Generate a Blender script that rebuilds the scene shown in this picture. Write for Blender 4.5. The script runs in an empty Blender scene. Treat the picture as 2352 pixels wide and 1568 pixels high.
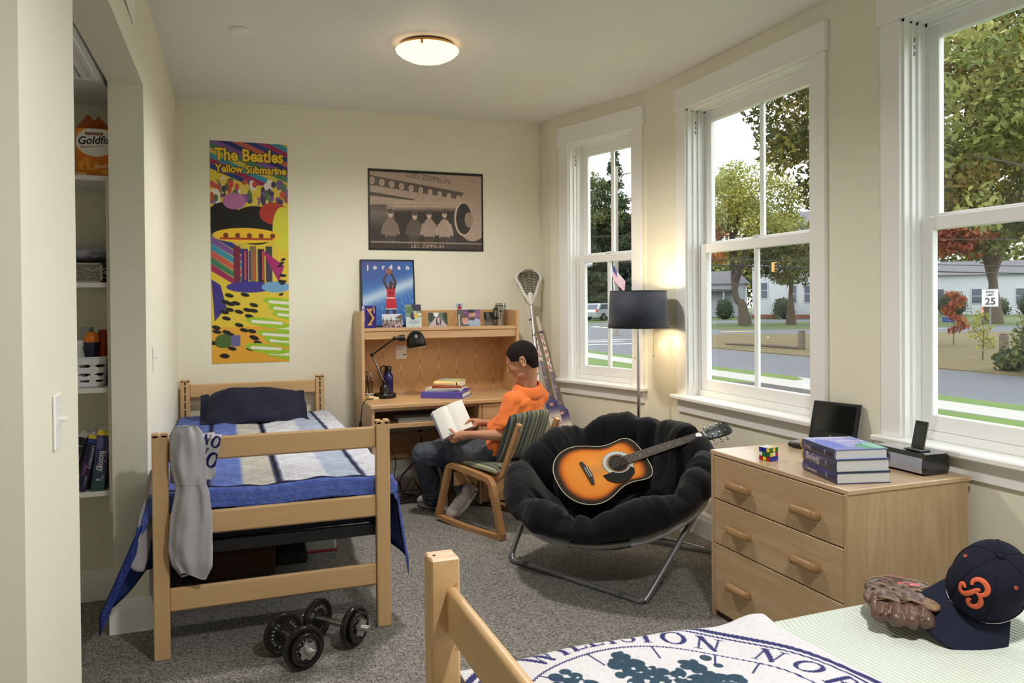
import bpy, math, random
import numpy as np
from mathutils import Vector, Matrix, noise as mnoise
random.seed(7); RNG = np.random.default_rng(7)
SC = bpy.context.scene; COL = SC.collection
PI = math.pi

# ------------------------------------------------------------------ camera, world, exposure
CAMZ = 1.4543
yaw, pitch, roll = .3584, -.0109, -.0076
cr = Vector((math.cos(yaw), -math.sin(yaw), 0)); cf = Vector((math.sin(yaw), math.cos(yaw), 0)); cu = Vector((0, 0, 1))
cf2 = cf*math.cos(pitch)+cu*math.sin(pitch); cu2 = cu*math.cos(pitch)-cf*math.sin(pitch)
cr3 = cr*math.cos(roll)+cu2*math.sin(roll); cu3 = cu2*math.cos(roll)-cr*math.sin(roll)
cam_d = bpy.data.cameras.new('camera'); cam = bpy.data.objects.new('camera', cam_d); COL.objects.link(cam)
cam.matrix_world = Matrix(((cr3.x, cu3.x, -cf2.x, 0), (cr3.y, cu3.y, -cf2.y, 0), (cr3.z, cu3.z, -cf2.z, CAMZ), (0, 0, 0, 1)))
cam_d.sensor_width = 36; cam_d.lens = 1783.691/2352*36
cam_d.shift_y = -(784-711.0263)/2352
cam_d.clip_start = .02; cam_d.clip_end = 600
SC.camera = cam
SC.view_settings.view_transform = 'Standard'; SC.view_settings.look = 'None'
SC.view_settings.gamma = 1; SC.view_settings.use_curve_mapping = False
SC.view_settings.exposure = 0.5
try:
    SC.cycles.use_denoising = True
    SC.cycles.max_bounces = 10; SC.cycles.diffuse_bounces = 5; SC.cycles.transparent_max_bounces = 24
    SC.cycles.sample_clamp_indirect = 6.0
    SC.cycles.caustics_reflective = False; SC.cycles.caustics_refractive = False
except Exception: pass

WORLD_STRENGTH = 2.5
wd = bpy.data.worlds.new('overcast_sky'); SC.world = wd; wd.use_nodes = True
bgn = wd.node_tree.nodes['Background']; bgn.inputs[0].default_value = (.93, .97, 1.0, 1); bgn.inputs[1].default_value = WORLD_STRENGTH

# ------------------------------------------------------------------ helpers
def lin(c):
    return tuple(((x/255)/12.92 if x/255 <= .04045 else ((x/255+.055)/1.055)**2.4) for x in c)
MATS = {}
def newmat(name):
    m = bpy.data.materials.new(name); m.use_nodes = True; MATS[name] = m
    nt = m.node_tree; return m, nt, nt.nodes['Principled BSDF']
def N(nt, t, **kw):
    n = nt.nodes.new(t)
    for k, v in kw.items(): setattr(n, k, v)
    return n
def mat(name, rgb, rough=.5, metal=0, var=.0, scale=40, bump=0, bscale=200, spec=.5, emit=0, sheen=0, coat=0, alpha=1, trans=0):
    if name in MATS: return MATS[name]
    m, nt, p = newmat(name); c = lin(rgb)
    p.inputs['Base Color'].default_value = (*c, 1); p.inputs['Roughness'].default_value = rough; p.inputs['Metallic'].default_value = metal
    p.inputs['Specular IOR Level'].default_value = spec
    if coat: p.inputs['Coat Weight'].default_value = coat; p.inputs['Coat Roughness'].default_value = .08
    if sheen: p.inputs['Sheen Weight'].default_value = sheen
    if trans: p.inputs['Transmission Weight'].default_value = trans
    if emit: p.inputs['Emission Color'].default_value = (*c, 1); p.inputs['Emission Strength'].default_value = emit
    tc = N(nt, 'ShaderNodeTexCoord')
    if var:
        nz = N(nt, 'ShaderNodeTexNoise'); nz.inputs['Scale'].default_value = scale; nz.inputs['Detail'].default_value = 4
        nt.links.new(tc.outputs['Object'], nz.inputs['Vector'])
        mx = N(nt, 'ShaderNodeMix', data_type='RGBA')
        mx.inputs[6].default_value = (*[x*(1-var) for x in c], 1); mx.inputs[7].default_value = (*[min(1, x*(1+var)) for x in c], 1)
        nt.links.new(nz.outputs['Fac'], mx.inputs[0]); nt.links.new(mx.outputs[2], p.inputs['Base Color'])
    if bump:
        nb = N(nt, 'ShaderNodeTexNoise'); nb.inputs['Scale'].default_value = bscale; nb.inputs['Detail'].default_value = 3
        nt.links.new(tc.outputs['Object'], nb.inputs['Vector'])
        b = N(nt, 'ShaderNodeBump'); b.inputs['Strength'].default_value = bump; b.inputs['Distance'].default_value = .002
        nt.links.new(nb.outputs['Fac'], b.inputs['Height']); nt.links.new(b.outputs[0], p.inputs['Normal'])
    return m
def wood(name, c1, c2, axis='x', scale=1.0, rough=.42, contrast=1.0, fine=1.0):
    """grain streaks running along one axis"""
    if name in MATS: return MATS[name]
    m, nt, p = newmat(name)
    tc = N(nt, 'ShaderNodeTexCoord'); mp = N(nt, 'ShaderNodeMapping')
    s = [34*scale]*3; s['xyz'.index(axis)] = 2.2*scale; mp.inputs['Scale'].default_value = s
    nt.links.new(tc.outputs['Object'], mp.inputs['Vector'])
    n1 = N(nt, 'ShaderNodeTexNoise'); n1.inputs['Scale'].default_value = .35; n1.inputs['Detail'].default_value = 3; n1.inputs['Distortion'].default_value = 1.2
    nt.links.new(mp.outputs[0], n1.inputs['Vector'])
    wv = N(nt, 'ShaderNodeMath', operation='MULTIPLY'); wv.inputs[1].default_value = 22
    nt.links.new(n1.outputs['Fac'], wv.inputs[0])
    sn = N(nt, 'ShaderNodeMath', operation='SINE'); nt.links.new(wv.outputs[0], sn.inputs[0])
    n2 = N(nt, 'ShaderNodeTexNoise'); n2.inputs['Scale'].default_value = 7*fine; n2.inputs['Detail'].default_value = 2
    nt.links.new(mp.outputs[0], n2.inputs['Vector'])
    ad = N(nt, 'ShaderNodeMath', operation='MULTIPLY_ADD'); ad.inputs[1].default_value = .22*contrast; ad.inputs[2].default_value = .5
    nt.links.new(sn.outputs[0], ad.inputs[0])
    ad2 = N(nt, 'ShaderNodeMath', operation='MULTIPLY_ADD'); ad2.inputs[1].default_value = .9*contrast
    sb = N(nt, 'ShaderNodeMath', operation='SUBTRACT'); sb.inputs[1].default_value = .5; nt.links.new(n2.outputs['Fac'], sb.inputs[0])
    nt.links.new(sb.outputs[0], ad2.inputs[0]); nt.links.new(ad.outputs[0], ad2.inputs[2])
    mx = N(nt, 'ShaderNodeMix', data_type='RGBA'); mx.inputs[6].default_value = (*lin(c2), 1); mx.inputs[7].default_value = (*lin(c1), 1)
    nt.links.new(ad2.outputs[0], mx.inputs[0]); nt.links.new(mx.outputs[2], p.inputs['Base Color'])
    p.inputs['Roughness'].default_value = rough; p.inputs['Coat Weight'].default_value = .15; p.inputs['Coat Roughness'].default_value = .25
    return m
def attr_mat(name, rough=.5, bump=0, bscale=300, spec=.4, coat=0, sheen=0):
    if name in MATS: return MATS[name]
    m, nt, p = newmat(name)
    a = N(nt, 'ShaderNodeAttribute'); a.attribute_name = 'Col'; nt.links.new(a.outputs['Color'], p.inputs['Base Color'])
    p.inputs['Roughness'].default_value = rough; p.inputs['Specular IOR Level'].default_value = spec
    if coat: p.inputs['Coat Weight'].default_value = coat; p.inputs['Coat Roughness'].default_value = .06
    if sheen: p.inputs['Sheen Weight'].default_value = sheen
    if bump:
        tc = N(nt, 'ShaderNodeTexCoord'); nb = N(nt, 'ShaderNodeTexNoise'); nb.inputs['Scale'].default_value = bscale
        nt.links.new(tc.outputs['Object'], nb.inputs['Vector']); b = N(nt, 'ShaderNodeBump'); b.inputs['Strength'].default_value = bump; b.inputs['Distance'].default_value = .002
        nt.links.new(nb.outputs['Fac'], b.inputs['Height']); nt.links.new(b.outputs[0], p.inputs['Normal'])
    return m

ORG = {}
def tag(o, label=None, cat=None, group=None, kind=None):
    if label: o['label'] = label
    if cat: o['category'] = cat
    if group: o['group'] = group
    if kind: o['kind'] = kind
    return o
def thing(name, loc, label=None, cat=None, group=None, kind=None):
    o = bpy.data.objects.new(name, None); o.empty_display_size = .05; COL.objects.link(o)
    o.location = loc; ORG[o.name] = Vector(loc)
    return tag(o, label, cat, group, kind)
def finish(name, me, mt, parent, smooth, org, angle=40):
    o = bpy.data.objects.new(name, me); COL.objects.link(o)
    if mt is not None:
        for q in (mt if isinstance(mt, (list, tuple)) else [mt]): me.materials.append(q)
    if smooth:
        me.polygons.foreach_set('use_smooth', [True]*len(me.polygons))
        if angle < 180: me.set_sharp_from_angle(angle=math.radians(angle))
    if parent is not None:
        o.parent = parent; o.location = org-ORG[parent.name]
    else: o.location = org
    ORG[o.name] = org
    return o
class MB:
    def __init__(s, M=None): s.v = []; s.f = []; s.M = M; s.mi = []; s.cur = 0
    def add(s, vs, fs):
        n = len(s.v)
        s.v += [tuple(s.M @ Vector(p)) for p in vs] if s.M is not None else [tuple(p) for p in vs]
        s.f += [tuple(i+n for i in f) for f in fs]; s.mi += [s.cur]*len(fs); return s
    def box(s, x0, x1, y0, y1, z0, z1, b=.002):
        if x0 > x1: x0, x1 = x1, x0
        if y0 > y1: y0, y1 = y1, y0
        if z0 > z1: z0, z1 = z1, z0
        b = min(b, (x1-x0)*.45, (y1-y0)*.45, (z1-z0)*.45)
        if b <= 0:
            return s.add([(x, y, z) for z in (z0, z1) for y in (y0, y1) for x in (x0, x1)],
                [(0, 2, 3, 1), (4, 5, 7, 6), (0, 1, 5, 4), (2, 6, 7, 3), (0, 4, 6, 2), (1, 3, 7, 5)])
        X = (x0, x1); Y = (y0, y1); Z = (z0, z1); vs = []; idx = {}
        for i in (0, 1):
            for j in (0, 1):
                for k in (0, 1):
                    dx = b if i == 0 else -b; dy = b if j == 0 else -b; dz = b if k == 0 else -b
                    idx[i, j, k, 'x'] = len(vs); vs.append((X[i], Y[j]+dy, Z[k]+dz))
                    idx[i, j, k, 'y'] = len(vs); vs.append((X[i]+dx, Y[j], Z[k]+dz))
                    idx[i, j, k, 'z'] = len(vs); vs.append((X[i]+dx, Y[j]+dy, Z[k]))
        fs = []
        g = lambda i, j, k, a: idx[i, j, k, a]
        for i in (0, 1):
            q = [g(i, 0, 0, 'x'), g(i, 1, 0, 'x'), g(i, 1, 1, 'x'), g(i, 0, 1, 'x')]; fs.append(q if i else q[::-1])
            q = [g(0, i, 0, 'y'), g(1, i, 0, 'y'), g(1, i, 1, 'y'), g(0, i, 1, 'y')]; fs.append(q[::-1] if i else q)
            q = [g(0, 0, i, 'z'), g(1, 0, i, 'z'), g(1, 1, i, 'z'), g(0, 1, i, 'z')]; fs.append(q if i else q[::-1])
        for a in (0, 1):
            for c in (0, 1):
                q = [g(a, c, 0, 'x'), g(a, c, 1, 'x'), g(a, c, 1, 'y'), g(a, c, 0, 'y')]; fs.append(q if a == c else q[::-1])
                q = [g(a, 0, c, 'x'), g(a, 0, c, 'z'), g(a, 1, c, 'z'), g(a, 1, c, 'x')]; fs.append(q if a == c else q[::-1])
                q = [g(0, a, c, 'y'), g(1, a, c, 'y'), g(1, a, c, 'z'), g(0, a, c, 'z')]; fs.append(q if a == c else q[::-1])
        for i in (0, 1):
            for j in (0, 1):
                for k in (0, 1):
                    q = [g(i, j, k, 'x'), g(i, j, k, 'y'), g(i, j, k, 'z')]; fs.append(q if (i+j+k) % 2 else q[::-1])
        return s.add(vs, fs)
    def cyl(s, p0, p1, r0, r1=None, n=16, caps=True):
        r1 = r0 if r1 is None else r1
        return s.tube([p0, p1], [r0, r1], n, False, caps)
    def tube(s, pts, r, n=10, closed=False, caps=True, flat=None):
        P = [Vector(p) for p in pts]; m = len(P); rr = r if isinstance(r, (list, tuple)) else [r]*m
        tg = []
        for i in range(m):
            a = P[(i-1) % m] if (closed or i > 0) else P[i]; b = P[(i+1) % m] if (closed or i < m-1) else P[i]
            d = b-a; tg.append(d.normalized() if d.length > 1e-9 else Vector((0, 0, 1)))
        up = Vector((0, 0, 1)) if abs(tg[0].z) < .9 else Vector((1, 0, 0))
        if flat is not None: up = Vector(flat)
        x = (up-tg[0]*up.dot(tg[0])).normalized(); vs = []; fs = []
        for i in range(m):
            x = (x-tg[i]*x.dot(tg[i])); x = x.normalized() if x.length > 1e-9 else tg[i].orthogonal().normalized()
            y = tg[i].cross(x)
            ra, rb = rr[i] if isinstance(rr[i], (tuple, list)) else (rr[i], rr[i])
            for k in range(n):
                a = 2*PI*k/n; vs.append(P[i]+x*math.cos(a)*ra+y*math.sin(a)*rb)
        for i in range(m if closed else m-1):
            j = (i+1) % m
            for k in range(n):
                l = (k+1) % n; fs.append((i*n+k, i*n+l, j*n+l, j*n+k))
        if caps and not closed:
            fs.append(tuple(range(n))[::-1]); fs.append(tuple((m-1)*n+k for k in range(n)))
        return s.add(vs, fs)
    def lathe(s, prof, c=(0, 0, 0), n=32, axis=None, cap0=False, cap1=False):
        c = Vector(c); az = Vector(axis).normalized() if axis is not None else Vector((0, 0, 1))
        ax = az.orthogonal().normalized() if axis is not None else Vector((1, 0, 0)); ay = az.cross(ax); vs = []; fs = []
        for r, z in prof:
            for k in range(n):
                a = 2*PI*k/n; vs.append(c+ax*r*math.cos(a)+ay*r*math.sin(a)+az*z)
        m = len(prof)
        for i in range(m-1):
            for k in range(n):
                l = (k+1) % n; fs.append((i*n+k, i*n+l, (i+1)*n+l, (i+1)*n+k))
        if cap0: fs.append(tuple(range(n))[::-1])
        if cap1: fs.append(tuple((m-1)*n+k for k in range(n)))
        return s.add(vs, fs)
    def prism(s, poly, h0, h1, o=(0, 0, 0), a=(1, 0, 0), b=(0, 1, 0), c=None):
        o, a, b = Vector(o), Vector(a), Vector(b); c = a.cross(b) if c is None else Vector(c); n = len(poly)
        vs = [o+a*p+b*q+c*h0 for p, q in poly]+[o+a*p+b*q+c*h1 for p, q in poly]
        fs = [tuple(range(n))[::-1], tuple(range(n, 2*n))]+[(i, (i+1) % n, n+(i+1) % n, n+i) for i in range(n)]
        return s.add(vs, fs)
    def grid(s, fn, nu, nv, cu=False, cv=False):
        mu = nu if cu else nu+1; mv = nv if cv else nv+1
        vs = [fn(i/nu, j/nv) for j in range(mv) for i in range(mu)]; fs = []
        for j in range(nv):
            for i in range(nu):
                i2 = (i+1) % mu; j2 = (j+1) % mv; fs.append((j*mu+i, j*mu+i2, j2*mu+i2, j2*mu+i))
        return s.add(vs, fs)
    def ell(s, c, r, n=16, m=10, R=None):
        c = Vector(c); r = (r, r, r) if not isinstance(r, (tuple, list)) else r; vs = []; fs = []
        for j in range(1, m):
            t = PI*j/m
            for k in range(n):
                a = 2*PI*k/n; p = Vector((r[0]*math.sin(t)*math.cos(a), r[1]*math.sin(t)*math.sin(a), r[2]*math.cos(t)))
                vs.append(c+(R @ p if R is not None else p))
        top = len(vs); p = Vector((0, 0, r[2])); vs.append(c+(R @ p if R is not None else p)); vs.append(c-(R @ p if R is not None else p))
        for j in range(m-2):
            for k in range(n):
                l = (k+1) % n; fs.append((j*n+k, (j+1)*n+k, (j+1)*n+l, j*n+l))
        for k in range(n):
            l = (k+1) % n; fs.append((top, k, l)); fs.append((top+1, (m-2)*n+l, (m-2)*n+k))
        return s.add(vs, fs)
    def capsule(s, p0, p1, r0, r1, n=12):
        p0, p1 = Vector(p0), Vector(p1); d = p1-p0; L = d.length
        if L < 1e-6: return s.ell(p0, r0, n, 8)
        d /= L; P = []; R = []
        for t in (-.985, -.8, -.5): P.append(p0+d*r0*t); R.append(r0*math.sqrt(1-t*t))
        P += [p0, p1]; R += [r0, r1]
        for t in (.5, .8, .985): P.append(p1+d*r1*t); R.append(r1*math.sqrt(1-t*t))
        return s.tube(P, R, n)
    def build(s, name, mt, parent=None, smooth=False, angle=40, org=None):
        V = np.array(s.v)
        if org is None:
            org = ORG[parent.name].copy() if parent is not None else Vector(((V[:, 0].min()+V[:, 0].max())/2, (V[:, 1].min()+V[:, 1].max())/2, V[:, 2].min()))
        else: org = Vector(org)
        me = bpy.data.meshes.new(name); me.from_pydata((V-np.array(org)).tolist(), [], s.f)
        if s.cur or any(s.mi): me.polygons.foreach_set('material_index', s.mi)
        me.validate(); me.update()
        return finish(name, me, mt, parent, smooth, org, angle)
def blob(name, mb, mt, parent, voxel=.006, smooth=6, fac=.5, disp=None, subd=0):
    """one continuous surface grown over overlapping volumes"""
    me = bpy.data.meshes.new('tmp'); me.from_pydata(mb.v, [], mb.f); me.update()
    o = bpy.data.objects.new('tmp', me); COL.objects.link(o)
    r = o.modifiers.new('r', 'REMESH'); r.mode = 'VOXEL'; r.voxel_size = voxel; r.adaptivity = 0
    if smooth: sm = o.modifiers.new('s', 'SMOOTH'); sm.iterations = smooth; sm.factor = fac
    dg = bpy.context.evaluated_depsgraph_get(); m2 = bpy.data.meshes.new_from_object(o.evaluated_get(dg))
    bpy.data.objects.remove(o); bpy.data.meshes.remove(me)
    n = len(m2.vertices); co = np.empty(n*3); m2.vertices.foreach_get('co', co); co = co.reshape(-1, 3)
    if disp:
        no = np.empty(n*3); m2.vertices.foreach_get('normal', no); no = no.reshape(-1, 3)
        d = disp(co, no); co = co+no*d[:, None]
    org = ORG[parent.name].copy() if parent is not None else Vector((co[:, 0].mean(), co[:, 1].mean(), co[:, 2].min()))
    m2.vertices.foreach_set('co', (co-np.array(org)).ravel()); m2.update(); m2.name = name
    m2.materials.clear()
    return finish(name, m2, mt, parent, True, org, 180)
def nz(co, s, off=0.0):
    """smooth noise, vectorised"""
    q = np.asarray(co)*np.asarray(s)+off
    return np.array([mnoise.noise(Vector(p)) for p in q])
def rotz(a, loc=(0, 0, 0)): return Matrix.Translation(loc) @ Matrix.Rotation(a, 4, 'Z')
def frame(o, x, y, z):
    x, y, z = Vector(x), Vector(y), Vector(z)
    return Matrix(((x.x, y.x, z.x, o[0]), (x.y, y.y, z.y, o[1]), (x.z, y.z, z.z, o[2]), (0, 0, 0, 1)))
def bez(pts, n=8, closed=False):
    """Catmull-Rom through points"""
    P = [Vector(p) for p in pts]; m = len(P); out = []
    for i in range(m if closed else m-1):
        p0 = P[(i-1) % m] if (closed or i) else P[0]*2-P[1]; p1 = P[i]; p2 = P[(i+1) % m]; p3 = P[(i+2) % m] if (closed or i < m-2) else P[m-1]*2-P[m-2]
        for k in range(n):
            t = k/n; out.append(.5*((2*p1)+(p2-p0)*t+(2*p0-5*p1+4*p2-p3)*t*t+(3*p1-p0-3*p2+p3)*t*t*t))
    if not closed: out.append(P[-1])
    return out
def copy_tree(o, loc=None, parent=None):
    c = o.copy(); COL.objects.link(c)
    if parent is not None: c.parent = parent
    if loc is not None: c.location = loc
    ORG[c.name] = Vector(c.location)+(ORG[parent.name] if parent is not None else Vector())
    for ch in list(o.children): copy_tree(ch, None, c)
    return c

# flat print: colours laid out on a fine grid of a real sheet
_TT = {}
def text_tris(s, bold=0.0, shear=0.0):
    k = (s, bold, shear)
    if k in _TT: return _TT[k]
    cu_ = bpy.data.curves.new('t', 'FONT'); cu_.body = s; cu_.offset = bold; cu_.shear = shear; cu_.resolution_u = 3; cu_.size = 1
    o = bpy.data.objects.new('t', cu_); COL.objects.link(o); dg = bpy.context.evaluated_depsgraph_get()
    me = bpy.data.meshes.new_from_object(o.evaluated_get(dg)); me.calc_loop_triangles()
    V = np.array([v.co[:2] for v in me.vertices]) if len(me.vertices) else np.zeros((0, 2))
    T = np.array([t.vertices[:] for t in me.loop_triangles]) if len(me.loop_triangles) else np.zeros((0, 3), int)
    bpy.data.objects.remove(o); bpy.data.curves.remove(cu_); bpy.data.meshes.remove(me)
    tri = V[T] if len(T) else np.zeros((0, 3, 2)); _TT[k] = tri; return tri
class Canvas:
    """x to the right, y up, in units where the sheet is W x H"""
    def __init__(s, W, H, nx, ny, bg=(255, 255, 255)):
        s.W, s.H, s.nx, s.ny = W, H, nx, ny; x = np.linspace(0, W, nx+1); y = np.linspace(0, H, ny+1)
        s.X, s.Y = np.meshgrid(x, y); s.px = max(W/nx, H/ny); s.C = np.zeros((ny+1, nx+1, 3)); s.C[:] = bg
    def mix(s, a, rgb): s.C += (np.asarray(rgb, float)-s.C)*np.clip(a, 0, 1)[..., None]; return s
    def sd(s, d, rgb, op=1.0): return s.mix(np.clip(.5-d/s.px, 0, 1)*op, rgb)
    def ell(s, x, y, rx, ry, rgb, rot=0, op=1.0):
        c, q = math.cos(rot), math.sin(rot); u = (s.X-x)*c+(s.Y-y)*q; v = -(s.X-x)*q+(s.Y-y)*c
        d = (np.sqrt((u/rx)**2+(v/ry)**2)-1)*min(rx, ry); return s.sd(d, rgb, op)
    def seg(s, x0, y0, x1, y1, w, rgb, w1=None, op=1.0):
        dx, dy = x1-x0, y1-y0; t = np.clip(((s.X-x0)*dx+(s.Y-y0)*dy)/max(dx*dx+dy*dy, 1e-12), 0, 1)
        d = np.hypot(s.X-x0-t*dx, s.Y-y0-t*dy); ww = w if w1 is None else w+(w1-w)*t; return s.sd(d-ww, rgb, op)
    def line(s, pts, w, rgb):
        for a, b in zip(pts[:-1], pts[1:]): s.seg(*a, *b, w, rgb)
        return s
    def rect(s, x0, y0, x1, y1, rgb, op=1.0):
        d = np.maximum(np.maximum(x0-s.X, s.X-x1), np.maximum(y0-s.Y, s.Y-y1)); return s.sd(d, rgb, op)
    def poly(s, pts, rgb, op=1.0):
        P = np.array(pts, float); ins = np.zeros_like(s.X, bool); dm = np.full_like(s.X, 1e9); m = len(P)
        for i in range(m):
            a, b = P[i], P[(i+1) % m]; dx, dy = b-a
            if abs(dy) > 1e-12:
                c = ((a[1] > s.Y) != (b[1] > s.Y)) & (s.X < dx*(s.Y-a[1])/dy+a[0]); ins ^= c
            t = np.clip(((s.X-a[0])*dx+(s.Y-a[1])*dy)/max(dx*dx+dy*dy, 1e-12), 0, 1)
            dm = np.minimum(dm, np.hypot(s.X-a[0]-t*dx, s.Y-a[1]-t*dy))
        return s.sd(np.where(ins, -dm, dm), rgb, op)
    def text(s, st, x, y, h, rgb, rot=0, bold=0.0, align=0, sx=1.0, shear=0.0, warp=None, op=1.0):
        T = text_tris(st, bold, shear)
        if not len(T): return s
        T = T.copy(); w = T[..., 0].max(); T[..., 0] = (T[..., 0]-w*align)*sx*h/.7; T[..., 1] *= h/.7
        c, q = math.cos(rot), math.sin(rot); R = np.stack([x+T[..., 0]*c-T[..., 1]*q, y+T[..., 0]*q+T[..., 1]*c], -1)
        if warp: R = warp(R)
        A = np.zeros_like(s.X)
        for t in R:
            x0, y0 = t.min(0)-s.px; x1, y1 = t.max(0)+s.px
            i0 = max(0, int(x0/s.W*s.nx)); i1 = min(s.nx, int(x1/s.W*s.nx)+2); j0 = max(0, int(y0/s.H*s.ny)); j1 = min(s.ny, int(y1/s.H*s.ny)+2)
            if i1 <= i0 or j1 <= j0: continue
            X = s.X[j0:j1+1, i0:i1+1]; Y = s.Y[j0:j1+1, i0:i1+1]; a, b, c_ = t
            den = (b[1]-c_[1])*(a[0]-c_[0])+(c_[0]-b[0])*(a[1]-c_[1])
            if abs(den) < 1e-14: continue
            acc = 0
            for ox, oy in ((-.25, -.25), (.25, -.25), (-.25, .25), (.25, .25)):
                XX = X+ox*s.px; YY = Y+oy*s.px
                l0 = ((b[1]-c_[1])*(XX-c_[0])+(c_[0]-b[0])*(YY-c_[1]))/den; l1 = ((c_[1]-a[1])*(XX-c_[0])+(a[0]-c_[0])*(YY-c_[1]))/den
                acc = acc+((l0 >= -1e-6) & (l1 >= -1e-6) & (l0+l1 <= 1+1e-6))*.25
            A[j0:j1+1, i0:i1+1] = np.maximum(A[j0:j1+1, i0:i1+1], 0)+acc
        return s.mix(np.minimum(A, 1)*op, rgb)
    def noise(s, amt, scale=3, seed=1):
        g = np.random.default_rng(seed); k = g.normal(size=(max(2, s.ny//scale+2), max(2, s.nx//scale+2)))
        yi = np.linspace(0, k.shape[0]-1.01, s.ny+1); xi = np.linspace(0, k.shape[1]-1.01, s.nx+1)
        y0 = yi.astype(int); x0 = xi.astype(int); fy = (yi-y0)[:, None]; fx = (xi-x0)[None]
        n = (k[y0][:, x0]*(1-fx)+k[y0][:, x0+1]*fx)*(1-fy)+(k[y0+1][:, x0]*(1-fx)+k[y0+1][:, x0+1]*fx)*fy
        s.C = np.clip(s.C+n[..., None]*amt, 0, 255); return s
    def lincol(s):
        c = np.clip(s.C/255, 0, 1); return np.where(c <= .04045, c/12.92, ((c+.055)/1.055)**2.4)
def sheet(name, cv, fn, mt, parent=None, org=None, flip=False):
    """real sheet carrying the canvas; fn(X, Y) -> (n,3) world points"""
    P = fn(cv.X.ravel(), cv.Y.ravel()); mu = cv.nx+1
    i, j = np.meshgrid(np.arange(cv.nx), np.arange(cv.ny)); a = (j*mu+i).ravel(); F = np.stack([a, a+1, a+1+mu, a+mu], 1)
    if flip: F = F[:, ::-1]
    if org is None: org = ORG[parent.name].copy() if parent is not None else Vector(P.mean(0))
    me = bpy.data.meshes.new(name); me.from_pydata((P-np.array(org)).tolist(), [], F.tolist())
    at = me.color_attributes.new('Col', 'FLOAT_COLOR', 'POINT'); c = np.ones((len(P), 4)); c[:, :3] = cv.lincol().reshape(-1, 3)
    at.data.foreach_set('color', c.ravel()); me.update()
    return finish(name, me, mt, parent, True, Vector(org), 180)
def flat_sheet(name, cv, o, a, b, mt, parent=None, org=None):
    o, a, b = np.array(o), np.array(a), np.array(b)
    return sheet(name, cv, lambda X, Y: o+X[:, None]*a+Y[:, None]*b, mt, parent, org)

# ------------------------------------------------------------------ common materials
def paint(name, rgb, rough=.6, bump=.05):
    return mat(name, rgb, rough, bump=bump, bscale=350, var=.012, scale=3)
M_WALL = paint('wall_paint_cream', (230, 227, 209)); M_CEIL = paint('ceiling_paint', (226, 226, 224)); M_TRIM = mat('trim_white', (238, 238, 236), .38, var=.01)
M_BLACK = mat('black_plastic', (18, 18, 20), .35); M_CHROME = mat('chrome', (205, 206, 208), .16, 1); M_DARKMET = mat('dark_bronze', (52, 50, 48), .32, .9)
M_WHITEP = mat('white_plastic', (235, 235, 232), .35); M_PAPER = mat('paper', (238, 236, 228), .7, var=.03, scale=60)
M_PRINT = attr_mat('printed_sheet', .32, coat=.15); M_PHOTO = attr_mat('photo_print', .22, coat=.3); M_CLOTHP = attr_mat('printed_cloth', .9, bump=.5, bscale=450, spec=.15, sheen=.15)
MAPLE = dict(c1=(213, 178, 132), c2=(196, 156, 106)); OAK = dict(c1=(212, 178, 134), c2=(184, 142, 96)); ASH = dict(c1=(203, 176, 140), c2=(178, 147, 107))
W_MX, W_MY, W_MZ = (wood('maple_'+a, axis=a, contrast=.55, scale=.6, **MAPLE) for a in 'xyz')
W_OX, W_OY, W_OZ = (wood('oak_'+a, axis=a, contrast=.8, **OAK) for a in 'xyz')
W_AY, W_AZ = (wood('ash_'+a, axis=a, contrast=.9, scale=.9, **ASH) for a in 'yz')

def carpet_mat():
    m, nt, p = newmat('loop_pile_carpet'); tc = N(nt, 'ShaderNodeTexCoord')
    mp = N(nt, 'ShaderNodeMapping'); mp.inputs['Scale'].default_value = (1, 1, 1); mp.inputs['Rotation'].default_value = (0, 0, .7); nt.links.new(tc.outputs['Object'], mp.inputs[0])
    v = N(nt, 'ShaderNodeTexVoronoi'); v.inputs['Scale'].default_value = 175; nt.links.new(mp.outputs[0], v.inputs['Vector'])
    cr_ = N(nt, 'ShaderNodeValToRGB'); e = cr_.color_ramp.elements
    e[0].position = 0; e[0].color = (*lin((86, 83, 80)), 1); e[1].position = 1; e[1].color = (*lin((178, 174, 169)), 1)
    for pos, c in ((.16, (114, 110, 106)), (.45, (140, 136, 130)), (.75, (159, 155, 149))):
        q = e.new(pos); q.color = (*lin(c), 1)
    sp = N(nt, 'ShaderNodeSeparateColor'); nt.links.new(v.outputs['Color'], sp.inputs[0]); nt.links.new(sp.outputs[0], cr_.inputs[0])
    nt.links.new(cr_.outputs[0], p.inputs['Base Color']); p.inputs['Roughness'].default_value = .95; p.inputs['Specular IOR Level'].default_value = .1
    b = N(nt, 'ShaderNodeBump'); b.inputs['Strength'].default_value = .9; b.inputs['Distance'].default_value = .004; b.invert = True
    nt.links.new(v.outputs['Distance'], b.inputs['Height']); nt.links.new(b.outputs[0], p.inputs['Normal']); return m
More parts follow.
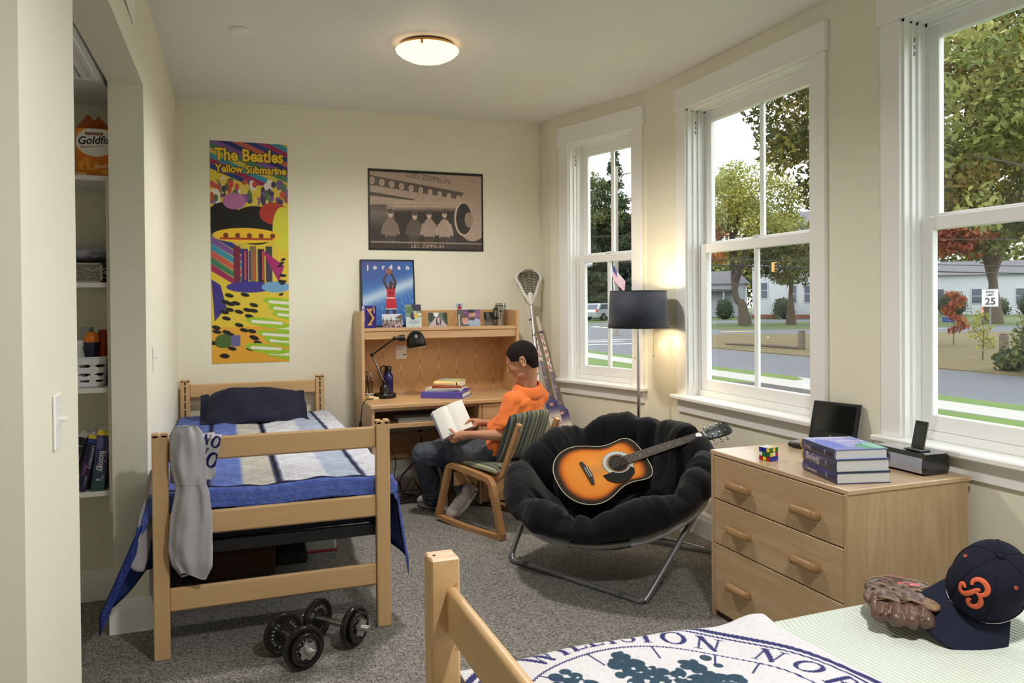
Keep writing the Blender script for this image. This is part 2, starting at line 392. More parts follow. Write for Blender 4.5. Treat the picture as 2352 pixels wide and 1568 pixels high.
def glass_mat():
    m, nt, p = newmat('window_glass'); nt.nodes.remove(p); o = nt.nodes['Material Output']
    t = N(nt, 'ShaderNodeBsdfTransparent'); t.inputs[0].default_value = (.97, .985, .98, 1); g = N(nt, 'ShaderNodeBsdfGlossy'); g.inputs['Roughness'].default_value = .01
    f = N(nt, 'ShaderNodeLayerWeight'); f.inputs[0].default_value = .5; pw = N(nt, 'ShaderNodeMath', operation='POWER'); pw.inputs[1].default_value = 4; nt.links.new(f.outputs['Facing'], pw.inputs[0])
    ml = N(nt, 'ShaderNodeMath', operation='MULTIPLY_ADD'); ml.inputs[1].default_value = .3; ml.inputs[2].default_value = .02; nt.links.new(pw.outputs[0], ml.inputs[0]); x = N(nt, 'ShaderNodeMixShader')
    nt.links.new(ml.outputs[0], x.inputs[0]); nt.links.new(t.outputs[0], x.inputs[1]); nt.links.new(g.outputs[0], x.inputs[2]); nt.links.new(x.outputs[0], o.inputs[0]); return m
M_CARPET = carpet_mat(); M_GLASS = glass_mat()

# ------------------------------------------------------------------ room shell
XB, YB, ZC = 2.764, 5.916, 2.90
XE, Y0 = -1.65, -1.45                       # entry side and the wall behind
def XL(y): return -.286-.0136*(YB-y)
def struct(name, mb, mt, label, **k): return tag(mb.build(name, mt, **k), label, kind='structure')
out_poly = [(XE-.1, Y0-.1), (2.86, Y0-.1), (2.86, 4.74), (2.56, 5.70), (2.56, 6.02), (XE-.1, 6.02)]
struct('floor', MB().prism(out_poly, -.1, 0), M_CARPET, 'grey flecked loop pile carpet', org=(0, 0, -.1))
struct('ceiling', MB().prism(out_poly, ZC, ZC+.12), M_CEIL, 'flat white ceiling', org=(0, 0, ZC))
struct('wall_back', MB().box(XE, 2.60, YB, YB+.14, 0, ZC, 0), M_WALL, 'cream painted back wall with posters')
# left wall: far part, lintel over the closet opening, near pier
wl = MB()
def lw(y0, y1, z0, z1, t=.142): wl.prism([(XL(y0)-t, y0), (XL(y0), y0), (XL(y1), y1), (XL(y1)-t, y1)], z0, z1)
lw(3.82, YB, 0, ZC); lw(2.19, 3.82, 2.43, ZC); lw(1.657, 2.19, 0, ZC)
struct('wall_left', wl, M_WALL, 'cream left wall with closet opening')
struct('wall_entry', MB().box(XE, XL(1.657)-.142, 1.657, 1.76, 0, ZC, 0), M_WALL, 'cream wall end beside the entry')
cw = MB(); cw.box(XE, XE+.1, Y0, YB, 0, ZC, 0); struct('wall_far_left', cw, M_WALL, 'cream wall at the back of the closet')
struct('wall_closet', MB().box(XE+.1, XL(3.9)-.142, 4.29, 4.37, 0, 2.43, 0), M_WALL, 'cream closet end wall behind the shelves')
struct('ceiling_closet', MB().box(XE+.1, XL(2)-.135, 1.76, 4.37, 2.43, 2.49, 0), M_CEIL, 'lowered grey white closet ceiling')
struct('wall_front', MB().box(XE, 2.86, Y0-.12, Y0, 0, ZC, 0), M_WALL, 'cream wall behind the camera')
# right wall with window openings (sill .845, head 2.657)
wr = MB(); ZS, ZH = .845, 2.657
opens = [(-.95, .15), (1.45, 2.553), (3.102, 4.205)]
wr.box(XB, XB+.15, Y0, 4.73, 0, ZS, 0); wr.box(XB, XB+.15, Y0, 4.73, ZH, ZC, 0)
ys = [Y0]+[v for o in opens for v in o]+[4.73]
for i in range(0, len(ys), 2): wr.box(XB, XB+.15, ys[i], ys[i+1], ZS, ZH, 0)
struct('wall_right', wr, M_WALL, 'cream window wall on the right')
PA, PB = Vector((2.475, 5.663, 0)), Vector((2.764, 4.706, 0)); DA = (PB-PA).normalized(); NA = Vector((-DA.y, DA.x, 0))
if NA.x < 0: NA = -NA
MA = frame(PA, DA, NA, (0, 0, 1)); wa = MB(MA); LA = (PB-PA).length
wa.box(-.03, LA+.02, 0, .15, 0, ZS, 0); wa.box(-.03, LA+.02, 0, .15, ZH, ZC, 0); wa.box(-.03, .197, 0, .15, ZS, ZH, 0); wa.box(.868, LA+.02, 0, .15, ZS, ZH, 0)
struct('wall_bay', wa, M_WALL, 'cream angled wall around the narrow window')
struct('wall_corner', MB().prism([(2.4816, 5.93), (2.475, 5.663), (2.62, 5.70), (2.62, 5.93)], 0, ZC), M_WALL, 'short cream return in the back right corner')

def base_run(name, pts, label, left=True):
    """moulded skirting board along a polyline on the floor"""
    prof = [(0, 0), (.018, 0), (.018, .105), (.014, .118), (.012, .135), (.004, .148), (0, .15)]
    mb = MB(); P = [Vector((*p, 0)) for p in pts]; n = len(prof); vs = []; fs = []
    for i, p in enumerate(P):
        d0 = (P[i]-P[i-1]).normalized() if i else None; d1 = (P[i+1]-P[i]).normalized() if i < len(P)-1 else None
        d0 = d0 or d1; d1 = d1 or d0; n0 = Vector((-d0.y, d0.x, 0)); n1 = Vector((-d1.y, d1.x, 0)); m_ = (n0+n1).normalized(); m_ /= max(.3, m_.dot(n0))
        if not left: m_ = -m_
        vs += [p+m_*a+Vector((0, 0, b)) for a, b in prof]
    for i in range(len(P)-1):
        for k in range(n-1):
            q = (i*n+k, i*n+k+1, (i+1)*n+k+1, (i+1)*n+k); fs.append(q)
    fs += [tuple(range(n)), tuple(range((len(P)-1)*n, len(P)*n))]
    mb.add(vs, fs); return struct(name, mb, M_TRIM, label)
base_run('baseboard_left', [(XL(3.9)-.142, 4.0), (XL(3.82)-.142, 3.82), (XL(3.82), 3.82), (XL(YB), YB)], 'white moulded baseboard along the left wall', left=False)
base_run('baseboard_back', [(XL(YB), YB), (2.48, YB)], 'white moulded baseboard under the desk', left=False)
base_run('baseboard_bay', [(2.478, YB), (2.475, 5.663), (2.764, 4.706), (2.764, Y0)], 'white moulded baseboard under the windows', left=False)
base_run('baseboard_closet', [(XE+.1, 4.29), (XL(3.9)-.142, 4.29)], 'white baseboard at the back of the closet', left=False)

def window(n, M, W, label):
    root = thing('window_%d' % n, M @ Vector((W/2, 0, .74)), label, None, None, 'structure')
    a, b = .104, W-.104; B = lambda: MB(M)
    B().box(0, a, -.02, 0, .85, 2.657, .002).build('casing', M_TRIM, root); B().box(b, W, -.02, 0, .85, 2.657, .002).build('casing', M_TRIM, root)
    B().box(-.014, W+.014, -.028, 0, 2.657, 2.80, .003).build('header', M_TRIM, root)
    B().box(-.025, W+.025, -.062, .085, .822, .85, .006).build('sill', M_TRIM, root)
    B().box(.0, W, -.018, 0, .74, .822, .002).build('apron', M_TRIM, root)
    j = B(); j.box(a, a+.012, -.004, .165, .85, 2.657, 0); j.box(b-.012, b, -.004, .165, .85, 2.657, 0); j.box(a, b, -.004, .165, 2.645, 2.657, 0)
    for s0, s1 in ((a+.012, a+.022), (b-.022, b-.012)):
        j.box(s0, s1, .066, .078, .85, 2.645, 0); j.box(s0, s1, .030, .036, .85, 2.645, 0); j.box(s0, s1, .116, .122, .85, 2.645, 0)
    j.box(a+.012, b-.012, .066, .078, 2.633, 2.645, 0); j.box(a+.012, b-.012, .03, .036, 2.637, 2.645, 0); j.box(a+.012, b-.012, .116, .122, 2.63, 2.645, 0)
    j.build('jamb', M_TRIM, root)
    B().box(a, b, .07, .20, .85, .886, .003).build('sub_sill', M_TRIM, root)
    mid = (a+b)/2
    def sash(n0, n1, z0, z1, st, rb, rt):
        p = B(); s0, s1 = a+.012, b-.012
        p.box(s0, s0+st, n0, n1, z0, z1, .004); p.box(s1-st, s1, n0, n1, z0, z1, .004)
        p.box(s0+st, s1-st, n0, n1, z0, z0+rb, .004); p.box(s0+st, s1-st, n0, n1, z1-rt, z1, .004)
        o = p.build('sash', M_TRIM, root); zz0, zz1 = z0+rb, z1-rt; nm = (n0+n1)/2
        q = B(); q.box(mid-.016, mid+.016, n0+.006, n1-.004, zz0, zz1, .005); q.box(mid-.006, mid+.006, n0, n1, zz0, zz1, .002); q.build('muntin', M_TRIM, o)
        for c0, c1 in ((s0+st-.004, mid-.004), (mid+.004, s1-st+.004)): B().box(c0, c1, nm-.002, nm+.002, zz0-.004, zz1+.004, 0).build('pane', M_GLASS, o)
        return o
    lo = sash(.080, .114, .886, 1.803, .066, .07, .058); sash(.122, .156, 1.755, 2.632, .062, .064, .06)
    k = B(); k.box(mid-.032, mid+.032, .086, .112, 1.803, 1.811, .002); k.cyl((mid, .099, 1.811), (mid, .099, 1.823), .012, .01, 12); k.box(mid-.03, mid+.006, .092, .104, 1.815, 1.822, .002)
    k.build('sash_lock', mat('latch_grey', (200, 200, 200), .4), root)
    c = B()
    for dz in (0, .03, .06): c.box(a+.012, a+.0135, .046+.004*(dz > .02), .058, 2.50+dz, 2.518+dz, 0)
    c.build('jamb_clip', mat('clip_grey', (120, 124, 126), .4), root)
    return root
MBW = lambda yfar: frame((XB, yfar, 0), (0, -1, 0), (1, 0, 0), (0, 0, 1))
window(1, frame(PA+DA*.093, DA, NA, (0, 0, 1)), .879, 'narrow white double-hung window behind the floor lamp')
window(2, MBW(4.309), 1.311, 'white double-hung window above the round chair')
window(3, MBW(2.657), 1.311, 'white double-hung window cut by the right picture edge')
window(4, MBW(.254), 1.311, 'unseen white double-hung window added beside the camera for daylight')  # out of view, added to let more daylight into the room

# wall vent, closet return grille, switches
def grille(name, M, w, h, n, label, cat):
    r = thing(name, M @ Vector((w/2, h/2, 0)), label, cat); f = MB(M); t = .022
    for x0, x1, y0, y1 in ((0, w, 0, t), (0, w, h-t, h), (0, t, t, h-t), (w-t, w, t, h-t)): f.box(x0, x1, y0, y1, 0, .008, .002)
    f.build('frame', M_TRIM, r); MB(M).box(t, w-t, t, h-t, -.0, .001, 0).build('backing', mat('duct_dark', (70, 70, 72), .8), r)
    me = None; hh = (h-2*t)/n
    for i in range(n):
        s = MB(M); y = t+hh*i; s.add([(t, y+hh*.05, .001), (w-t, y+hh*.05, .001), (w-t, y+hh*.8, .007), (t, y+hh*.8, .007), (t, y+hh*.15, .0002), (w-t, y+hh*.15, .0002), (w-t, y+hh*.9, .006), (t, y+hh*.9, .006)],
            [(0, 1, 2, 3), (4, 7, 6, 5), (0, 4, 5, 1), (3, 2, 6, 7), (0, 3, 7, 4), (1, 5, 6, 2)]); s.build('louvre', M_TRIM, r)
    return r
grille('air_vent', frame((XL(3.46), 3.46, 2.575), (0, -1, 0), (0, 0, 1), (1, 0, 0)), .62, .16, 7, 'white louvred air vent high on the left wall', 'vent')
grille('return_grille', frame((-.49, 3.80, 2.43), (0, -1, 0), (-1, 0, 0), (0, 0, -1)), .62, .42, 9, 'white louvred grille in the closet ceiling', 'vent')
def switch(name, y, z, label):
    x = XL(y); r = thing(name, (x, y, z-.06), label, 'light switch')
    MB().box(x, x+.006, y-.036, y+.036, z-.06, z+.06, .003).build('plate', M_WHITEP, r)
    t = MB(); t.box(x+.006, x+.008, y-.006, y+.006, z-.013, z+.013, .001); t.box(x+.006, x+.022, y-.004, y+.004, z+.0, z+.009, .002); t.build('toggle', M_WHITEP, r)
    for dz in (-.03, .03): MB().cyl((x+.006, y, z+dz), (x+.0072, y, z+dz), .003, n=10).build('screw', M_WHITEP, r)
switch('light_switch', 1.933, 1.20, 'white light switch on the wall pier nearest the camera'); switch('light_switch', 4.13, 1.19, 'small white switch on the left wall past the closet')

# ceiling light and smoke detector
cl = thing('ceiling_light', (1.10, 4.26, ZC-.11), 'round glowing frosted glass ceiling light', 'ceiling light')
MB().lathe([(.0, 0), (.12, 0), (.155, -.012), (.16, -.03), (.12, -.034), (0, -.034)], (1.10, 4.26, ZC-.0005), 40).build('base', mat('brass_trim', (196, 150, 92), .3, .6), cl, True)
def glow_mat():
    m, nt, p = newmat('lit_frosted_glass'); p.inputs['Base Color'].default_value = (*lin((250, 232, 200)), 1); p.inputs['Roughness'].default_value = .25
    p.inputs['Emission Color'].default_value = (1, .80, .52, 1); p.inputs['Emission Strength'].default_value = 1.0; return m
MB().lathe([(.172, -.030), (.178, -.036), (.174, -.046), (.150, -.066), (.11, -.086), (.06, -.099), (.0, -.103)], (1.10, 4.26, ZC), 48).build('glass_dome', glow_mat(), cl, True)
for i in range(3):
    a = 2.2+i*2*PI/3; MB().box(1.10+.174*math.cos(a)-.006, 1.10+.174*math.cos(a)+.006, 4.26+.174*math.sin(a)-.006, 4.26+.174*math.sin(a)+.006, ZC-.05, ZC-.02, .002).build('clip', MATS['brass_trim'], cl)
sd_ = thing('smoke_detector', (.107, 4.36, ZC-.03), 'flat white disc detector on the ceiling', 'smoke detector')
MB().lathe([(0, 0), (.052, 0), (.055, -.008), (.05, -.018), (0, -.02)], (.107, 4.36, ZC), 32).build('cover', M_WHITEP, sd_, True)
MB().lathe([(.04, -.0185), (.043, -.021), (.046, -.0185)], (.107, 4.36, ZC), 32).build('ring', M_WHITEP, sd_, True)

def lamp(name, loc, power, color, size, typ='POINT', rot=None, spot=None, parent=None):
    l = bpy.data.lights.new(name, typ); l.energy = power; l.color = color
    if typ == 'AREA': l.shape = 'DISK'; l.size = size
    else: l.shadow_soft_size = size
    if spot: l.spot_size = spot; l.spot_blend = .6
    o = bpy.data.objects.new(name, l); COL.objects.link(o); o.location = loc
    if rot: o.rotation_euler = rot
    return o
lamp('ceiling_bulb', (1.10, 4.26, ZC-.13), 100, (1, .95, .89), .10, 'SPOT', (0, 0, 0), math.radians(165))
lamp('ceiling_bulb', (1.10, 4.26, ZC-.032), 3.5, (1, .82, .6), .17)
# unseen copy of the ceiling light, added to brighten the near half of the room
cl2 = copy_tree(cl, (1.10, .7, ZC-.11)); cl2['label'] = 'unseen round ceiling light added above the camera to brighten the room'
lamp('ceiling_bulb', (1.10, .7, ZC-.13), 135, (1, .98, .97), .10, 'SPOT', (0, 0, 0), math.radians(165))  # fill light under the added fixture, out of view
for M_, W_ in ((frame(PA+DA*.093, DA, NA, (0, 0, 1)), .879), (MBW(4.309), 1.311), (MBW(2.657), 1.311), (MBW(.254), 1.311)):
    l = bpy.data.lights.new('daylight_portal', 'AREA'); l.shape = 'RECTANGLE'; l.size = W_-.21; l.size_y = 1.81; l.cycles.is_portal = True
    o = bpy.data.objects.new('daylight_portal', l); COL.objects.link(o); c = M_ @ Vector((W_/2, .19, 1.75)); n_ = (M_.to_3x3() @ Vector((0, -1, 0)))
    o.matrix_world = frame(c, M_.to_3x3() @ Vector((1, 0, 0)), Vector((0, 0, 1)), -n_)

# ------------------------------------------------------------------ the street outside
G = -.32
def ground(name, poly, z, mt, label): return struct(name, MB().prism(poly, z-.05, z), mt, label)
def grass(name, c1, c2, leaf=None):
    m, nt, p = newmat(name); tc = N(nt, 'ShaderNodeTexCoord'); n1 = N(nt, 'ShaderNodeTexNoise'); n1.inputs['Scale'].default_value = .9; n1.inputs['Detail'].default_value = 8
    nt.links.new(tc.outputs['Object'], n1.inputs['Vector']); mx = N(nt, 'ShaderNodeMix', data_type='RGBA'); mx.inputs[6].default_value = (*lin(c1), 1); mx.inputs[7].default_value = (*lin(c2), 1)
    nt.links.new(n1.outputs['Fac'], mx.inputs[0]); src = mx.outputs[2]
    if leaf:
        v = N(nt, 'ShaderNodeTexVoronoi'); v.inputs['Scale'].default_value = 5; nt.links.new(tc.outputs['Object'], v.inputs['Vector'])
        lt = N(nt, 'ShaderNodeMath', operation='LESS_THAN'); lt.inputs[1].default_value = .3; nt.links.new(v.outputs['Distance'], lt.inputs[0])
        m2 = N(nt, 'ShaderNodeMix', data_type='RGBA'); m2.inputs[7].default_value = (*lin(leaf), 1); nt.links.new(lt.outputs[0], m2.inputs[0]); nt.links.new(src, m2.inputs[6]); src = m2.outputs[2]
    nt.links.new(src, p.inputs['Base Color']); p.inputs['Roughness'].default_value = .95; return m
G_NEAR = grass('fresh_grass', (66, 88, 26), (88, 112, 38)); G_DRY = grass('leafy_grass', (76, 70, 32), (104, 90, 50), (118, 88, 54)); G_LAWN = grass('far_lawn', (58, 76, 24), (76, 90, 32))
M_ASPH = mat('asphalt', (88, 88, 94), .9, var=.12, scale=3); M_CONC = mat('concrete', (150, 147, 141), .9, var=.06, scale=4); M_ASPH2 = mat('dark_asphalt', (60, 57, 57), .9, var=.1, scale=3)
ground('lawn', [(3.2, -30), (10.7, -30), (10.7, 60), (-30, 60), (-30, 6.6), (3.2, 6.6)], G, G_NEAR, 'bright green lawn between the house and the sidewalk')
ground('driveway', [(6.0, 10.4), (10.66, 10.4), (10.66, 13.4), (10.15, 14.15), (6.0, 14.2)], G+.012, M_ASPH2, 'dark asphalt driveway')
ground('sidewalk', [(10.7, -30), (11.6, -30), (11.6, 60), (10.7, 60)], G+.015, M_CONC, 'pale concrete sidewalk along the road')
ground('grass_strip', [(11.6, -30), (12.25, -30), (12.25, 10.5), (11.6, 10.6)], G+.01, G_NEAR, 'narrow green strip by the road, near part')
ground('grass_strip', [(11.6, 13.6), (12.0, 13.75), (12.25, 14.3), (12.25, 60), (11.6, 60)], G+.01, G_NEAR, 'narrow green strip by the road, far part')
ground('driveway_apron', [(11.6, 10.6), (12.25, 10.5), (12.25, 14.3), (12.0, 13.75), (11.6, 13.6)], G+.008, M_CONC, 'pale driveway apron at the kerb')
ground('road', [(12.25, -30), (17.1, -30), (17.1, 30), (26, 42), (12.25, 62)], G-.03, M_ASPH, 'grey asphalt road')
ground('verge', [(17.1, -30), (60, -30), (60, 28.5), (37.5, 28.8), (30, 30.6), (25, 33.8), (20, 33.4), (17.1, 30)], G, G_DRY, 'dry leafy verge beyond the road')
ground('cross_road', [(12, 62), (12, 41), (20, 33.4), (25, 33.8), (30, 30.6), (37.5, 28.8), (90, 28.5), (90, 35.2), (42, 35.6), (30, 38.5), (24, 44), (24, 50), (60, 50), (60, 57), (20, 57)], G-.035, M_ASPH, 'grey side road crossing behind the verge')
ground('far_lawn', [(25, 44.5), (30, 38.8), (42, 35.9), (140, 35.5), (140, 140), (-20, 140), (-20, 57.5), (60, 57.5), (60, 49.5), (25, 49.5)], G-.02, G_LAWN, 'mown lawn in front of the white houses')
for i, (x0, x1, y0, y1) in enumerate(((12.6, 16.6, 28.3, 28.7), (12.6, 16.6, 30.2, 30.6), (15.2, 19.5, 31.6, 31.9), (30, 36, 33.0, 33.25), (33, 41, 34.2, 34.4), (26.2, 28.3, 36.3, 36.7))):
    ground('road_marking', [(x0, y0), (x1, y0), (x1, y1), (x0, y1)], G-.02, mat('road_paint', (168, 168, 166), .8) if i < 5 else mat('road_yellow', (206, 170, 70), .8), ['white crossing line nearest the sidewalk', 'white crossing line farther along the road', 'white line by the leafy corner', 'white line on the side road', 'white arrow line on the side road', 'yellow patch on the side road'][i])

def leaf_mat():
    m, nt, p = newmat('foliage'); a = N(nt, 'ShaderNodeAttribute'); a.attribute_name = 'Col'; nt.links.new(a.outputs['Color'], p.inputs['Base Color']); p.inputs['Roughness'].default_value = .7
    t = N(nt, 'ShaderNodeBsdfTranslucent'); nt.links.new(a.outputs['Color'], t.inputs[0]); x = N(nt, 'ShaderNodeMixShader'); x.inputs[0].default_value = .35
    nt.links.new(p.outputs[0], x.inputs[1]); nt.links.new(t.outputs[0], x.inputs[2]); nt.links.new(x.outputs[0], nt.nodes['Material Output'].inputs[0]); return m
M_LEAF = leaf_mat(); M_BARK = mat('bark', (84, 72, 60), .95, var=.25, scale=3)
def foliage(name, clumps, n, size, cols, parent, seed, flat=.7, org=None, leafaspect=.55):
    g = np.random.default_rng(seed); K = np.array(clumps, float); w = K[:, 3]**2*K[:, 4]; w /= w.sum()
    k = g.choice(len(K), n, p=w); d = g.normal(size=(n, 3)); d /= np.linalg.norm(d, axis=1)[:, None]; d *= (g.random(n)**.38)[:, None]
    c = K[k, :3]+d*np.stack([K[k, 3], K[k, 3], K[k, 4]], 1)
    a = g.normal(size=(n, 3)); a /= np.linalg.norm(a, axis=1)[:, None]; b = np.cross(a, g.normal(size=(n, 3))); b /= np.linalg.norm(b, axis=1)[:, None]; b[:, 2] *= flat
    s = size*(.6+.8*g.random(n))[:, None]; V = np.stack([c-a*s, c+b*s*leafaspect, c+a*s, c-b*s*leafaspect], 1).reshape(-1, 3)
    F = np.arange(4*n).reshape(n, 4); cols = np.array([lin(q) for q in cols]); ci = (g.integers(0, len(cols), len(K))[k]+(g.random(n) < .3)*g.integers(0, len(cols), n)) % len(cols)
    col = cols[ci]*(.42+.36*g.random(n))[:, None]; C4 = np.ones((4*n, 4)); C4[:, :3] = np.repeat(col, 4, 0)
    org = ORG[parent.name].copy() if parent is not None else Vector(org)
    me = bpy.data.meshes.new(name); me.from_pydata((V-np.array(org)).tolist(), [], F.tolist()); at = me.color_attributes.new('Col', 'FLOAT_COLOR', 'POINT'); at.data.foreach_set('color', C4.ravel()); me.update()
    return finish(name, me, M_LEAF, parent, False, org)
def crown(cx, cy, z0, z1, rx, n, seed, cr_=1.0, cone=False):
    g = np.random.default_rng(seed); out = []
    for i in range(n):
        while True:
            p = g.uniform(-1, 1, 3)
            if p @ p < 1: break
        if p @ p < .25: p *= 1.5
        z = z0+(z1-z0)*(p[2]+1)/2; r = rx*(1-.0*p[2])
        if cone:
            t = g.random()**1.4; z = z0+(z1-z0)*t; a = g.random()*2*PI; rr = rx*(1-t)*(.35+.65*g.random()); out.append((cx+math.cos(a)*rr, cy+math.sin(a)*rr, z, cr_*(1.1-t*.8), cr_*.28)); continue
        out.append((cx+p[0]*r, cy+p[1]*r, z, cr_*(.7+.6*g.random()), cr_*(.5+.4*g.random())))
    return out
def tree(name, label, x, y, trunk_r, h, clumps, n, size, cols, seed, branches=6, zb=3.0, zt=None, group='trees across the street', lean=(0, 0)):
    r = thing(name, (x, y, G), label, 'tree', group); g = random.Random(seed); zt = zt or h*.75
    tr = MB(); tr.tube(bez([(x, y, G), (x+lean[0]*.3, y+lean[1]*.3, zb*.5), (x+lean[0], y+lean[1], zb), (x+lean[0]*1.6+g.uniform(-.3, .3), y+lean[1]*1.6+g.uniform(-.3, .3), zt)], 5), [trunk_r*(1.25-.062*i) if i < 3 else trunk_r*(1.1-.062*i) for i in range(16)], 9)
    o = tr.build('trunk', M_BARK, r, True); K = sorted(clumps, key=lambda c: -c[3])
    for i in range(branches):
        c = K[i*max(1, len(K)//max(1, branches)) % len(K)]; z = zb*.9+(zt-zb)*i/max(1, branches)
        b = MB(); b.tube(bez([(x+lean[0], y+lean[1], z), (x+(c[0]-x)*.45, y+(c[1]-y)*.45, z+(c[2]-z)*.62), (c[0], c[1], c[2])], 4), [trunk_r*.5*(1-.1*q) for q in range(9)], 6); b.build('branch', M_BARK, r, True)
    foliage('foliage', clumps, n, size, cols, r, seed); return r
OLIVE = [(128, 118, 40), (150, 138, 48), (104, 108, 40), (84, 92, 40), (140, 120, 56)]; YEL = [(196, 190, 84), (174, 178, 84), (206, 196, 96), (150, 160, 76)]
DARK = [(72, 92, 62), (86, 104, 66), (60, 78, 54), (96, 108, 66)]; MIXG = [(104, 118, 54), (86, 100, 46), (124, 130, 60), (140, 132, 64)]; RED = [(190, 96, 62), (170, 78, 60), (204, 122, 72)]; ORG_ = [(214, 128, 58), (200, 108, 50), (190, 140, 60)]
tree('oak_tree', 'large olive brown tree crown filling the tops of the two right windows', 24.2, 22.0, .42, 15, crown(23.3, 22.0, 3.7, 16.5, 6.1, 190, 3, 1.1), 40000, .13, OLIVE, 3, 9, 4.0, 12, lean=(.3, -.2))
tree('birch_tree', 'loose pale green tree close behind the right window', 18.6, 11.2, .12, 9, crown(17.6, 13.9, 3.4, 8.2, 1.5, 26, 5, .75)+crown(18.9, 11.2, 3.0, 9.5, 2.0, 30, 6, .7), 8000, .11, [(168, 170, 92), (150, 160, 80), (186, 184, 104), (124, 134, 64)], 5, 5, 2.6, 7)
tree('ash_tree', 'yellow green tree with twin dark trunks in the middle window', 33.6, 44.2, .38, 12, crown(34.0, 45.4, 3.6, 11.2, 4.6, 120, 9, 1.0), 22000, .115, YEL, 9, 9, 2.2, 9, lean=(-.5, .5))
tree('ash_tree', 'olive green low crown beside the white house', 37.8, 44.6, .3, 8, crown(37.6, 43.6, 2.6, 6.6, 3.2, 70, 10, .9), 13000, .11, MIXG, 10, 5, 2.0, 5.5)
tree('maple_tree', 'orange leaved low branch left of the middle window tree', 29.9, 43.5, .1, 5, crown(29.7, 43.2, 3.6, 6.4, 1.2, 16, 12, .55), 1800, .13, ORG_, 12, 4, 2.6, 5)
tree('maple_tree', 'broad maple with forked trunk and red patches in the right window', 50.1, 38.7, .55, 12, crown(50.3, 39.0, 4.4, 13.5, 6.2, 110, 14, 1.6), 14000, .26, OLIVE+MIXG, 14, 9, 2.8, 9)
foliage('red_foliage', crown(46.2, 38.9, 4.0, 7.2, 1.9, 22, 15, .8), 2600, .2, RED, bpy.data.objects['maple_tree.001'], 15)
tree('fir_tree', 'tall dark conifer in the narrow window', 36.4, 68.2, .35, 15.5, crown(36.4, 68.2, 1.5, 16.4, 4.2, 260, 17, 1.1, True), 26000, .17, DARK, 17, 4, 3, 14)
tree('pine_tree', 'rounded green tree left of the tall conifer', 32.0, 69.5, .4, 13, crown(33.2, 69.5, 3.0, 14.2, 3.6, 130, 18, 1.2), 22000, .16, DARK+MIXG, 18, 6, 2.5, 10)
tree('pine_tree', 'dense green trees behind the garage', 35.2, 75.0, .4, 9, crown(36.5, 75.0, 1.6, 10.0, 6.0, 120, 19, 1.3), 18000, .18, MIXG+DARK, 19, 4, 2, 7)
tree('maple_tree', 'orange and gold young maple behind the utility pole', 28.6, 49.0, .10, 6, crown(28.8, 48.8, 3.9, 6.0, 1.0, 16, 20, .5), 2000, .13, ORG_+[(186, 160, 70)], 20, 4, 2.6, 5)
for i, (x, y, h, rx, lab) in enumerate(((41, 76, 10, 5, 'distant green tree behind the porch house'), (60, 84, 9, 6, 'distant green tree behind the tall white house'), (88, 66, 12, 8, 'distant green tree far right'), (24, 86, 10, 6, 'distant green tree far left'), (74, 76, 10, 7, 'distant green tree between the white houses'))):
    tree('distant_tree', lab, x, y, .4, h, crown(x, y, 1.0, h, rx, 60, 30+i, 1.9), 4500, .38, MIXG+YEL, 30+i, 3, 2, h*.7)

M_CLAP = mat('white_clapboard', (172, 174, 178), .8); M_ROOF = mat('grey_shingle', (88, 86, 90), .9, var=.1, scale=2); M_PANE = mat('dark_pane', (62, 70, 84), .2); M_BRICK = mat('brick_base', (120, 74, 62), .9)
def house(name, label, A, B, depth, h, wins, roof=1.8, zbase=.0, gable=False):
    A = Vector((*A, G)); B = Vector((*B, G)); d = (B-A); L = d.length; d /= L; n = Vector((-d.y, d.x, 0))
    if n.dot(A) < 0: n = -n
    M = frame(A, d, n, (0, 0, 1)); r = thing(name, A, label, 'house', 'houses across the street'); MB(M).box(0, L, 0, depth, 0, h, 0).build('wall', M_CLAP, r)
    if zbase: MB(M).box(-.03, L+.03, -.04, depth, 0, zbase, 0).build('foundation', M_BRICK, r)
    ro = MB(M)
    if gable: ro.add([(-.3, -.3, h), (L+.3, -.3, h), (L/2, -.3, h+roof), (-.3, depth, h), (L+.3, depth, h), (L/2, depth, h+roof)], [(0, 1, 2), (5, 4, 3), (0, 2, 5, 3), (1, 4, 5, 2), (0, 3, 4, 1)])
    else: ro.add([(-.4, -.4, h), (L+.4, -.4, h), (L+.4, depth+.4, h), (-.4, depth+.4, h), (.8, depth/2, h+roof), (L-.8, depth/2, h+roof)], [(0, 1, 5, 4), (1, 2, 5), (2, 3, 4, 5), (3, 0, 4), (0, 3, 2, 1)])
    ro.build('roof', M_ROOF if not gable else [M_CLAP], r)
    for (s, z, w, hh) in wins:
        q = MB(M); q.box(s-.07, s+w+.07, -.06, .02, z-.07, z+hh+.07, 0); f = q.build('window', M_CLAP, r)
        p = MB(M); p.box(s, s+w, -.075, -.05, z, z+hh/2-.03, 0); p.box(s, s+w, -.075, -.05, z+hh/2+.03, z+hh, 0); p.build('pane', M_PANE, f)
    return r
house('white_house', 'tall white clapboard house in the middle window', (46.6, 60.2), (56.0, 49.5), 9, 8.4, [(.8, 1.9, .55, 1.4), (3.3, 1.5, .6, 1.5), (4.6, 1.5, .55, 1.5), (7.1, 1.7, .75, 1.7), (9.2, 1.7, .75, 1.7), (7.1, 4.3, .7, 1.2), (9.2, 4.3, .7, 1.2), (4.6, 4.3, .55, 1.2), (1.2, 4.3, .6, 1.2), (11.4, 1.7, .75, 1.7), (11.4, 4.3, .7, 1.2)], zbase=.35)
hp = house('porch_house', 'low white house with a porch behind the forked tree', (44.2, 71.0), (50.0, 66.0), 6, 3.4, [(1.6, 1.0, .8, 1.5), (3.4, 1.0, .8, 1.5)], roof=1.4)
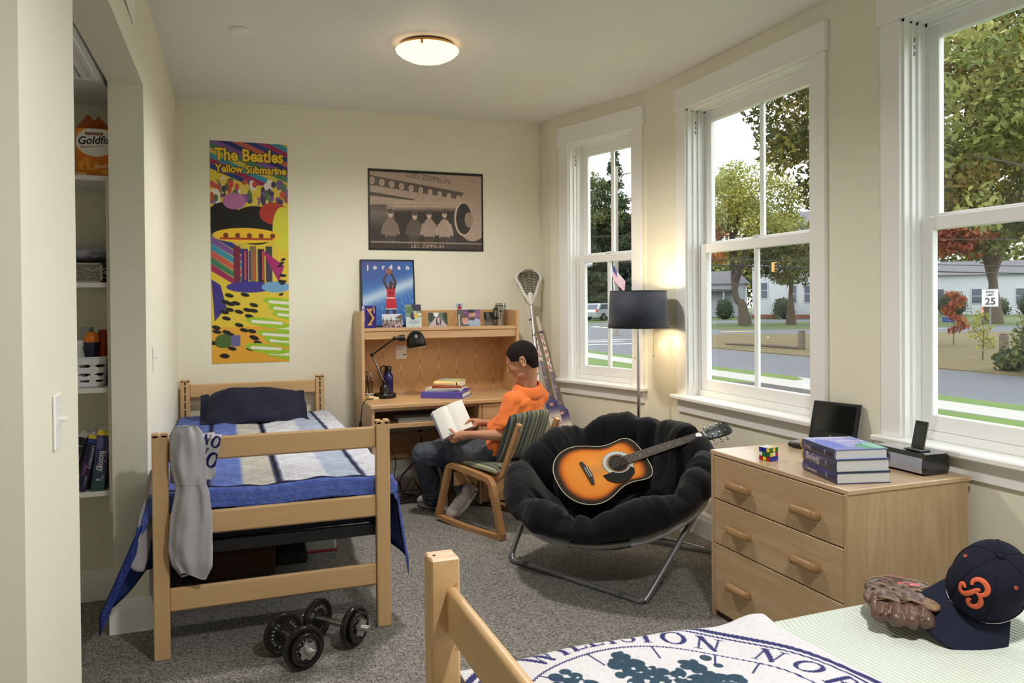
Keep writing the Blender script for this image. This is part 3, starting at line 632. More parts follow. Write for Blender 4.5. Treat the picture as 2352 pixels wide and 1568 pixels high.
for i in range(3):
    q = Vector((44.0+1.9*i, 69.6-1.65*i, G)); MB().cyl(q, q+Vector((0, 0, 2.6)), .1, n=8).build('porch_post', M_CLAP, hp)
MB(frame((43.6, 69.9, G), Vector((.76, -.65, 0)), Vector((.65, .76, 0)), (0, 0, 1))).box(0, 6.6, -.2, 1.5, 2.6, 2.85, 0).build('porch_roof', M_ROOF, hp)
house('garage', 'small white gabled garage behind the parked car', (34.6, 71.2), (38.6, 68.9), 5, 2.6, [(2.1, .3, .5, 1.3), (2.9, .3, .5, 1.3)], roof=1.3, gable=True)
house('long_house', 'long white house behind the bushes in the right window', (70, 64), (82, 52.5), 8, 4.2, [(2.5, 1.2, .9, 1.5), (6, 1.2, .9, 1.5), (10, 1.2, .9, 1.5)], roof=1.6)
def bush(x, y, r, h, label, cols=DARK, n=1500, size=.1):
    b = thing('round_bush', (x, y, G), label, 'bush', 'clipped bushes'); K = [(x+r*.5*math.cos(a)*q, y+r*.5*math.sin(a)*q, G+h*z, r*.62, h*.36) for a in np.arange(0, 6.2, 1.05) for q, z in ((1, .35), (.6, .62))]
    MB().ell((x, y, G+h*.45), (r*.8, r*.8, h*.48)).build('core', mat('bush_core', (44, 52, 34), .95), b, True); foliage('leaves', K, n, size, cols, b, int(x*7)); return b
for x, y, r, h, lab in ((43.2, 59.8, .85, 1.9, 'round bush at the left edge of the middle window'), (47.6, 57.2, 1.0, 2.0, 'leafy bush at the corner of the tall white house'), (49.8, 54.9, .8, 1.5, 'dome shaped clipped bush under the tall white house'), (51.9, 53.2, 1.1, 2.1, 'dark bush by the right corner of the middle window'),
    (66.6, 55.8, 1.6, 2.5, 'large dome bush left of the maple trunk'), (69.8, 53.6, 1.3, 1.9, 'dome bush just behind the maple trunk'), (71.6, 51.4, 1.3, 2.3, 'dome bush right of the maple trunk')):
    bush(x, y, r, h, lab)
bush(19.6, 32.2, .9, 1.5, 'dark hedge at the foot of the utility pole', n=2200); bush(17.9, 12.1, 1.05, 1.65, 'leafy bush at the right picture edge beyond the road', MIXG, 5000, .07); bush(17.9, 13.4, .4, .55, 'low shrub beside the leafy bush', MIXG, 700, .06)
def sapling(x, y, h, cols, label, n, s):
    t = thing('sapling', (x, y, G), label, 'sapling'); MB().tube([(x, y, G), (x+.05, y, G+h*.6), (x-.05, y, G+h)], [.02, .015, .006], 6).build('stem', M_BARK, t)
    foliage('leaves', [(x+random.uniform(-.25, .25), y+random.uniform(-.25, .25), G+h*q, .28, .14) for q in np.linspace(.3, 1, 9)], n, s, cols, t, int(h*91))
sapling(20.3, 16.0, 1.3, [(180, 176, 84), (160, 160, 70)], 'yellow green sapling near the fence post', 260, .06); sapling(26.0, 21.7, 1.9, RED, 'small red leaved sapling on the verge', 420, .09)
up_ = thing('utility_pole', (19.2, 35.9, G), 'grey wooden utility pole with lamp bracket', 'pole'); M_POLE = mat('weathered_pole', (146, 138, 126), .9, var=.12, scale=4)
MB().cyl((19.2, 35.9, G), (19.25, 35.9, 8.4), .16, .12, 12).build('post', M_POLE, up_, True); MB().tube([(19.25, 35.9, 7.6), (19.6, 35.75, 8.0), (20.2, 35.5, 8.1)], .035, 6).build('bracket', M_POLE, up_)
MB().ell((17.85, 36.3, 3.35), (.22, .22, .16)).build('lamp_head', mat('lamp_grey', (190, 194, 196), .5), up_, True); MB().tube([(19.2, 35.9, 3.6), (18.5, 36.1, 3.7), (17.85, 36.3, 3.5)], .03, 6).build('lamp_arm', M_POLE, up_)
fl = thing('flag', (19.1, 35.75, 1.6), 'striped red and white flag hanging on the utility pole', 'flag'); MB().tube([(19.05, 35.7, 1.9), (18.72, 35.5, 3.6)], .02, 6).build('staff', M_WHITEP, fl)
fc = Canvas(1.1, .75, 44, 30, (228, 226, 226))
for i in range(7): fc.rect(0, i*.107, 1.1, i*.107+.0535, (176, 62, 70))
fc.rect(0, .4, .45, .75, (62, 66, 110))
sheet('cloth', fc, lambda X, Y: np.stack([18.78+X*.62+.03*np.sin(X*9), 35.55-X*.2+.05*np.sin(X*7+Y*3), 3.35-X*.85-(.75-Y)*.9], 1), M_PRINT, fl)
M_WIRE = mat('cable_black', (40, 40, 42), .7)
for i, (a, b, r, lab) in enumerate((((19.2, 35.9, 4.8), (60, 20.5, 4.6), .018, 'overhead wire crossing the narrow window'), ((19.2, 35.9, 6.95), (60, 20.4, 6.3), .016, 'upper overhead wire across the middle window'), ((19.2, 35.9, 3.45), (60, 20.5, 2.4), .035, 'thick overhead cable across the middle window'), ((19.2, 35.9, 3.72), (60, 20.5, 2.9), .022, 'thinner overhead cable above the thick one'), ((19.2, 35.9, 4.8), (-10, 47, 4.8), .018, 'overhead wire running left from the pole'))):
    p = bez([a, ((a[0]+b[0])/2, (a[1]+b[1])/2, (a[2]+b[2])/2-.25), b], 10); tag(MB().tube(p, r, 5).build('overhead_wire', M_WIRE, None, True), lab, 'wire', 'overhead wires')
tl = thing('traffic_light', (26.9, 32.9, 2.7), 'yellow traffic signal hanging from the overhead cable', 'traffic light'); M_SIG = mat('signal_yellow', (214, 160, 70), .6)
MB().box(26.74, 26.96, 32.8, 33.02, 2.86, 3.36, .03).build('housing', M_SIG, tl)
for i in range(3): MB().cyl((26.85, 32.8, 2.95+.16*i), (26.82, 32.74, 2.95+.16*i), .065, n=12).build('lens', M_BLACK, tl)
sp = thing('sign_post', (37.2, 28.9, G), 'white rectangular speed limit sign on a thin post', 'sign'); MB().cyl((37.2, 28.9, G), (37.2, 28.9, 1.9), .05, n=8).build('post', mat('post_grey', (110, 112, 112), .6), sp)
sc_ = Canvas(.72, .92, 36, 46, (222, 222, 222)); sc_.rect(.03, .03, .69, .05, (30, 30, 30)).rect(.03, .87, .69, .89, (30, 30, 30)); sc_.text('SPEED', .36, .72, .1, (30, 30, 30), align=.5, bold=.02).text('LIMIT', .36, .56, .1, (30, 30, 30), align=.5, bold=.02).text('25', .36, .12, .34, (30, 30, 30), align=.5, bold=.02)
fw_ = Vector((.79, .61, 0)); rt_ = Vector((.61, -.79, 0)); o_ = Vector((37.2, 28.9, .98))-fw_*.08-rt_*.36
MB(frame(o_+fw_*.005, rt_, fw_, (0, 0, 1))).box(0, .72, 0, .02, 0, .92, .01).build('panel', MATS['post_grey'], sp); flat_sheet('sign_face', sc_, o_, rt_, (0, 0, 1), M_PRINT, sp)
co = thing('traffic_cone', (66.6, 52.5, G), 'small orange traffic cone on the far lawn', 'cone'); MB().lathe([(.3, 0), (.3, .04), (.2, .05), (.03, .9), (0, .9)], (66.6, 52.5, G), 14).build('body', mat('cone_orange', (226, 92, 40), .6), co, True); MB().lathe([(.152, .35), (.118, .52)], (66.6, 52.5, G), 14).build('band', M_WHITEP, co, True)
bn = MB(); bn.box(50.1, 50.9, 42.3, 42.8, G, G+.34, .03); bn.box(50.05, 50.95, 42.25, 42.85, G+.3, G+.36, .02); tag(bn.build('recycling_bin', mat('bin_blue', (44, 70, 140), .5)), 'blue plastic bin on the far lawn', 'bin')
for x, y, h, lab in ((19.2, 22.1, .62, 'short wooden fence post on the verge in the middle window'), (22.6, 17.1, .62, 'short wooden fence post by the yellow sapling')):
    q = MB(); q.box(x-.1, x+.1, y-.1, y+.1, G, G+h, .02); q.box(x-.085, x+.085, y-.085, y+.085, G+h, G+h+.05, .03); tag(q.build('fence_post', mat('grey_timber', (96, 84, 74), .9, var=.2)), lab, 'post')
tag(MB().tube([(16.2+1.6, 24.6, G+.12), (18.6, 22.9, G+.1), (19.1, 22.2, G+.05)], [.05, .06, .05], 8).build('fallen_rail', MATS['grey_timber'], None, True), 'fallen wooden rail lying on the verge', 'rail')
# parked car
cx_, cy_ = 32.6, 63.0; cd = Vector((.9, .42, 0)).normalized(); cs = Vector((-cd.y, cd.x, 0)); car = thing('parked_car', (cx_, cy_, G), 'silver estate car parked by the garage', 'car'); MC = frame((cx_, cy_, G), cd, cs, (0, 0, 1))
prof = [(-2.2, .35), (-2.25, .75), (-2.1, 1.0), (-1.75, 1.5), (-.2, 1.55), (.75, 1.05), (1.9, .92), (2.25, .7), (2.25, .35)]
MB(MC).prism([(x, z) for x, z in prof], -.85, .85, (0, 0, 0), (1, 0, 0), (0, 0, 1), (0, 1, 0)).build('body', mat('silver_paint', (168, 172, 178), .3, .5), car)
gl = MB(MC)
for s in (-1, 1): gl.prism([(-1.85, 1.02), (-1.6, 1.42), (-.25, 1.46), (.5, 1.05)], .84*s, .865*s, (0, 0, 0), (1, 0, 0), (0, 0, 1), (0, 1, 0))
gl.add([(-2.13, -.7, 1.03), (-2.13, .7, 1.03), (-1.82, .62, 1.44), (-1.82, -.62, 1.44)], [(0, 1, 2, 3)]); gl.build('glazing', M_PANE, car)
for x in (-1.35, 1.4):
    for s in (-1, 1):
        w = MB(MC); w.cyl((x, .72*s, .34), (x, .9*s, .34), .34, n=20); wo = w.build('wheel', M_BLACK, car, True); MB(MC).cyl((x, .9*s, .34), (x, .92*s, .34), .22, n=14).build('hub', M_CHROME, wo)
for s in (-1, 1): MB(MC).box(-2.28, -2.12, s*.78-.08, s*.78+.08, .78, 1.02, .02).build('tail_light', mat('tail_red', (200, 60, 50), .3), car)

# ------------------------------------------------------------------ beds
def post(x0, x1, y0, y1, h, axis, parent, slot=None):
    """square bed post with a slotted face and a notched top"""
    mb = MB(); mb.box(x0, x1, y0, y1, 0, h-.006, .004)
    xm, ym = (x0+x1)/2, (y0+y1)/2
    if axis == 'x':   # notch runs along y
        mb.box(x0, xm-.005, y0, y1, h-.02, h, .003); mb.box(xm+.005, x1, y0, y1, h-.02, h, .003)
    else:
        mb.box(x0, x1, y0, ym-.004, h-.02, h, .003); mb.box(x0, x1, ym+.004, y1, h-.02, h, .003)
    return mb.build('post', W_MZ, parent)
M_SLOT = mat('slot_dark', (58, 42, 30), .8); M_BEDMET = mat('black_bed_frame', (30, 31, 34), .45, .3)
bH, PW = .928, .0612
# bed against the back wall
bx0, bx1, by0, by1 = -.2707, .7024, 3.451, 5.816
bed = thing('single_bed', ((bx0+bx1)/2, (by0+by1)/2, 0), 'maple wood single bed with blue quilt against the back wall', 'bed', 'maple beds')
for x in (bx0, bx1-PW): post(x, x+PW, by0, by0+.045, bH, 'x', bed)
for z0, z1 in ((.803, .899), (.494, .592), (.187, .285)): MB().box(bx0+PW-.004, bx1-PW+.004, by0+.014, by0+.036, z0, z1, .008).build('foot_rail', W_MX, bed)
for x in (bx0, bx1-PW):
    p = post(x, x+PW, by1, by1+.045, bH, 'x', bed); xm = x+PW/2
    q = MB(); q.box(xm-.0045, xm+.0045, by1-.0006, by1+.004, .40, bH-.012, 0); q.build('slot', M_SLOT, p)
    for i in range(8):
        z = .50+.0545*i; MB().box(xm-.005, xm+.005, by1-.0012, by1+.002, z, z+.006, .001).build('slot_pin', M_WHITEP, p)
for z0, z1 in ((.797, .892), (.50, .578)): MB().box(bx0+PW-.004, bx1-PW+.004, by1+.012, by1+.034, z0, z1, .008).build('head_rail', W_MX, bed)
sb = MB(); sb.box(bx0+.02, bx1-.02, by0+.06, by0+.09, .40, .45, .003); sb.box(bx0+.02, bx1-.02, by1-.06, by1-.03, .40, .45, .003)
for x in (bx0+.02, bx1-.05): sb.box(x, x+.03, by0+.05, by1-.03, .40, .45, .003)
for i in range(7): sb.box(bx0+.02, bx1-.02, by0+.3+i*.29, by0+.33+i*.29, .43, .446, .002)
sb.build('spring_deck', M_BEDMET, bed)
mt_ = MB(); mt_.box(bx0+.02, bx1-.015, by0+.062, by1-.01, .452, .655, .03); tag(mt_.build('mattress', mat('mattress_navy', (24, 26, 52), .8), None), 'navy mattress under the blue patchwork quilt', 'mattress')

# quilt: patchwork top, drops on both sides
def quilt():
    x0, x1, y0, y1 = bx0-.005, bx1+.012, by0+.056, by1-.02; zt = .672
    W = .38+(x1-x0)+.40; H = (y1-y0)+.10; nx, ny = 190, 250
    cv = Canvas(W, H, nx, ny, (92, 112, 190)); s0 = .38; s1 = s0+(x1-x0)
    def band(a, b, rgb): cv.rect(a, .10+.035, b, H+.1, rgb)
    L = s1-s0
    band(s0-.05, s0+.36*L, (96, 116, 186)); band(s0+.36*L, s0+.50*L, (186, 184, 176)); band(s0+.50*L, s0+.53*L, (22, 22, 42)); band(s0+.53*L, s0+.73*L, (206, 208, 218)); band(s0+.73*L, s0+.875*L, (168, 180, 202)); band(s0+.875*L, s0+.897*L, (22, 22, 42)); band(s0+.897*L, s1+.08, (208, 210, 222))
    band(s0+.20*L, s0+.225*L, (22, 22, 42))
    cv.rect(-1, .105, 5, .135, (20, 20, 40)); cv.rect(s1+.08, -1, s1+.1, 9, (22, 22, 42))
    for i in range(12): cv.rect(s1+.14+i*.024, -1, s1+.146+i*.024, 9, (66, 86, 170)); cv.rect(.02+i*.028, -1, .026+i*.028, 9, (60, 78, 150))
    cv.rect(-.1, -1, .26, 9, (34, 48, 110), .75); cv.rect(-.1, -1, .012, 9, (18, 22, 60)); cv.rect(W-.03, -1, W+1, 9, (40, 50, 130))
    for k in np.arange(0, H, .03): cv.seg(0, k, W, k, .0016, (60, 66, 120), op=.35)
    cv.noise(7, 2, 4)
    def fn(X, Y):
        # arc length across the bed -> position
        x = np.clip(X-s0, 0, x1-x0)+x0; ov_l = np.clip(s0-X, 0, None); ov_r = np.clip(X-s1, 0, None)
        yy = y0+np.clip(Y-.10, 0, None); ov_f = np.clip(.10-Y, 0, None)
        wob = .012*np.sin(yy*9+1)+.008*np.sin(yy*17)
        r = .03; z = np.full_like(X, zt)
        def drop(o): return np.where(o < r*1.57, r*(1-np.cos(np.clip(o, 0, r*1.57)/r)), r+(o-r*1.57)), np.where(o < r*1.57, r*np.sin(np.clip(o, 0, r*1.57)/r), r)
        dl, ol = drop(ov_l); dr, o_r = drop(ov_r); df, of = drop(ov_f)
        frt = np.exp(-((yy-y0)/.28)**2)
        x = x-ol*.3-np.clip(dl-.05, 0, None)*(.10+.42*frt+.1*np.sin(yy*8))*(ov_l > 0)-wob*(ov_l > .05)
        x = x+o_r*.6+np.clip(dr-.05, 0, None)*(.10+.06*np.sin(yy*11))*(ov_r > 0)+wob*(ov_r > .05)
        lx = -.292-.0136*(YB-yy); x = np.where(yy > 3.80, np.maximum(x, lx+.02), x)
        corner = (ov_l > .12)*frt
        y = yy-of*.5-corner*.05
        z = z-dl-dr-df+.004*np.sin(X*40)*np.sin(Y*33)*(ov_l+ov_r+ov_f < .01)+.006*np.sin(X*13+Y*3)*(ov_l+ov_r < .01)
        z = z-corner*dl*.25
        return np.stack([x, y, z], 1)
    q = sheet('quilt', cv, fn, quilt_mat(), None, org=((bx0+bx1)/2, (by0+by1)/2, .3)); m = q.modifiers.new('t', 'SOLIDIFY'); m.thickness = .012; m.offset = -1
    return tag(q, 'blue and pale grey patchwork quilt draped over the bed by the back wall', 'quilt')
def quilt_mat():
    m, nt, p = newmat('stitched_quilt'); a = N(nt, 'ShaderNodeAttribute'); a.attribute_name = 'Col'; nt.links.new(a.outputs['Color'], p.inputs['Base Color']); p.inputs['Roughness'].default_value = .9; p.inputs['Specular IOR Level'].default_value = .15
    tc = N(nt, 'ShaderNodeTexCoord'); mp = N(nt, 'ShaderNodeMapping'); mp.inputs['Scale'].default_value = (80, 120, 120); nt.links.new(tc.outputs['Object'], mp.inputs[0])
    v = N(nt, 'ShaderNodeTexVoronoi'); v.feature = 'SMOOTH_F1'; v.inputs['Scale'].default_value = 1.0; nt.links.new(mp.outputs[0], v.inputs['Vector'])
    b = N(nt, 'ShaderNodeBump'); b.inputs['Strength'].default_value = .8; b.inputs['Distance'].default_value = .007; b.invert = True; nt.links.new(v.outputs['Distance'], b.inputs['Height']); nt.links.new(b.outputs[0], p.inputs['Normal']); return m
quilt()
# pillow, leaning on the headboard
def pillow():
    r = thing('pillow', (.21, 5.55, .672), 'navy blue pillow propped against the headboard', 'pillow'); W2, H2 = .335, .205
    ax = Vector((1, 0, 0)); up = Vector((0, .74, .67)).normalized(); nn = ax.cross(up); c = Vector((.205, 5.50, .715))
    def fn(sgn):
        def f(u, v):
            a = (u*2-1); b = (v*2-1); mxx = max(abs(a), abs(b), 1e-6); kk = mxx*(abs(a)**4+abs(b)**4)**-.25 if mxx > 1e-5 else 1; e = max(0, 1-mxx**3.2)**.55; a *= kk; b *= kk
            pin = 1-.10*(1-a*a)*(b*b); pin2 = 1-.07*(1-b*b)*(a*a)
            d = .115*e*sgn+.010*math.sin(a*7+b*3)*e+.014*math.sin(b*8-a*5+1)*e*sgn+.012*math.sin(a*3.1-.6)*e
            p = c+ax*a*W2*pin2+up*b*H2*pin+nn*(-d)
            if p.z < .676: p.z = .676+.15*(p.z-.676)*0
            return p
        return f
    mb = MB(); mb.grid(fn(1), 34, 26); mb.grid(lambda u, v: fn(-1)(1-u, v), 34, 26); m = mat('navy_cotton', (15, 20, 46), .85, var=.12, scale=20, bump=.12, bscale=60)
    mb.build('case', m, r, True, 180)
    for s in (-1, 1):   # open flap ends of the pillow case
        fl = MB()
        def ff(u, v, s=s):
            b = (v*2-1); k = u*.075; wig = .03*math.sin(b*5+s)*u
            p = c+ax*s*(W2*.86+k*(1-.3*u))+up*(b*H2*(.9+.12*u))+nn*(wig-.02*u); p.z = max(p.z, .677); return p
        fl.grid(ff, 6, 14); o = fl.build('flap', m, r, True, 180); md = o.modifiers.new('t', 'SOLIDIFY'); md.thickness = .005
pillow()

# near bed: long side across the room, foot toward the left
nb = thing('single_bed', (1.55, 1.05, 0), 'maple wood single bed with pale green blanket in the foreground', 'bed', 'maple beds'); ny0, ny1 = .62, 1.593; nx0 = .3945
for y0_, y1_ in ((ny1-.0595, ny1), (ny0, ny0+.0595)):
    p = MB(); h = bH; xm, ym = nx0+PW/2, (y0_+y1_)/2
    p.box(nx0, nx0+PW, y0_, y1_, 0, h-.02, .004); p.box(nx0, nx0+PW, y0_, ym-.004, h-.028, h, .004); p.box(nx0, nx0+PW, ym+.004, y1_, h-.028, h, .004); p.box(nx0, nx0+.026, ym-.006, ym+.006, h-.02, h-.0005, 0)
    o = p.build('post', W_MZ, nb); MB().cyl((nx0+.014, ym, h-.002), (nx0+.014, ym, h+.0006), .0035, n=12).build('bolt_hole', M_SLOT, o)
    for z in (.872, .74, .56): MB().cyl((nx0+PW*.86, y0_-.0006, z), (nx0+PW*.86, y0_+.001, z), .0042, n=12).build('dowel_cap', mat('maple_end', (186, 140, 90), .5), o)
def round_rail(z0, z1, x, w, parent, y0_, y1_, name, mt):
    n = 8; prof = [(x-w/2, z0+.006), (x-w/2+.006, z0), (x+w/2-.006, z0), (x+w/2, z0+.006)]+[(x+w/2*math.cos(a), z1-w/2+w/2*math.sin(a)) for a in np.linspace(0, PI, n)]
    return MB().prism(prof, y0_, y1_, (0, 0, 0), (1, 0, 0), (0, 0, 1), (0, 1, 0)).build(name, mt, parent, True, 35)
for z0, z1 in ((.770, .868), (.494, .592), (.187, .285)): round_rail(z0, z1, nx0+.044, .024, nb, ny0+.05, ny1-.055, 'foot_rail', W_MY)
for y in (ny0+.03, ny1-.06): MB().box(nx0+.05, 2.66, y, y+.03, .40, .45, .003).build('side_rail', M_BEDMET, nb)
for y0_ in (ny0, ny1-.0595): MB().box(2.665, 2.665+PW, y0_, y0_+.0595, 0, bH-.25, .004).build('post', W_MZ, nb)
MB().box(2.68, 2.71, ny0+.05, ny1-.05, .494, .592, .008).build('head_rail', W_MY, nb)
tag(MB().box(nx0+.085, 2.655, ny0+.02, ny1+.0, .452, .63, .03).build('mattress', mat('mattress_blue', (70, 84, 120), .8)), 'mattress under the pale green blanket', 'mattress')
def bed_top(x, y):
    """upper surface of the made near bed"""
    return .650+.006*np.sin(x*3.1+.5)*np.cos(y*4)+.004*np.sin(x*7+y*5)
def blanket():
    x0, x1, y0, y1 = nx0+.075, 2.672, ny0-.01, ny1+.028; R = .05
    def fn(u, v):
        # v across: drop far side, top, drop near side ; u along bed
        S = [.34, y1-y0, .30]; t = v*sum(S); x = x0+(x1-x0)*u
        if t < S[0]:
            d = S[0]-t; a = min(d/R, PI/2); y = y1-R+R*math.sin(a)+.012*math.sin(x*9)*min(1, d/.15)+.02*min(1, d/.3); z = .65-R*(1-math.cos(a))-max(0, d-R*PI/2)
        elif t < S[0]+S[1]: y = y1-R-(t-S[0])*(y1-y0-2*R)/S[1]; z = float(bed_top(x, y))
        else:
            d = t-S[0]-S[1]; a = min(d/R, PI/2); y = y0+R-R*math.sin(a); z = .65-R*(1-math.cos(a))-max(0, d-R*PI/2)
        if u < .03: z -= (.03-u)*1.2
        return (x, y, z)
    m, nt, p = newmat('pale_woven_blanket'); tc = N(nt, 'ShaderNodeTexCoord'); sp_ = N(nt, 'ShaderNodeSeparateXYZ'); nt.links.new(tc.outputs['Object'], sp_.inputs[0])
    def sine(out, k, rot=0):
        mu = N(nt, 'ShaderNodeMath', operation='MULTIPLY'); mu.inputs[1].default_value = k; nt.links.new(out, mu.inputs[0]); s_ = N(nt, 'ShaderNodeMath', operation='SINE'); nt.links.new(mu.outputs[0], s_.inputs[0]); return s_.outputs[0]
    a = sine(sp_.outputs['X'], 2*PI/.0135); b = sine(sp_.outputs['Y'], 2*PI/.0075)
    mx_ = N(nt, 'ShaderNodeMath', operation='MULTIPLY_ADD'); mx_.inputs[1].default_value = .35; nt.links.new(b, mx_.inputs[0]); nt.links.new(a, mx_.inputs[2])
    cr_ = N(nt, 'ShaderNodeValToRGB'); e = cr_.color_ramp.elements; e[0].position = -.0; e[0].color = (*lin((190, 200, 185)), 1); e[1].position = .45; e[1].color = (*lin((216, 223, 213)), 1)
    sc2 = N(nt, 'ShaderNodeMath', operation='MULTIPLY_ADD'); sc2.inputs[1].default_value = .5; sc2.inputs[2].default_value = .5; nt.links.new(mx_.outputs[0], sc2.inputs[0]); nt.links.new(sc2.outputs[0], cr_.inputs[0]); nt.links.new(cr_.outputs[0], p.inputs['Base Color'])
    bp = N(nt, 'ShaderNodeBump'); bp.inputs['Strength'].default_value = .55; bp.inputs['Distance'].default_value = .003; nt.links.new(mx_.outputs[0], bp.inputs['Height']); nt.links.new(bp.outputs[0], p.inputs['Normal']); p.inputs['Roughness'].default_value = .95; p.inputs['Specular IOR Level'].default_value = .1
    o = MB().grid(fn, 80, 60).build('blanket', m, None, True, 180); md = o.modifiers.new('t', 'SOLIDIFY'); md.thickness = .008; md.offset = 1
    tag(o, 'pale green woven cotton blanket on the foreground bed', 'blanket')
blanket()

# towel with the school seal: serif capitals set on a ring
def serif_strokes(ch):
    T, t = .085, .035   # half stem, half hairline (letter height 1)
    sf = lambda x, y, w=.13: [(x-w, y, x+w, y, .03, .03)]
    if ch == 'I': return .42, [(.21, .05, .21, .95, T, T)]+sf(.21, .02)+sf(.21, .98)
    if ch == 'L': return .62, [(.17, .05, .17, .95, T, T), (.17, .03, .58, .03, t, t), (.58, .03, .6, .22, t, .02)]+sf(.17, .98)+sf(.17, .02)
    if ch == 'T': return .78, [(.39, .05, .39, .95, T, T), (.06, .97, .72, .97, t, t), (.06, .97, .04, .76, t, .02), (.72, .97, .74, .76, t, .02)]+sf(.39, .02)
    if ch == 'N': return .86, [(.14, .05, .14, .95, t, t), (.14, .95, .70, .05, T, T), (.70, .05, .70, .95, t, t)]+sf(.14, .02, .11)+sf(.14, .98, .11)+sf(.70, .98, .11)
    if ch == 'W': return 1.12, [(.12, .95, .36, .05, T, T), (.36, .05, .56, .85, t, t), (.50, .95, .76, .05, T, T), (.76, .05, .98, .95, t, t)]+sf(.12, .98, .11)+sf(.50, .98, .09)+sf(.98, .98, .1)
    if ch == 'O':
        out = []; k = 22
        for i in range(k):
            a, b = 2*PI*i/k, 2*PI*(i+1)/k; w0 = t+(T-t)*abs(math.cos(a)); w1 = t+(T-t)*abs(math.cos(b)); out.append((.42+.36*math.cos(a), .5+.44*math.sin(a), .42+.36*math.cos(b), .5+.44*math.sin(b), w0, w1))
        return .84, out
    if ch == 'R': return .8, [(.16, .05, .16, .95, T, T), (.16, .95, .42, .95, t, t), (.42, .95, .56, .82, t, T), (.56, .82, .54, .62, T, T), (.54, .62, .36, .5, T, t), (.36, .5, .16, .5, t, t), (.40, .5, .70, .04, T, T)]+sf(.16, .02)+sf(.72, .02, .08)
    if ch == 'S':
        P = [(.52, .74), (.50, .90), (.34, .965), (.18, .90), (.13, .76), (.22, .62), (.38, .50), (.52, .38), (.54, .20), (.44, .06), (.28, .035), (.14, .10), (.10, .26)]; Wd = [t, t, t, t, .06, .075, T, .075, .06, t, t, t, t]
        return .66, [(*P[i], *P[i+1], Wd[i], Wd[i+1]) for i in range(len(P)-1)]
def towel():
    x0, x1, yn, yf = .47, 1.275, .80, 1.622; W, H = x1-x0, (yf-yn)+.10; cv = Canvas(W, H, 430, 480, (214, 211, 214)); navy = (36, 38, 98); cx, cy = .805-x0, 1.235-yn
    R = np.hypot(cv.X-cx, cv.Y-cy); A = np.degrees(np.arctan2(cv.Y-cy, cv.X-cx)); jag = .0012*np.sign(np.sin(cv.X*900))
    ring = lambda r, w: cv.sd(np.abs(R+jag-r)-w, navy)
    ring(.452, .0085); ring(.430, .0035); ring(.325, .0026)
    # tree of the seal
    g = np.random.default_rng(3)
    tree_c = (36, 64, 84)
    for tx, ty, sx, sy, n in ((cx-.135, cy+.155, .075, .085, 46), (cx+.02, cy+.20, .07, .08, 46), (cx+.12, cy+.13, .09, .07, 50), (cx-.0, cy+.08, .16, .07, 60), (cx+.18, cy+.03, .05, .05, 20)):
        for i in range(n):
            a, b = g.normal(size=2)*.5; cv.ell(tx+a*sx, ty+b*sy, .010+.012*g.random(), .008+.010*g.random(), tree_c, g.random()*3)
    for i in range(40):
        a, b = g.normal(size=2)*.5; cv.ell(cx+.01+a*.17, cy+.14+b*.08, .004+.004*g.random(), .003+.003*g.random(), (210, 208, 212), g.random()*3)
    cv.seg(cx, cy-.2, cx+.0, cy+.1, .018, tree_c); 
    for ang in (70, 98, 45, 125, 28):
        a = math.radians(ang); cv.seg(cx+.325*math.cos(a), cy+.325*math.sin(a), cx+.27*math.cos(a-.03), cy+.27*math.sin(a-.03), .0022, navy)
    for k, s_ in ((-.225, .1), (-.195, .08)): cv.line([(cx+k, cy+.1+s_), (cx+k+.02, cy+.12), (cx+k+.015, cy+.04)], .004, (36, 52, 92))
    # lettering
    rb, h = .347, .070
    cen = dict(zip(range(16), (113.2, 104.6, 98.2, 90.9, 84.2, 77.6, 70.6, 60.6, 48.6, 28.1, 14.7, 2, -12, -25, -40, -54)))
    for i, ch in enumerate('WILLISTONNORTN'):
        w, st = serif_strokes(ch); th = cen[i]; d = (th-A+180) % 360-180
        lx = np.radians(d)*(rb+h*.5)/h+w/2; ly = (R-rb)/h; D = np.full_like(R, 9.)
        for (a0, b0, a1, b1, w0, w1) in st:
            dx, dy = a1-a0, b1-b0; t = np.clip(((lx-a0)*dx+(ly-b0)*dy)/max(dx*dx+dy*dy, 1e-9), 0, 1); D = np.minimum(D, np.hypot(lx-a0-t*dx, ly-b0-t*dy)-(w0+(w1-w0)*t))
        cv.sd(D*h+jag*.6, navy)
    cv.noise(5, 2, 8)
    def fn(X, Y):
        x = x0+X+.012*np.sin(Y*6)*(X/W); yy = yn+Y; ov = np.clip(yy-(yf-.035), 0, None); r = .045; a = np.clip(ov/r, 0, PI/2)
        y = np.where(ov > 0, yf-.035+r*np.sin(a), yy); z = bed_top(x, np.minimum(y, 1.58))+.011+.003*np.sin(x*21+y*9)*np.cos(y*17)+.003*np.sin(x*8-y*15)
        z = z-np.where(ov > 0, r*(1-np.cos(a))+np.clip(ov-r*PI/2, 0, None), 0)
        hump = np.exp(-((x-1.235)/.07)**2-((y-1.60)/.06)**2)*.022; z = z+hump
        return np.stack([x, y, z], 1)
    o = sheet('towel', cv, fn, M_CLOTHP, None, org=(.85, 1.2, .65)); md = o.modifiers.new('t', 'SOLIDIFY'); md.thickness = .006; md.offset = -1
    tag(o, 'off-white terry towel with navy ringed seal and green tree on the foreground bed', 'towel')
towel()

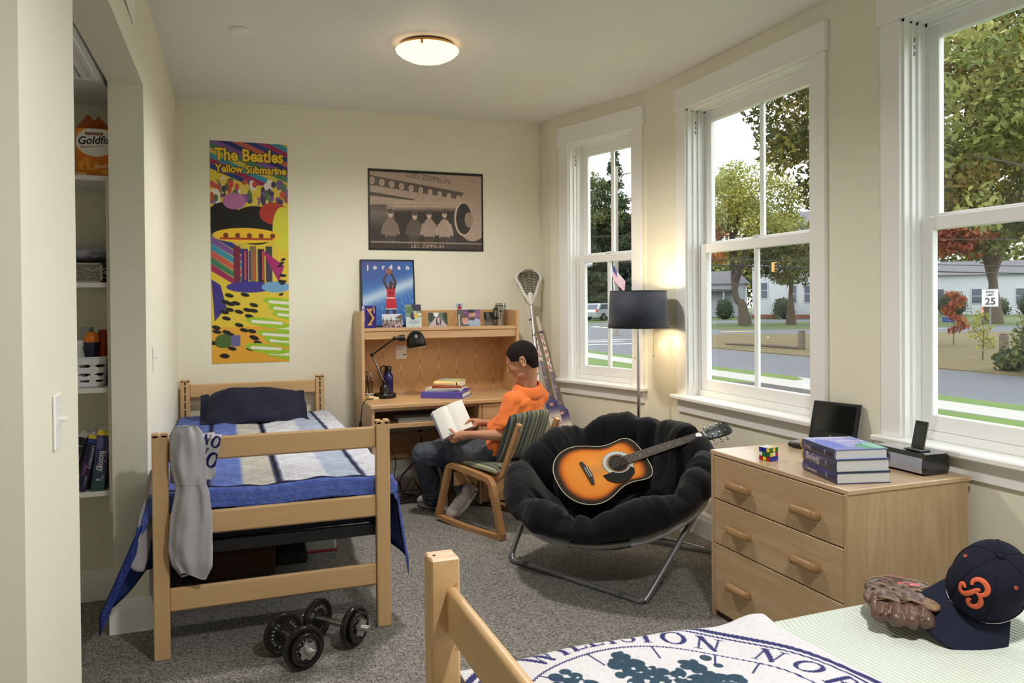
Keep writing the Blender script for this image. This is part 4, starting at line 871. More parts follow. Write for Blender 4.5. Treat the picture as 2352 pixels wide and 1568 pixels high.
# ------------------------------------------------------------------ desk with hutch
dx0, dx1, dyf, dyh = .9325, 2.135, 5.202, 5.545; dT = .762; yb = YB-.022
def cathedral():
    m, nt, p = newmat('oak_veneer_cathedral'); tc = N(nt, 'ShaderNodeTexCoord'); sp_ = N(nt, 'ShaderNodeSeparateXYZ'); nt.links.new(tc.outputs['Object'], sp_.inputs[0])
    mm = lambda op, a=None, b=None, c=None: _math(nt, op, a, b, c)
    wob = N(nt, 'ShaderNodeTexNoise'); wob.inputs['Scale'].default_value = 5; wob.inputs['Detail'].default_value = 3; nt.links.new(tc.outputs['Object'], wob.inputs['Vector'])
    x = mm('ADD', sp_.outputs['X'], mm('MULTIPLY', wob.outputs['Fac'], .035)); k = mm('MULTIPLY', x, 1/.148); fr = mm('SUBTRACT', mm('FRACT', k), .5); ab = mm('ABSOLUTE', fr)
    par = mm('ADD', mm('MULTIPLY', mm('POWER', ab, 2.0), 11.0), mm('MULTIPLY', sp_.outputs['Z'], 2.1))     # nested arches
    arch = mm('SINE', mm('MULTIPLY', mm('ADD', par, mm('MULTIPLY', wob.outputs['Fac'], .5)), 25.0)); strg = mm('SINE', mm('MULTIPLY', x, 620.0))
    sel = mm('SMOOTH_MIN', mm('MULTIPLY', ab, 2.4), 1.0, .2); s_ = mm('ADD', mm('MULTIPLY', arch, mm('SUBTRACT', 1.0, sel)), mm('MULTIPLY', mm('MULTIPLY', strg, .5), sel))
    mp = N(nt, 'ShaderNodeMapping'); mp.inputs['Scale'].default_value = (420, 420, 14); nt.links.new(tc.outputs['Object'], mp.inputs[0]); fz = N(nt, 'ShaderNodeTexNoise'); fz.inputs['Scale'].default_value = 1; nt.links.new(mp.outputs[0], fz.inputs['Vector'])
    f = mm('ADD', mm('MULTIPLY_ADD', s_, .36, .5), mm('MULTIPLY', mm('SUBTRACT', fz.outputs['Fac'], .5), .5)); mx = N(nt, 'ShaderNodeMix', data_type='RGBA'); mx.inputs[6].default_value = (*lin((170, 122, 74)), 1); mx.inputs[7].default_value = (*lin((218, 178, 126)), 1)
    nt.links.new(f, mx.inputs[0]); nt.links.new(mx.outputs[2], p.inputs['Base Color']); p.inputs['Roughness'].default_value = .45; return m
def _math(nt, op, a=None, b=None, c=None):
    n = N(nt, 'ShaderNodeMath', operation=op)
    for i, v in enumerate((a, b, c)):
        if v is None: continue
        if isinstance(v, (int, float)): n.inputs[i].default_value = v
        else: nt.links.new(v, n.inputs[i])
    return n.outputs[0]
W_CATH = cathedral()
desk = thing('desk', ((dx0+dx1)/2, (dyf+yb)/2, 0), 'oak desk with raised hutch and keyboard slot against the back wall', 'desk')
MB().box(dx0, dx1, dyf, yb, dT-.028, dT, .004).build('desktop', W_OX, desk)
MB().box(dx0+.008, dx0+.030, dyf+.02, yb, .0, dT-.028, .002).build('side_panel', W_OZ, desk); MB().box(dx1-.030, dx1-.008, dyf+.02, yb, 0, dT-.028, .002).build('side_panel', W_OZ, desk)
MB().box(1.70, 1.722, dyf+.02, yb, .02, dT-.028, .002).build('divider_panel', W_OZ, desk)
MB().box(dx0+.03, 1.70, yb-.03, yb-.01, .26, .45, .002).build('modesty_panel', W_OX, desk)
MB().box(dx0+.03, 1.70, dyf+.03, yb-.04, .612, .622, .002).build('slot_shelf', W_OX, desk); MB().box(dx0+.03, 1.70, dyf+.022, dyf+.044, .594, .626, .003).build('slot_rail', W_OX, desk)
MB().box(dx0+.03, 1.70, dyf+.05, dyf+.065, dT-.05, dT-.028, .001).build('slot_top_rail', W_OX, desk)
for i, (z0, z1) in enumerate(((.575, .728), (.33, .567), (.03, .322))):
    d = MB().box(1.726, dx1-.034, dyf+.018, dyf+.036, z0, z1, .003).build('drawer', W_OX, desk)
    h = MB(); xm = (1.726+dx1-.034)/2; zc = (z0+z1)/2; h.tube(bez([(xm-.055, dyf+.018, zc), (xm-.045, dyf-.008, zc), (xm+.045, dyf-.008, zc), (xm+.055, dyf+.018, zc)], 5), [(.009, .012)]*16, 8); h.build('handle', wood('handle_oak', (190, 140, 84), (150, 104, 56), 'y'), d, True)
hz = 1.3894
for x in (dx0, dx1-.0225): MB().box(x, x+.0225, dyh, yb, dT, hz, .003).build('hutch_side', W_OZ, desk)
MB().box(dx0+.0225, dx1-.0225, yb-.012, yb-.002, dT, hz, .001).build('hutch_back', W_CATH, desk)
MB().box(dx0+.0225, dx1-.0225, dyh+.006, yb-.012, 1.244, 1.2665, .003).build('hutch_shelf', W_OX, desk)
MB().box(dx0+.0225, dx1-.0225, dyh+.012, dyh+.03, 1.186, 1.242, .003).build('hutch_fascia', W_OX, desk)
gm = thing('cable_grommet', (1.405, yb-.02, 1.14), 'black round cable hole cover under the hutch shelf', 'grommet'); MB().lathe([(0, .003), (.03, .003), (.034, .0), (.034, -.004)], (1.436, yb-.0165, 1.163), 24, axis=(0, -1, 0)).build('ring', M_BLACK, gm, True); MB().lathe([(0, 0), (.026, 0)], (1.436, yb-.0198, 1.163), 24, axis=(0, -1, 0)).build('opening', mat('hole_black', (6, 6, 6), .9), gm)

# ------------------------------------------------------------------ dresser
fx0, fx1, fy0, fy1, fT = 2.114, 2.714, 2.194, 3.042, .762
dr = thing('dresser', ((fx0+fx1)/2, (fy0+fy1)/2, 0), 'light oak three drawer dresser under the windows', 'dresser')
W_TOP = wood('ash_top', (212, 184, 150), (190, 158, 118), 'y', rough=.22, contrast=.6)
MB().box(fx0, fx1+.01, fy0, fy1, fT-.020, fT, .003).build('top', W_TOP, dr)
MB().box(fx0, fx1, fy0+.006, fy0+.026, 0, fT-.02, .002).build('side_panel', W_AZ, dr); MB().box(fx0, fx1, fy1-.026, fy1-.006, 0, fT-.02, .002).build('side_panel', W_AZ, dr)
MB().box(fx1-.012, fx1, fy0+.026, fy1-.026, 0, fT-.02, .001).build('back_panel', W_AZ, dr); MB().box(fx0+.02, fx1-.012, fy0+.026, fy1-.026, .0, .026, .001).build('bottom', mat('dark_base', (70, 46, 36), .8), dr)
MB().box(fx0+.03, fx0+.035, fy0+.026, fy1-.026, .026, fT-.02, 0).build('carcass', mat('carcass_dark', (40, 30, 22), .9), dr)
W_HAND = wood('handle_ash', (186, 148, 102), (146, 108, 68), 'y', scale=1.4, contrast=1.2)
for z0, z1, zc in ((.545, .738, .629), (.340, .540, .430), (.030, .335, .178)):
    d = MB().box(fx0+.002, fx0+.022, fy0+.0285, fy1-.0285, z0, z1, .002).build('drawer', W_AY, dr)
    for yc in (2.412, 2.826):
        h = MB(); L = .066
        pts = bez([(fx0+.004, yc-L, zc), (fx0-.012, yc-L, zc+.002), (fx0-.025, yc-L*.84, zc+.005), (fx0-.027, yc-L*.4, zc+.006), (fx0-.027, yc+L*.4, zc+.006), (fx0-.025, yc+L*.84, zc+.005), (fx0-.012, yc+L, zc+.002), (fx0+.004, yc+L, zc)], 4)
        h.tube(pts, [(.018, .0095)]*len(pts), 12, flat=(0, 0, 1)); h.build('handle', W_HAND, d, True, 180)

# ------------------------------------------------------------------ rocking desk chair
CO = Vector((1.571, 4.421, 0)); CF = Vector((-.397, .918, 0)); CR_ = Vector((.918, .397, 0)); MCH = frame(CO, CR_, CF, (0, 0, 1))
chair = thing('rocking_chair', MCH @ Vector((.26, .3, 0)), 'bentwood rocking desk chair with striped green fabric under the reading boy', 'chair')
W_CH = wood('bent_beech', (196, 150, 100), (168, 122, 76), 'z', contrast=.6)
def stripe_mat(name, ax):
    m, nt, p = newmat(name); tc = N(nt, 'ShaderNodeTexCoord'); d = N(nt, 'ShaderNodeVectorMath', operation='DOT_PRODUCT'); d.inputs[1].default_value = ax; nt.links.new(tc.outputs['Object'], d.inputs[0])
    k = _math(nt, 'FRACT', _math(nt, 'MULTIPLY', d.outputs['Value'], 1/.105)); cr_ = N(nt, 'ShaderNodeValToRGB'); cr_.color_ramp.interpolation = 'CONSTANT'; e = cr_.color_ramp.elements
    cols = [(0, (112, 114, 92)), (.14, (182, 176, 136)), (.20, (104, 106, 90)), (.30, (70, 78, 84)), (.42, (160, 162, 148)), (.47, (96, 100, 84)), (.60, (66, 70, 64)), (.70, (190, 182, 142)), (.73, (122, 124, 100)), (.86, (136, 146, 148)), (.92, (90, 94, 80))]
    e[0].position = 0; e[0].color = (*lin(cols[0][1]), 1); e[1].position = cols[1][0]; e[1].color = (*lin(cols[1][1]), 1)
    for pos, c in cols[2:]: q = e.new(pos); q.color = (*lin(c), 1)
    nt.links.new(k, cr_.inputs[0]); nt.links.new(cr_.outputs[0], p.inputs['Base Color']); p.inputs['Roughness'].default_value = .9
    nb = N(nt, 'ShaderNodeTexNoise'); nb.inputs['Scale'].default_value = 600; nt.links.new(tc.outputs['Object'], nb.inputs['Vector']); b = N(nt, 'ShaderNodeBump'); b.inputs['Strength'].default_value = .3; b.inputs['Distance'].default_value = .001; nt.links.new(nb.outputs['Fac'], b.inputs['Height']); nt.links.new(b.outputs[0], p.inputs['Normal']); return m
M_STR = stripe_mat('striped_upholstery', tuple(CR_))
def strap(pts, w, t, r0, n=6):
    """flat laminated strip following a profile in the chair's side plane"""
    P = bez([(0, f, z) for f, z in pts], n); vs = []; fs = []; m = len(P)
    for i in range(m):
        a = P[max(0, i-1)]; b = P[min(m-1, i+1)]; d = (b-a).normalized(); nn = Vector((0, -d.z, d.y))
        for dr, dn in ((0, -t/2), (w, -t/2), (w, t/2), (0, t/2)): vs.append(P[i]+Vector((r0+dr, 0, 0))+nn*dn)
    for i in range(m-1):
        for k in range(4): fs.append((i*4+k, i*4+(k+1) % 4, (i+1)*4+(k+1) % 4, (i+1)*4+k))
    fs += [(3, 2, 1, 0), tuple((m-1)*4+k for k in range(4))]; return vs, fs
for r0 in (0, .49):
    mb = MB(MCH)
    mb.add(*strap([(-.005, .018), (.06, .015), (.3, .012), (.5, .022), (.635, .036)], .04, .028, r0))
    mb.add(*strap([(.625, .03), (.585, .15), (.52, .345), (.505, .375), (.475, .389), (.44, .388), (.30, .374), (.16, .358), (.12, .348), (.095, .32), (.085, .29), (.045, .15), (.01, .03)], .04, .034, r0))
    mb.build('side_frame', W_CH, chair, True, 30)
for r0 in (.085, .425):
    mb = MB(MCH); mb.add(*strap([(.30, .362), (.17, .345), (.115, .352), (.08, .385), (.045, .46), (-.02, .60), (-.068, .705)], .030, .030, r0)); o = mb.build('back_post', W_CH, chair, True, 30)
    for f, z in ((-.062, .68), (.025, .505)): MB(MCH).cyl((r0+.015, f-.014, z-.006), (r0+.015, f-.022, z-.01), .008, n=10).build('screw', M_CHROME, o)
for f0, z0, z1 in ((.13, .235, .335), (.47, .25, .345)): MB(MCH).box(.04, .49, f0, f0+.022, z0, z1, .003).build('stretcher', wood('beech_panel', (206, 164, 112), (184, 138, 88), 'x', contrast=.6), chair)
sc_m = MB()
def seat_fn(u, v):
    a, b = u*2-1, v*2-1; r = .265+.215*a*(1-.10*max(0, b)); f = .335+.235*b; e = (max(0, 1-a**6)*max(0, 1-b**6))**.5
    return r, f, e
for sg in (1, -1):
    def fn(u, v, sg=sg):
        if sg < 0: u = 1-u
        r, f, e = seat_fn(u, v); z = .392+.04*(f-.1)+(.034*e*sg if sg > 0 else -.018*e); return MCH @ Vector((r, f, z))
    sc_m.grid(fn, 16, 14)
sc_m.build('seat', M_STR, chair, True, 60)
bk = MB()
for sg in (1, -1):
    def fn(u, v, sg=sg):
        if sg > 0: u = 1-u
        a, b = u*2-1, v*2-1; z = .60+.155*b; fc = .0+(z-.60)*(-.44); cur = .05*(a*a); rr = .265+.19*a*(1-.06*abs(b)**3); e = (max(0, 1-abs(a)**5)*max(0, 1-abs(b)**5))**.5
        return MCH @ Vector((rr, fc+.018+cur+(.026*e*sg), z+.02*(1-a*a)))
    bk.grid(fn, 18, 16)
bk.build('backrest', M_STR, chair, True, 60)

# ------------------------------------------------------------------ the reading boy
boy = thing('person', (1.70, 4.85, 0), 'short-haired boy in orange polo shirt and jeans sitting and reading a book', 'person')
V3 = lambda *p: Vector(p)
Hc = V3(1.837, 4.732, 1.066); hf = V3(-.747, .515, -.42).normalized(); hu = (V3(0, 0, 1)-hf*hf.z).normalized(); hl = hu.cross(hf); HR = Matrix((hf, hl, hu)).transposed()
J = dict(pelvis=V3(1.742, 4.803, .475), lhip=V3(1.655, 4.765, .475), rhip=V3(1.83, 4.86, .475), belly=V3(1.765, 4.796, .56), chest=V3(1.84, 4.767, .726), neck=V3(1.888, 4.752, .884),
    lsh=V3(1.745, 4.675, .812), rsh=V3(2.00, 4.825, .812), lel=V3(1.672, 4.640, .600), lwr=V3(1.487, 4.700, .612), rel=V3(1.868, 4.971, .590), rwr=V3(1.622, 4.882, .650),
    lkn=V3(1.268, 5.120, .425), lan=V3(1.372, 5.268, .10), rkn=V3(1.42, 5.26, .42), ran=V3(1.535, 4.975, .175))
hp_ = lambda f, l, u: Hc+hf*f+hl*l+hu*u
sk = MB()
sk.ell(hp_(-.014, 0, .030), (.103, .079, .094), 24, 16, HR); sk.ell(hp_(-.050, 0, .012), (.064, .072, .076), 20, 12, HR); sk.ell(hp_(.030, 0, -.022), (.068, .060, .070), 20, 12, HR); sk.ell(hp_(.034, 0, -.078), (.048, .046, .040), 18, 12, HR)
sk.ell(hp_(.062, 0, -.104), (.020, .020, .016), 12, 8, HR)                       # chin
sk.capsule(hp_(.088, 0, .010), hp_(.112, 0, -.034), .008, .012); sk.ell(hp_(.112, 0, -.036), (.010, .012, .008), 10, 8, HR); sk.ell(hp_(.098, .009, -.040), .008, 10, 8); sk.ell(hp_(.098, -.009, -.040), .008, 10, 8)   # nose
sk.ell(hp_(.086, .026, .022), (.010, .022, .008), 12, 8, HR); sk.ell(hp_(.086, -.026, .022), (.010, .022, .008), 12, 8, HR)   # brows
sk.ell(hp_(.076, .030, .002), (.011, .014, .010), 12, 8, HR); sk.ell(hp_(.076, -.030, .002), (.011, .014, .010), 12, 8, HR)   # eyelids
sk.ell(hp_(.086, 0, -.063), (.013, .020, .0055), 12, 8, HR); sk.ell(hp_(.084, 0, -.075), (.012, .018, .006), 12, 8, HR)         # lips
sk.ell(hp_(.052, .040, -.030), (.026, .014, .026), 12, 8, HR); sk.ell(hp_(.052, -.040, -.030), (.026, .014, .026), 12, 8, HR)   # cheeks
for s in (1, -1):                                                                  # ears
    for k in range(9):
        a0, a1 = -1.9+k*.45, -1.9+(k+1)*.45
        q = lambda a: hp_(-.022-.017*math.cos(a)-.004, s*.083, -.012+.030*math.sin(a))
        sk.capsule(q(a0), q(a1), .0055, .0055, 8)
    sk.ell(hp_(-.018, s*.077, -.012), (.015, .006, .026), 12, 8, HR); sk.ell(hp_(-.014, s*.080, -.040), (.008, .006, .010), 10, 8, HR)
sk.capsule(hp_(-.045, 0, -.035), J['neck'], .054, .058, 16); sk.capsule(hp_(-.01, 0, -.06), J['neck']+V3(-.02, .02, -.01), .046, .05, 16)
sk.capsule(J['neck'], J['chest'], .06, .10); sk.capsule(J['chest'], J['pelvis'], .10, .095); sk.capsule(J['lsh'], J['rsh'], .045, .045)
sk.capsule(J['lsh'], J['lel'], .045, .037); sk.capsule(J['lel'], J['lel'].lerp(J['lwr'], .35), .036, .036); sk.capsule(J['lel'].lerp(J['lwr'], .35), J['lwr'], .036, .023)
sk.capsule(J['rsh'], J['rel'], .045, .037); sk.capsule(J['rel'], J['rel'].lerp(J['rwr'], .35), .036, .036); sk.capsule(J['rel'].lerp(J['rwr'], .35), J['rwr'], .036, .023)
for a, b, c in (('lhip', 'lkn', 'lan'), ('rhip', 'rkn', 'ran')): sk.capsule(J['pelvis'], J[a], .08, .07); sk.capsule(J[a], J[b], .066, .048); sk.capsule(J[b], J[c], .046, .030)
# open book and the two hands that hold it
bs = V3(-.25, .485, .84).normalized(); ba = V3(.92, .067, .39); ba = (ba-bs*ba.dot(bs)).normalized(); bn_ = ba.cross(bs)          # spine, across, out of the page
Bb = V3(1.428, 4.827, .607)
def finger(pts, r0, r1):
    m = len(pts)
    for i in range(m-1): sk.capsule(pts[i], pts[i+1], r0+(r1-r0)*i/(m-1), r0+(r1-r0)*(i+1)/(m-1), 8)
# left hand (nearer): palm under the lower edge, thumb up on the page
P = Bb-ba*.012+bn_*.040-bs*.030; lw = J['lwr']
sk.ell(P.lerp(lw, .28), (.030, .018, .034), 14, 10, Matrix((ba, bn_, bs)).transposed()); sk.capsule(lw, P.lerp(lw, .4), .023, .026); sk.ell(P, (.034, .018, .026), 14, 10, Matrix((ba, bn_, bs)).transposed())
for i, (o_, L_) in enumerate(((-.034, .9), (-.014, 1.0), (.006, .96), (.024, .8))):
    k0 = P+ba*o_-bs*.002-bn_*.004; finger([k0, k0-bs*.020-bn_*.026*L_-ba*.006, k0-bs*.006-bn_*.058*L_-ba*.010, k0+bs*.018-bn_*.066*L_-ba*.012, k0+bs*.036-bn_*.064*L_-ba*.012], .0098, .0075)
tb = P-ba*.022+bn_*.004; finger([P-ba*.004+bn_*.004, tb+bs*.016+bn_*.002, tb+bs*.042-ba*.006-bn_*.004, tb+bs*.062-ba*.012-bn_*.014], .0125, .0085)
# right hand: grips the right page edge from the side, thumb across the page
Pr = Bb+ba*.115+bs*.030-bn_*.004; rw = J['rwr']
sk.capsule(rw, Pr.lerp(rw, .35), .023, .027); sk.ell(Pr.lerp(rw, .25), (.032, .020, .030), 14, 10, Matrix((ba, bn_, bs)).transposed())
for i, (o_, L_) in enumerate(((.022, .95), (.004, 1.0), (-.014, .95), (-.030, .8))):
    k0 = Pr+bs*o_+ba*.006-bn_*.006; finger([k0, k0-ba*.024*L_-bn_*.022, k0-ba*.052*L_-bn_*.024, k0-ba*.068*L_-bn_*.020], .0098, .0075)
finger([Pr+ba*.008+bs*.010+bn_*.006, Pr-ba*.012+bs*.016+bn_*.018, Pr-ba*.034+bs*.010+bn_*.017, Pr-ba*.052+bs*.002+bn_*.013], .012, .0085)
M_SKIN = mat('skin', (196, 142, 110), .55, var=.06, scale=30, spec=.35); M_SKIN.node_tree.nodes['Principled BSDF'].inputs['Subsurface Weight'].default_value = .06
M_SKIN.node_tree.nodes['Principled BSDF'].inputs['Subsurface Radius'].default_value = (.01, .004, .002)
body = blob('body', sk, M_SKIN, boy, .0042, 5, .5)
# hair: close-cropped shell over the scalp
def hair():
    me = body.data; n = len(me.vertices); co = np.empty(n*3); me.vertices.foreach_get('co', co); co = co.reshape(-1, 3)+np.array(ORG[body.name]); no = np.empty(n*3); me.vertices.foreach_get('normal', no); no = no.reshape(-1, 3)
    d = co-np.array(Hc); f = d @ np.array(hf); l = d @ np.array(hl); u = d @ np.array(hu); al = np.abs(l)
    rear = np.interp(f, [-.2, -.10, -.055, -.03, -.012, .02, .05, .064, .12], [-.086, -.086, -.076, -.020, .000, .010, .022, .062, .2])
    m = (u > rear+.003*np.sin(al*160)) & (np.linalg.norm(d, axis=1) < .17) & ~((al > .079) & (f > -.046) & (f < .01) & (u < .022))
    idx = np.where(m)[0]; mp = -np.ones(n, int); mp[idx] = np.arange(len(idx)); F = [tuple(mp[v] for v in p.vertices) for p in me.polygons if all(m[v] for v in p.vertices)]
    off = .0045+.0012*nz(co[idx], 160); P_ = co[idx]+no[idx]*off[:, None]; h = MB(); h.add([tuple(p) for p in P_], F)
    hm, nt, p = newmat('cropped_dark_hair'); tc = N(nt, 'ShaderNodeTexCoord'); n1 = N(nt, 'ShaderNodeTexNoise'); n1.inputs['Scale'].default_value = 420; n1.inputs['Detail'].default_value = 2; nt.links.new(tc.outputs['Object'], n1.inputs['Vector'])
    mx = N(nt, 'ShaderNodeMix', data_type='RGBA'); mx.inputs[6].default_value = (*lin((14, 11, 11)), 1); mx.inputs[7].default_value = (*lin((44, 36, 34)), 1); nt.links.new(n1.outputs['Fac'], mx.inputs[0]); nt.links.new(mx.outputs[2], p.inputs['Base Color']); p.inputs['Roughness'].default_value = .85; p.inputs['Specular IOR Level'].default_value = .15
    b = N(nt, 'ShaderNodeBump'); b.inputs['Strength'].default_value = .9; b.inputs['Distance'].default_value = .003; nt.links.new(n1.outputs['Fac'], b.inputs['Height']); nt.links.new(b.outputs[0], p.inputs['Normal'])
    o = h.build('hair', hm, boy, True, 180); md = o.modifiers.new('t', 'SOLIDIFY'); md.thickness = .005; md.offset = -1
hair()
M_BROW = mat('brow_hair', (26, 20, 18), .8)
for s in (1, -1):
    MB().tube([hp_(.088, s*.010, .024), hp_(.086, s*.026, .029), hp_(.072, s*.044, .024)], [.0035, .0042, .002], 6).build('eyebrow', M_BROW, boy, True)
    MB().tube([hp_(.0845, s*.020, -.002), hp_(.0825, s*.031, -.0055), hp_(.073, s*.042, -.001)], [.0012, .0016, .001], 6).build('eyelashes', M_BROW, boy, True)
# polo shirt
sh = MB(); shl = (J['lsh']-J['rsh']).normalized(); fwd = V3(0, 0, 1).cross(shl)*-1
if fwd.dot(V3(-.4, .9, 0)) < 0: fwd = -fwd
def torso(c, w, d, h): Rm = Matrix((shl, fwd, V3(0, 0, 1))).transposed(); sh.ell(c, (w, d, h), 24, 14, Rm)
torso(J['chest']+V3(.006, -.004, .0), .176, .118, .135); torso(J['chest']+V3(.018, -.012, .055), .168, .105, .085); torso(J['belly']+V3(0, 0, .03), .160, .122, .14); torso(J['pelvis']+V3(.012, -.01, .03), .165, .130, .085)
sh.capsule(J['lsh'], J['rsh'], .062, .062, 16); sh.capsule(J['neck']+V3(0, 0, -.05), J['chest'], .075, .11, 16)
for s in ('l', 'r'):
    a, b = J[s+'sh'], J[s+'el']; e = a.lerp(b, .66); sh.capsule(a, e, .055, .066, 16); d = (b-a).normalized(); sh.tube([a.lerp(b, .5), a.lerp(b, .76)], [.063, .072], 20)
sh.capsule(J['lhip']+V3(.01, -.02, .03), J['pelvis'], .085, .10, 16)
def shirt_disp(co, no):
    n1 = nz(co, (14, 14, 30)); n2 = nz(co, (30, 30, 12), 5.); d = (co-np.array(J['chest'])) @ np.array(shl); z = co[:, 2]
    diag = np.sin((z*1.1+d*.9)*62+6*nz(co, 6, 2.)); amp = np.clip((.86-z)/.2, .15, 1)
    return .004+amp*(.0085*n1+.006*n2+.0075*diag*np.clip(n1+.55, 0, 1))
M_ORANGE = mat('orange_pique', (232, 122, 60), .85, var=.05, scale=14, bump=.25, bscale=700, sheen=.15, spec=.2)
blob('polo_shirt', sh, M_ORANGE, boy, .0062, 12, .5, shirt_disp)
cl_ = MB()   # collar standing round the neck
nk = J['neck']+V3(.002, -.004, .012); cax = (hp_(-.03, 0, -.06)-nk).normalized(); cx1 = shl; cy1 = cax.cross(cx1).normalized(); cx1 = cy1.cross(cax)
def collar(u, v):
    a = 2*PI*u; r = .063+.042*v**1.2; up = .020+.012*math.sin(v*PI)-.050*v**1.6+.012*math.cos(a-PI/2)*0
    p = nk+cax*(up-.004)+cx1*math.cos(a)*(r*1.12)+cy1*math.sin(a)*(r*1.02); return p-V3(0, 0, .012*v)
cl_.grid(collar, 40, 6, cu=True); o = cl_.build('collar', M_ORANGE, boy, True, 180); md = o.modifiers.new('t', 'SOLIDIFY'); md.thickness = .004
# jeans
jn = MB(); Rm = Matrix((shl, fwd, V3(0, 0, 1))).transposed(); jn.ell(J['pelvis']+V3(0, 0, -.0), (.160, .125, .085), 22, 14, Rm)
for s, k in (('l', 1.0), ('r', .96)):
    h, kn, an = J[s+'hip'], J[s+'kn'], J[s+'an']; jn.capsule(J['pelvis'], h, .095, .092, 16); jn.capsule(h, kn, .093*k, .078*k, 18); jn.capsule(kn, kn.lerp(an, .45), .078*k, .070*k, 16); jn.capsule(kn.lerp(an, .45), an, .070*k, .062*k, 16); d = (an-kn).normalized(); jn.tube([kn.lerp(an, .7), an+d*.05], [.064, .066], 18)
def jean_disp(co, no):
    n1 = nz(co, 15); n2 = nz(co, 34, 3.); kn = np.array(J['lkn']); dk = np.linalg.norm(co-kn, axis=1); ank = np.clip((.30-co[:, 2])/.2, 0, 1); r = nz(co, (9, 9, 46), 7.)
    return .003+.006*n1+.003*n2+.010*r*ank+.006*np.exp(-(dk/.14)**2)*nz(co, 42, 9.)
jm, nt, p = newmat('washed_denim'); tc = N(nt, 'ShaderNodeTexCoord'); n1 = N(nt, 'ShaderNodeTexNoise'); n1.inputs['Scale'].default_value = 7; n1.inputs['Detail'].default_value = 6; nt.links.new(tc.outputs['Object'], n1.inputs['Vector'])
cr_ = N(nt, 'ShaderNodeValToRGB'); e = cr_.color_ramp.elements; e[0].position = .30; e[0].color = (*lin((28, 34, 48)), 1); e[1].position = .75; e[1].color = (*lin((92, 98, 104)), 1); nt.links.new(n1.outputs['Fac'], cr_.inputs[0]); nt.links.new(cr_.outputs[0], p.inputs['Base Color']); p.inputs['Roughness'].default_value = .9
nb_ = N(nt, 'ShaderNodeTexNoise'); nb_.inputs['Scale'].default_value = 500; nt.links.new(tc.outputs['Object'], nb_.inputs['Vector']); b = N(nt, 'ShaderNodeBump'); b.inputs['Strength'].default_value = .35; b.inputs['Distance'].default_value = .0015; nt.links.new(nb_.outputs['Fac'], b.inputs['Height']); nt.links.new(b.outputs[0], p.inputs['Normal'])
blob('jeans', jn, jm, boy, .0062, 5, .5, jean_disp)
# shoes
M_SHOE = mat('grey_suede', (176, 166, 160), .85, var=.06, scale=20, bump=.2); M_SOLE = mat('shoe_sole', (206, 200, 196), .7)
def shoe(heel, toe, up, nm):
    heel, toe, up = Vector(heel), Vector(toe), Vector(up); d = (toe-heel); L = d.length; d /= L; up = (up-d*up.dot(d)).normalized(); w = d.cross(up); R3 = Matrix((d, w, up)).transposed(); q = lambda f, s_, z: heel+d*L*f+w*s_+up*z
    m = MB(); m.ell(q(.84, 0, .036), (.055, .046, .034), 16, 10, R3); m.ell(q(.55, 0, .045), (.09, .043, .044), 16, 10, R3); m.ell(q(.2, 0, .052), (.055, .037, .052), 16, 10, R3); m.ell(q(.16, 0, .075), (.045, .036, .04), 16, 10, R3)
    s_ = blob('shoe', m, M_SHOE, boy, .005, 4); out = []
    for i in range(28):
        a = 2*PI*i/28; f = .5+.51*math.cos(a); wd = (.046 if f > .45 else .040)*(abs(math.sin(a))**.8)*(1 if math.sin(a) > 0 else -1); out.append((f*L, wd))
    so = MB(); so.prism(out, 0, .024, heel, d, w, up); so.build('sole', M_SOLE, s_, True, 40)
    ln = MB()
    for k in range(3): ln.tube([q(.58+.07*k, -.020, .082-.010*k), q(.58+.07*k, 0, .092-.011*k), q(.58+.07*k, .020, .082-.010*k)], .0028, 6)
    ln.build('lace', M_WHITEP, s_)
shoe((1.452, 5.195, .008), (1.315, 5.425, .008), (0, 0, 1), 'a'); shoe((1.590, 4.935, .205), (1.418, 4.965, .022), (.60, -.18, .78), 'b')
# the book itself
bk_ = thing('open_book', Bb, 'thick open paperback book held by the boy', 'book'); hB = .198
def half(sgn, w, th, name):
    m = MB(); n = 12
    def fn(u, v, top=True):
        x = u*w; hump = .016*math.sin(min(1, u*2.2)*PI*.5)*(1-u*.55); z = hump*(1 if top else 0)-(0 if top else th)+(.0 if top else 0)
        dr = -.30*x*x/w if sgn < 0 else .05*x
        return Bb+bs*(v*hB)+ba*(sgn*x)+bn_*(z+dr)
    m.grid(lambda u, v: fn(u if sgn > 0 else 1-u, v) if sgn > 0 else fn(1-u, v), n, 2); m.grid(lambda u, v: fn(1-u, v, False) if sgn > 0 else fn(u, v, False), n, 2)
    for v in (0, 1): m.grid(lambda u, t, v=v: fn(u, v, True).lerp(fn(u, v, False), t if (v == 0) == (sgn > 0) else t), n, 2)
    m.grid(lambda v, t: fn(1, v, True).lerp(fn(1, v, False), t), 2, 2); return m.build(name, M_PAPER, bk_, True, 30)
half(1, .108, .006, 'right_pages'); half(-1, .10, .026, 'left_pages')
cov = MB(); cov.grid(lambda u, v: Bb+bs*(v*(hB+.004)-.002)+ba*((u-.5)*.214)+bn_*(-.0275-.004*math.cos((u-.5)*PI)+(.05*max(0, (u-.5)*2)*.108+(-.30*.1*max(0, (.5-u)*2)**2 if u < .5 else .0))+(.021*max(0, (u-.5)*2)**.5)), 14, 2); o = cov.build('cover', mat('pale_cover', (170, 176, 206), .5), bk_, True, 180); md = o.modifiers.new('t', 'SOLIDIFY'); md.thickness = .0015

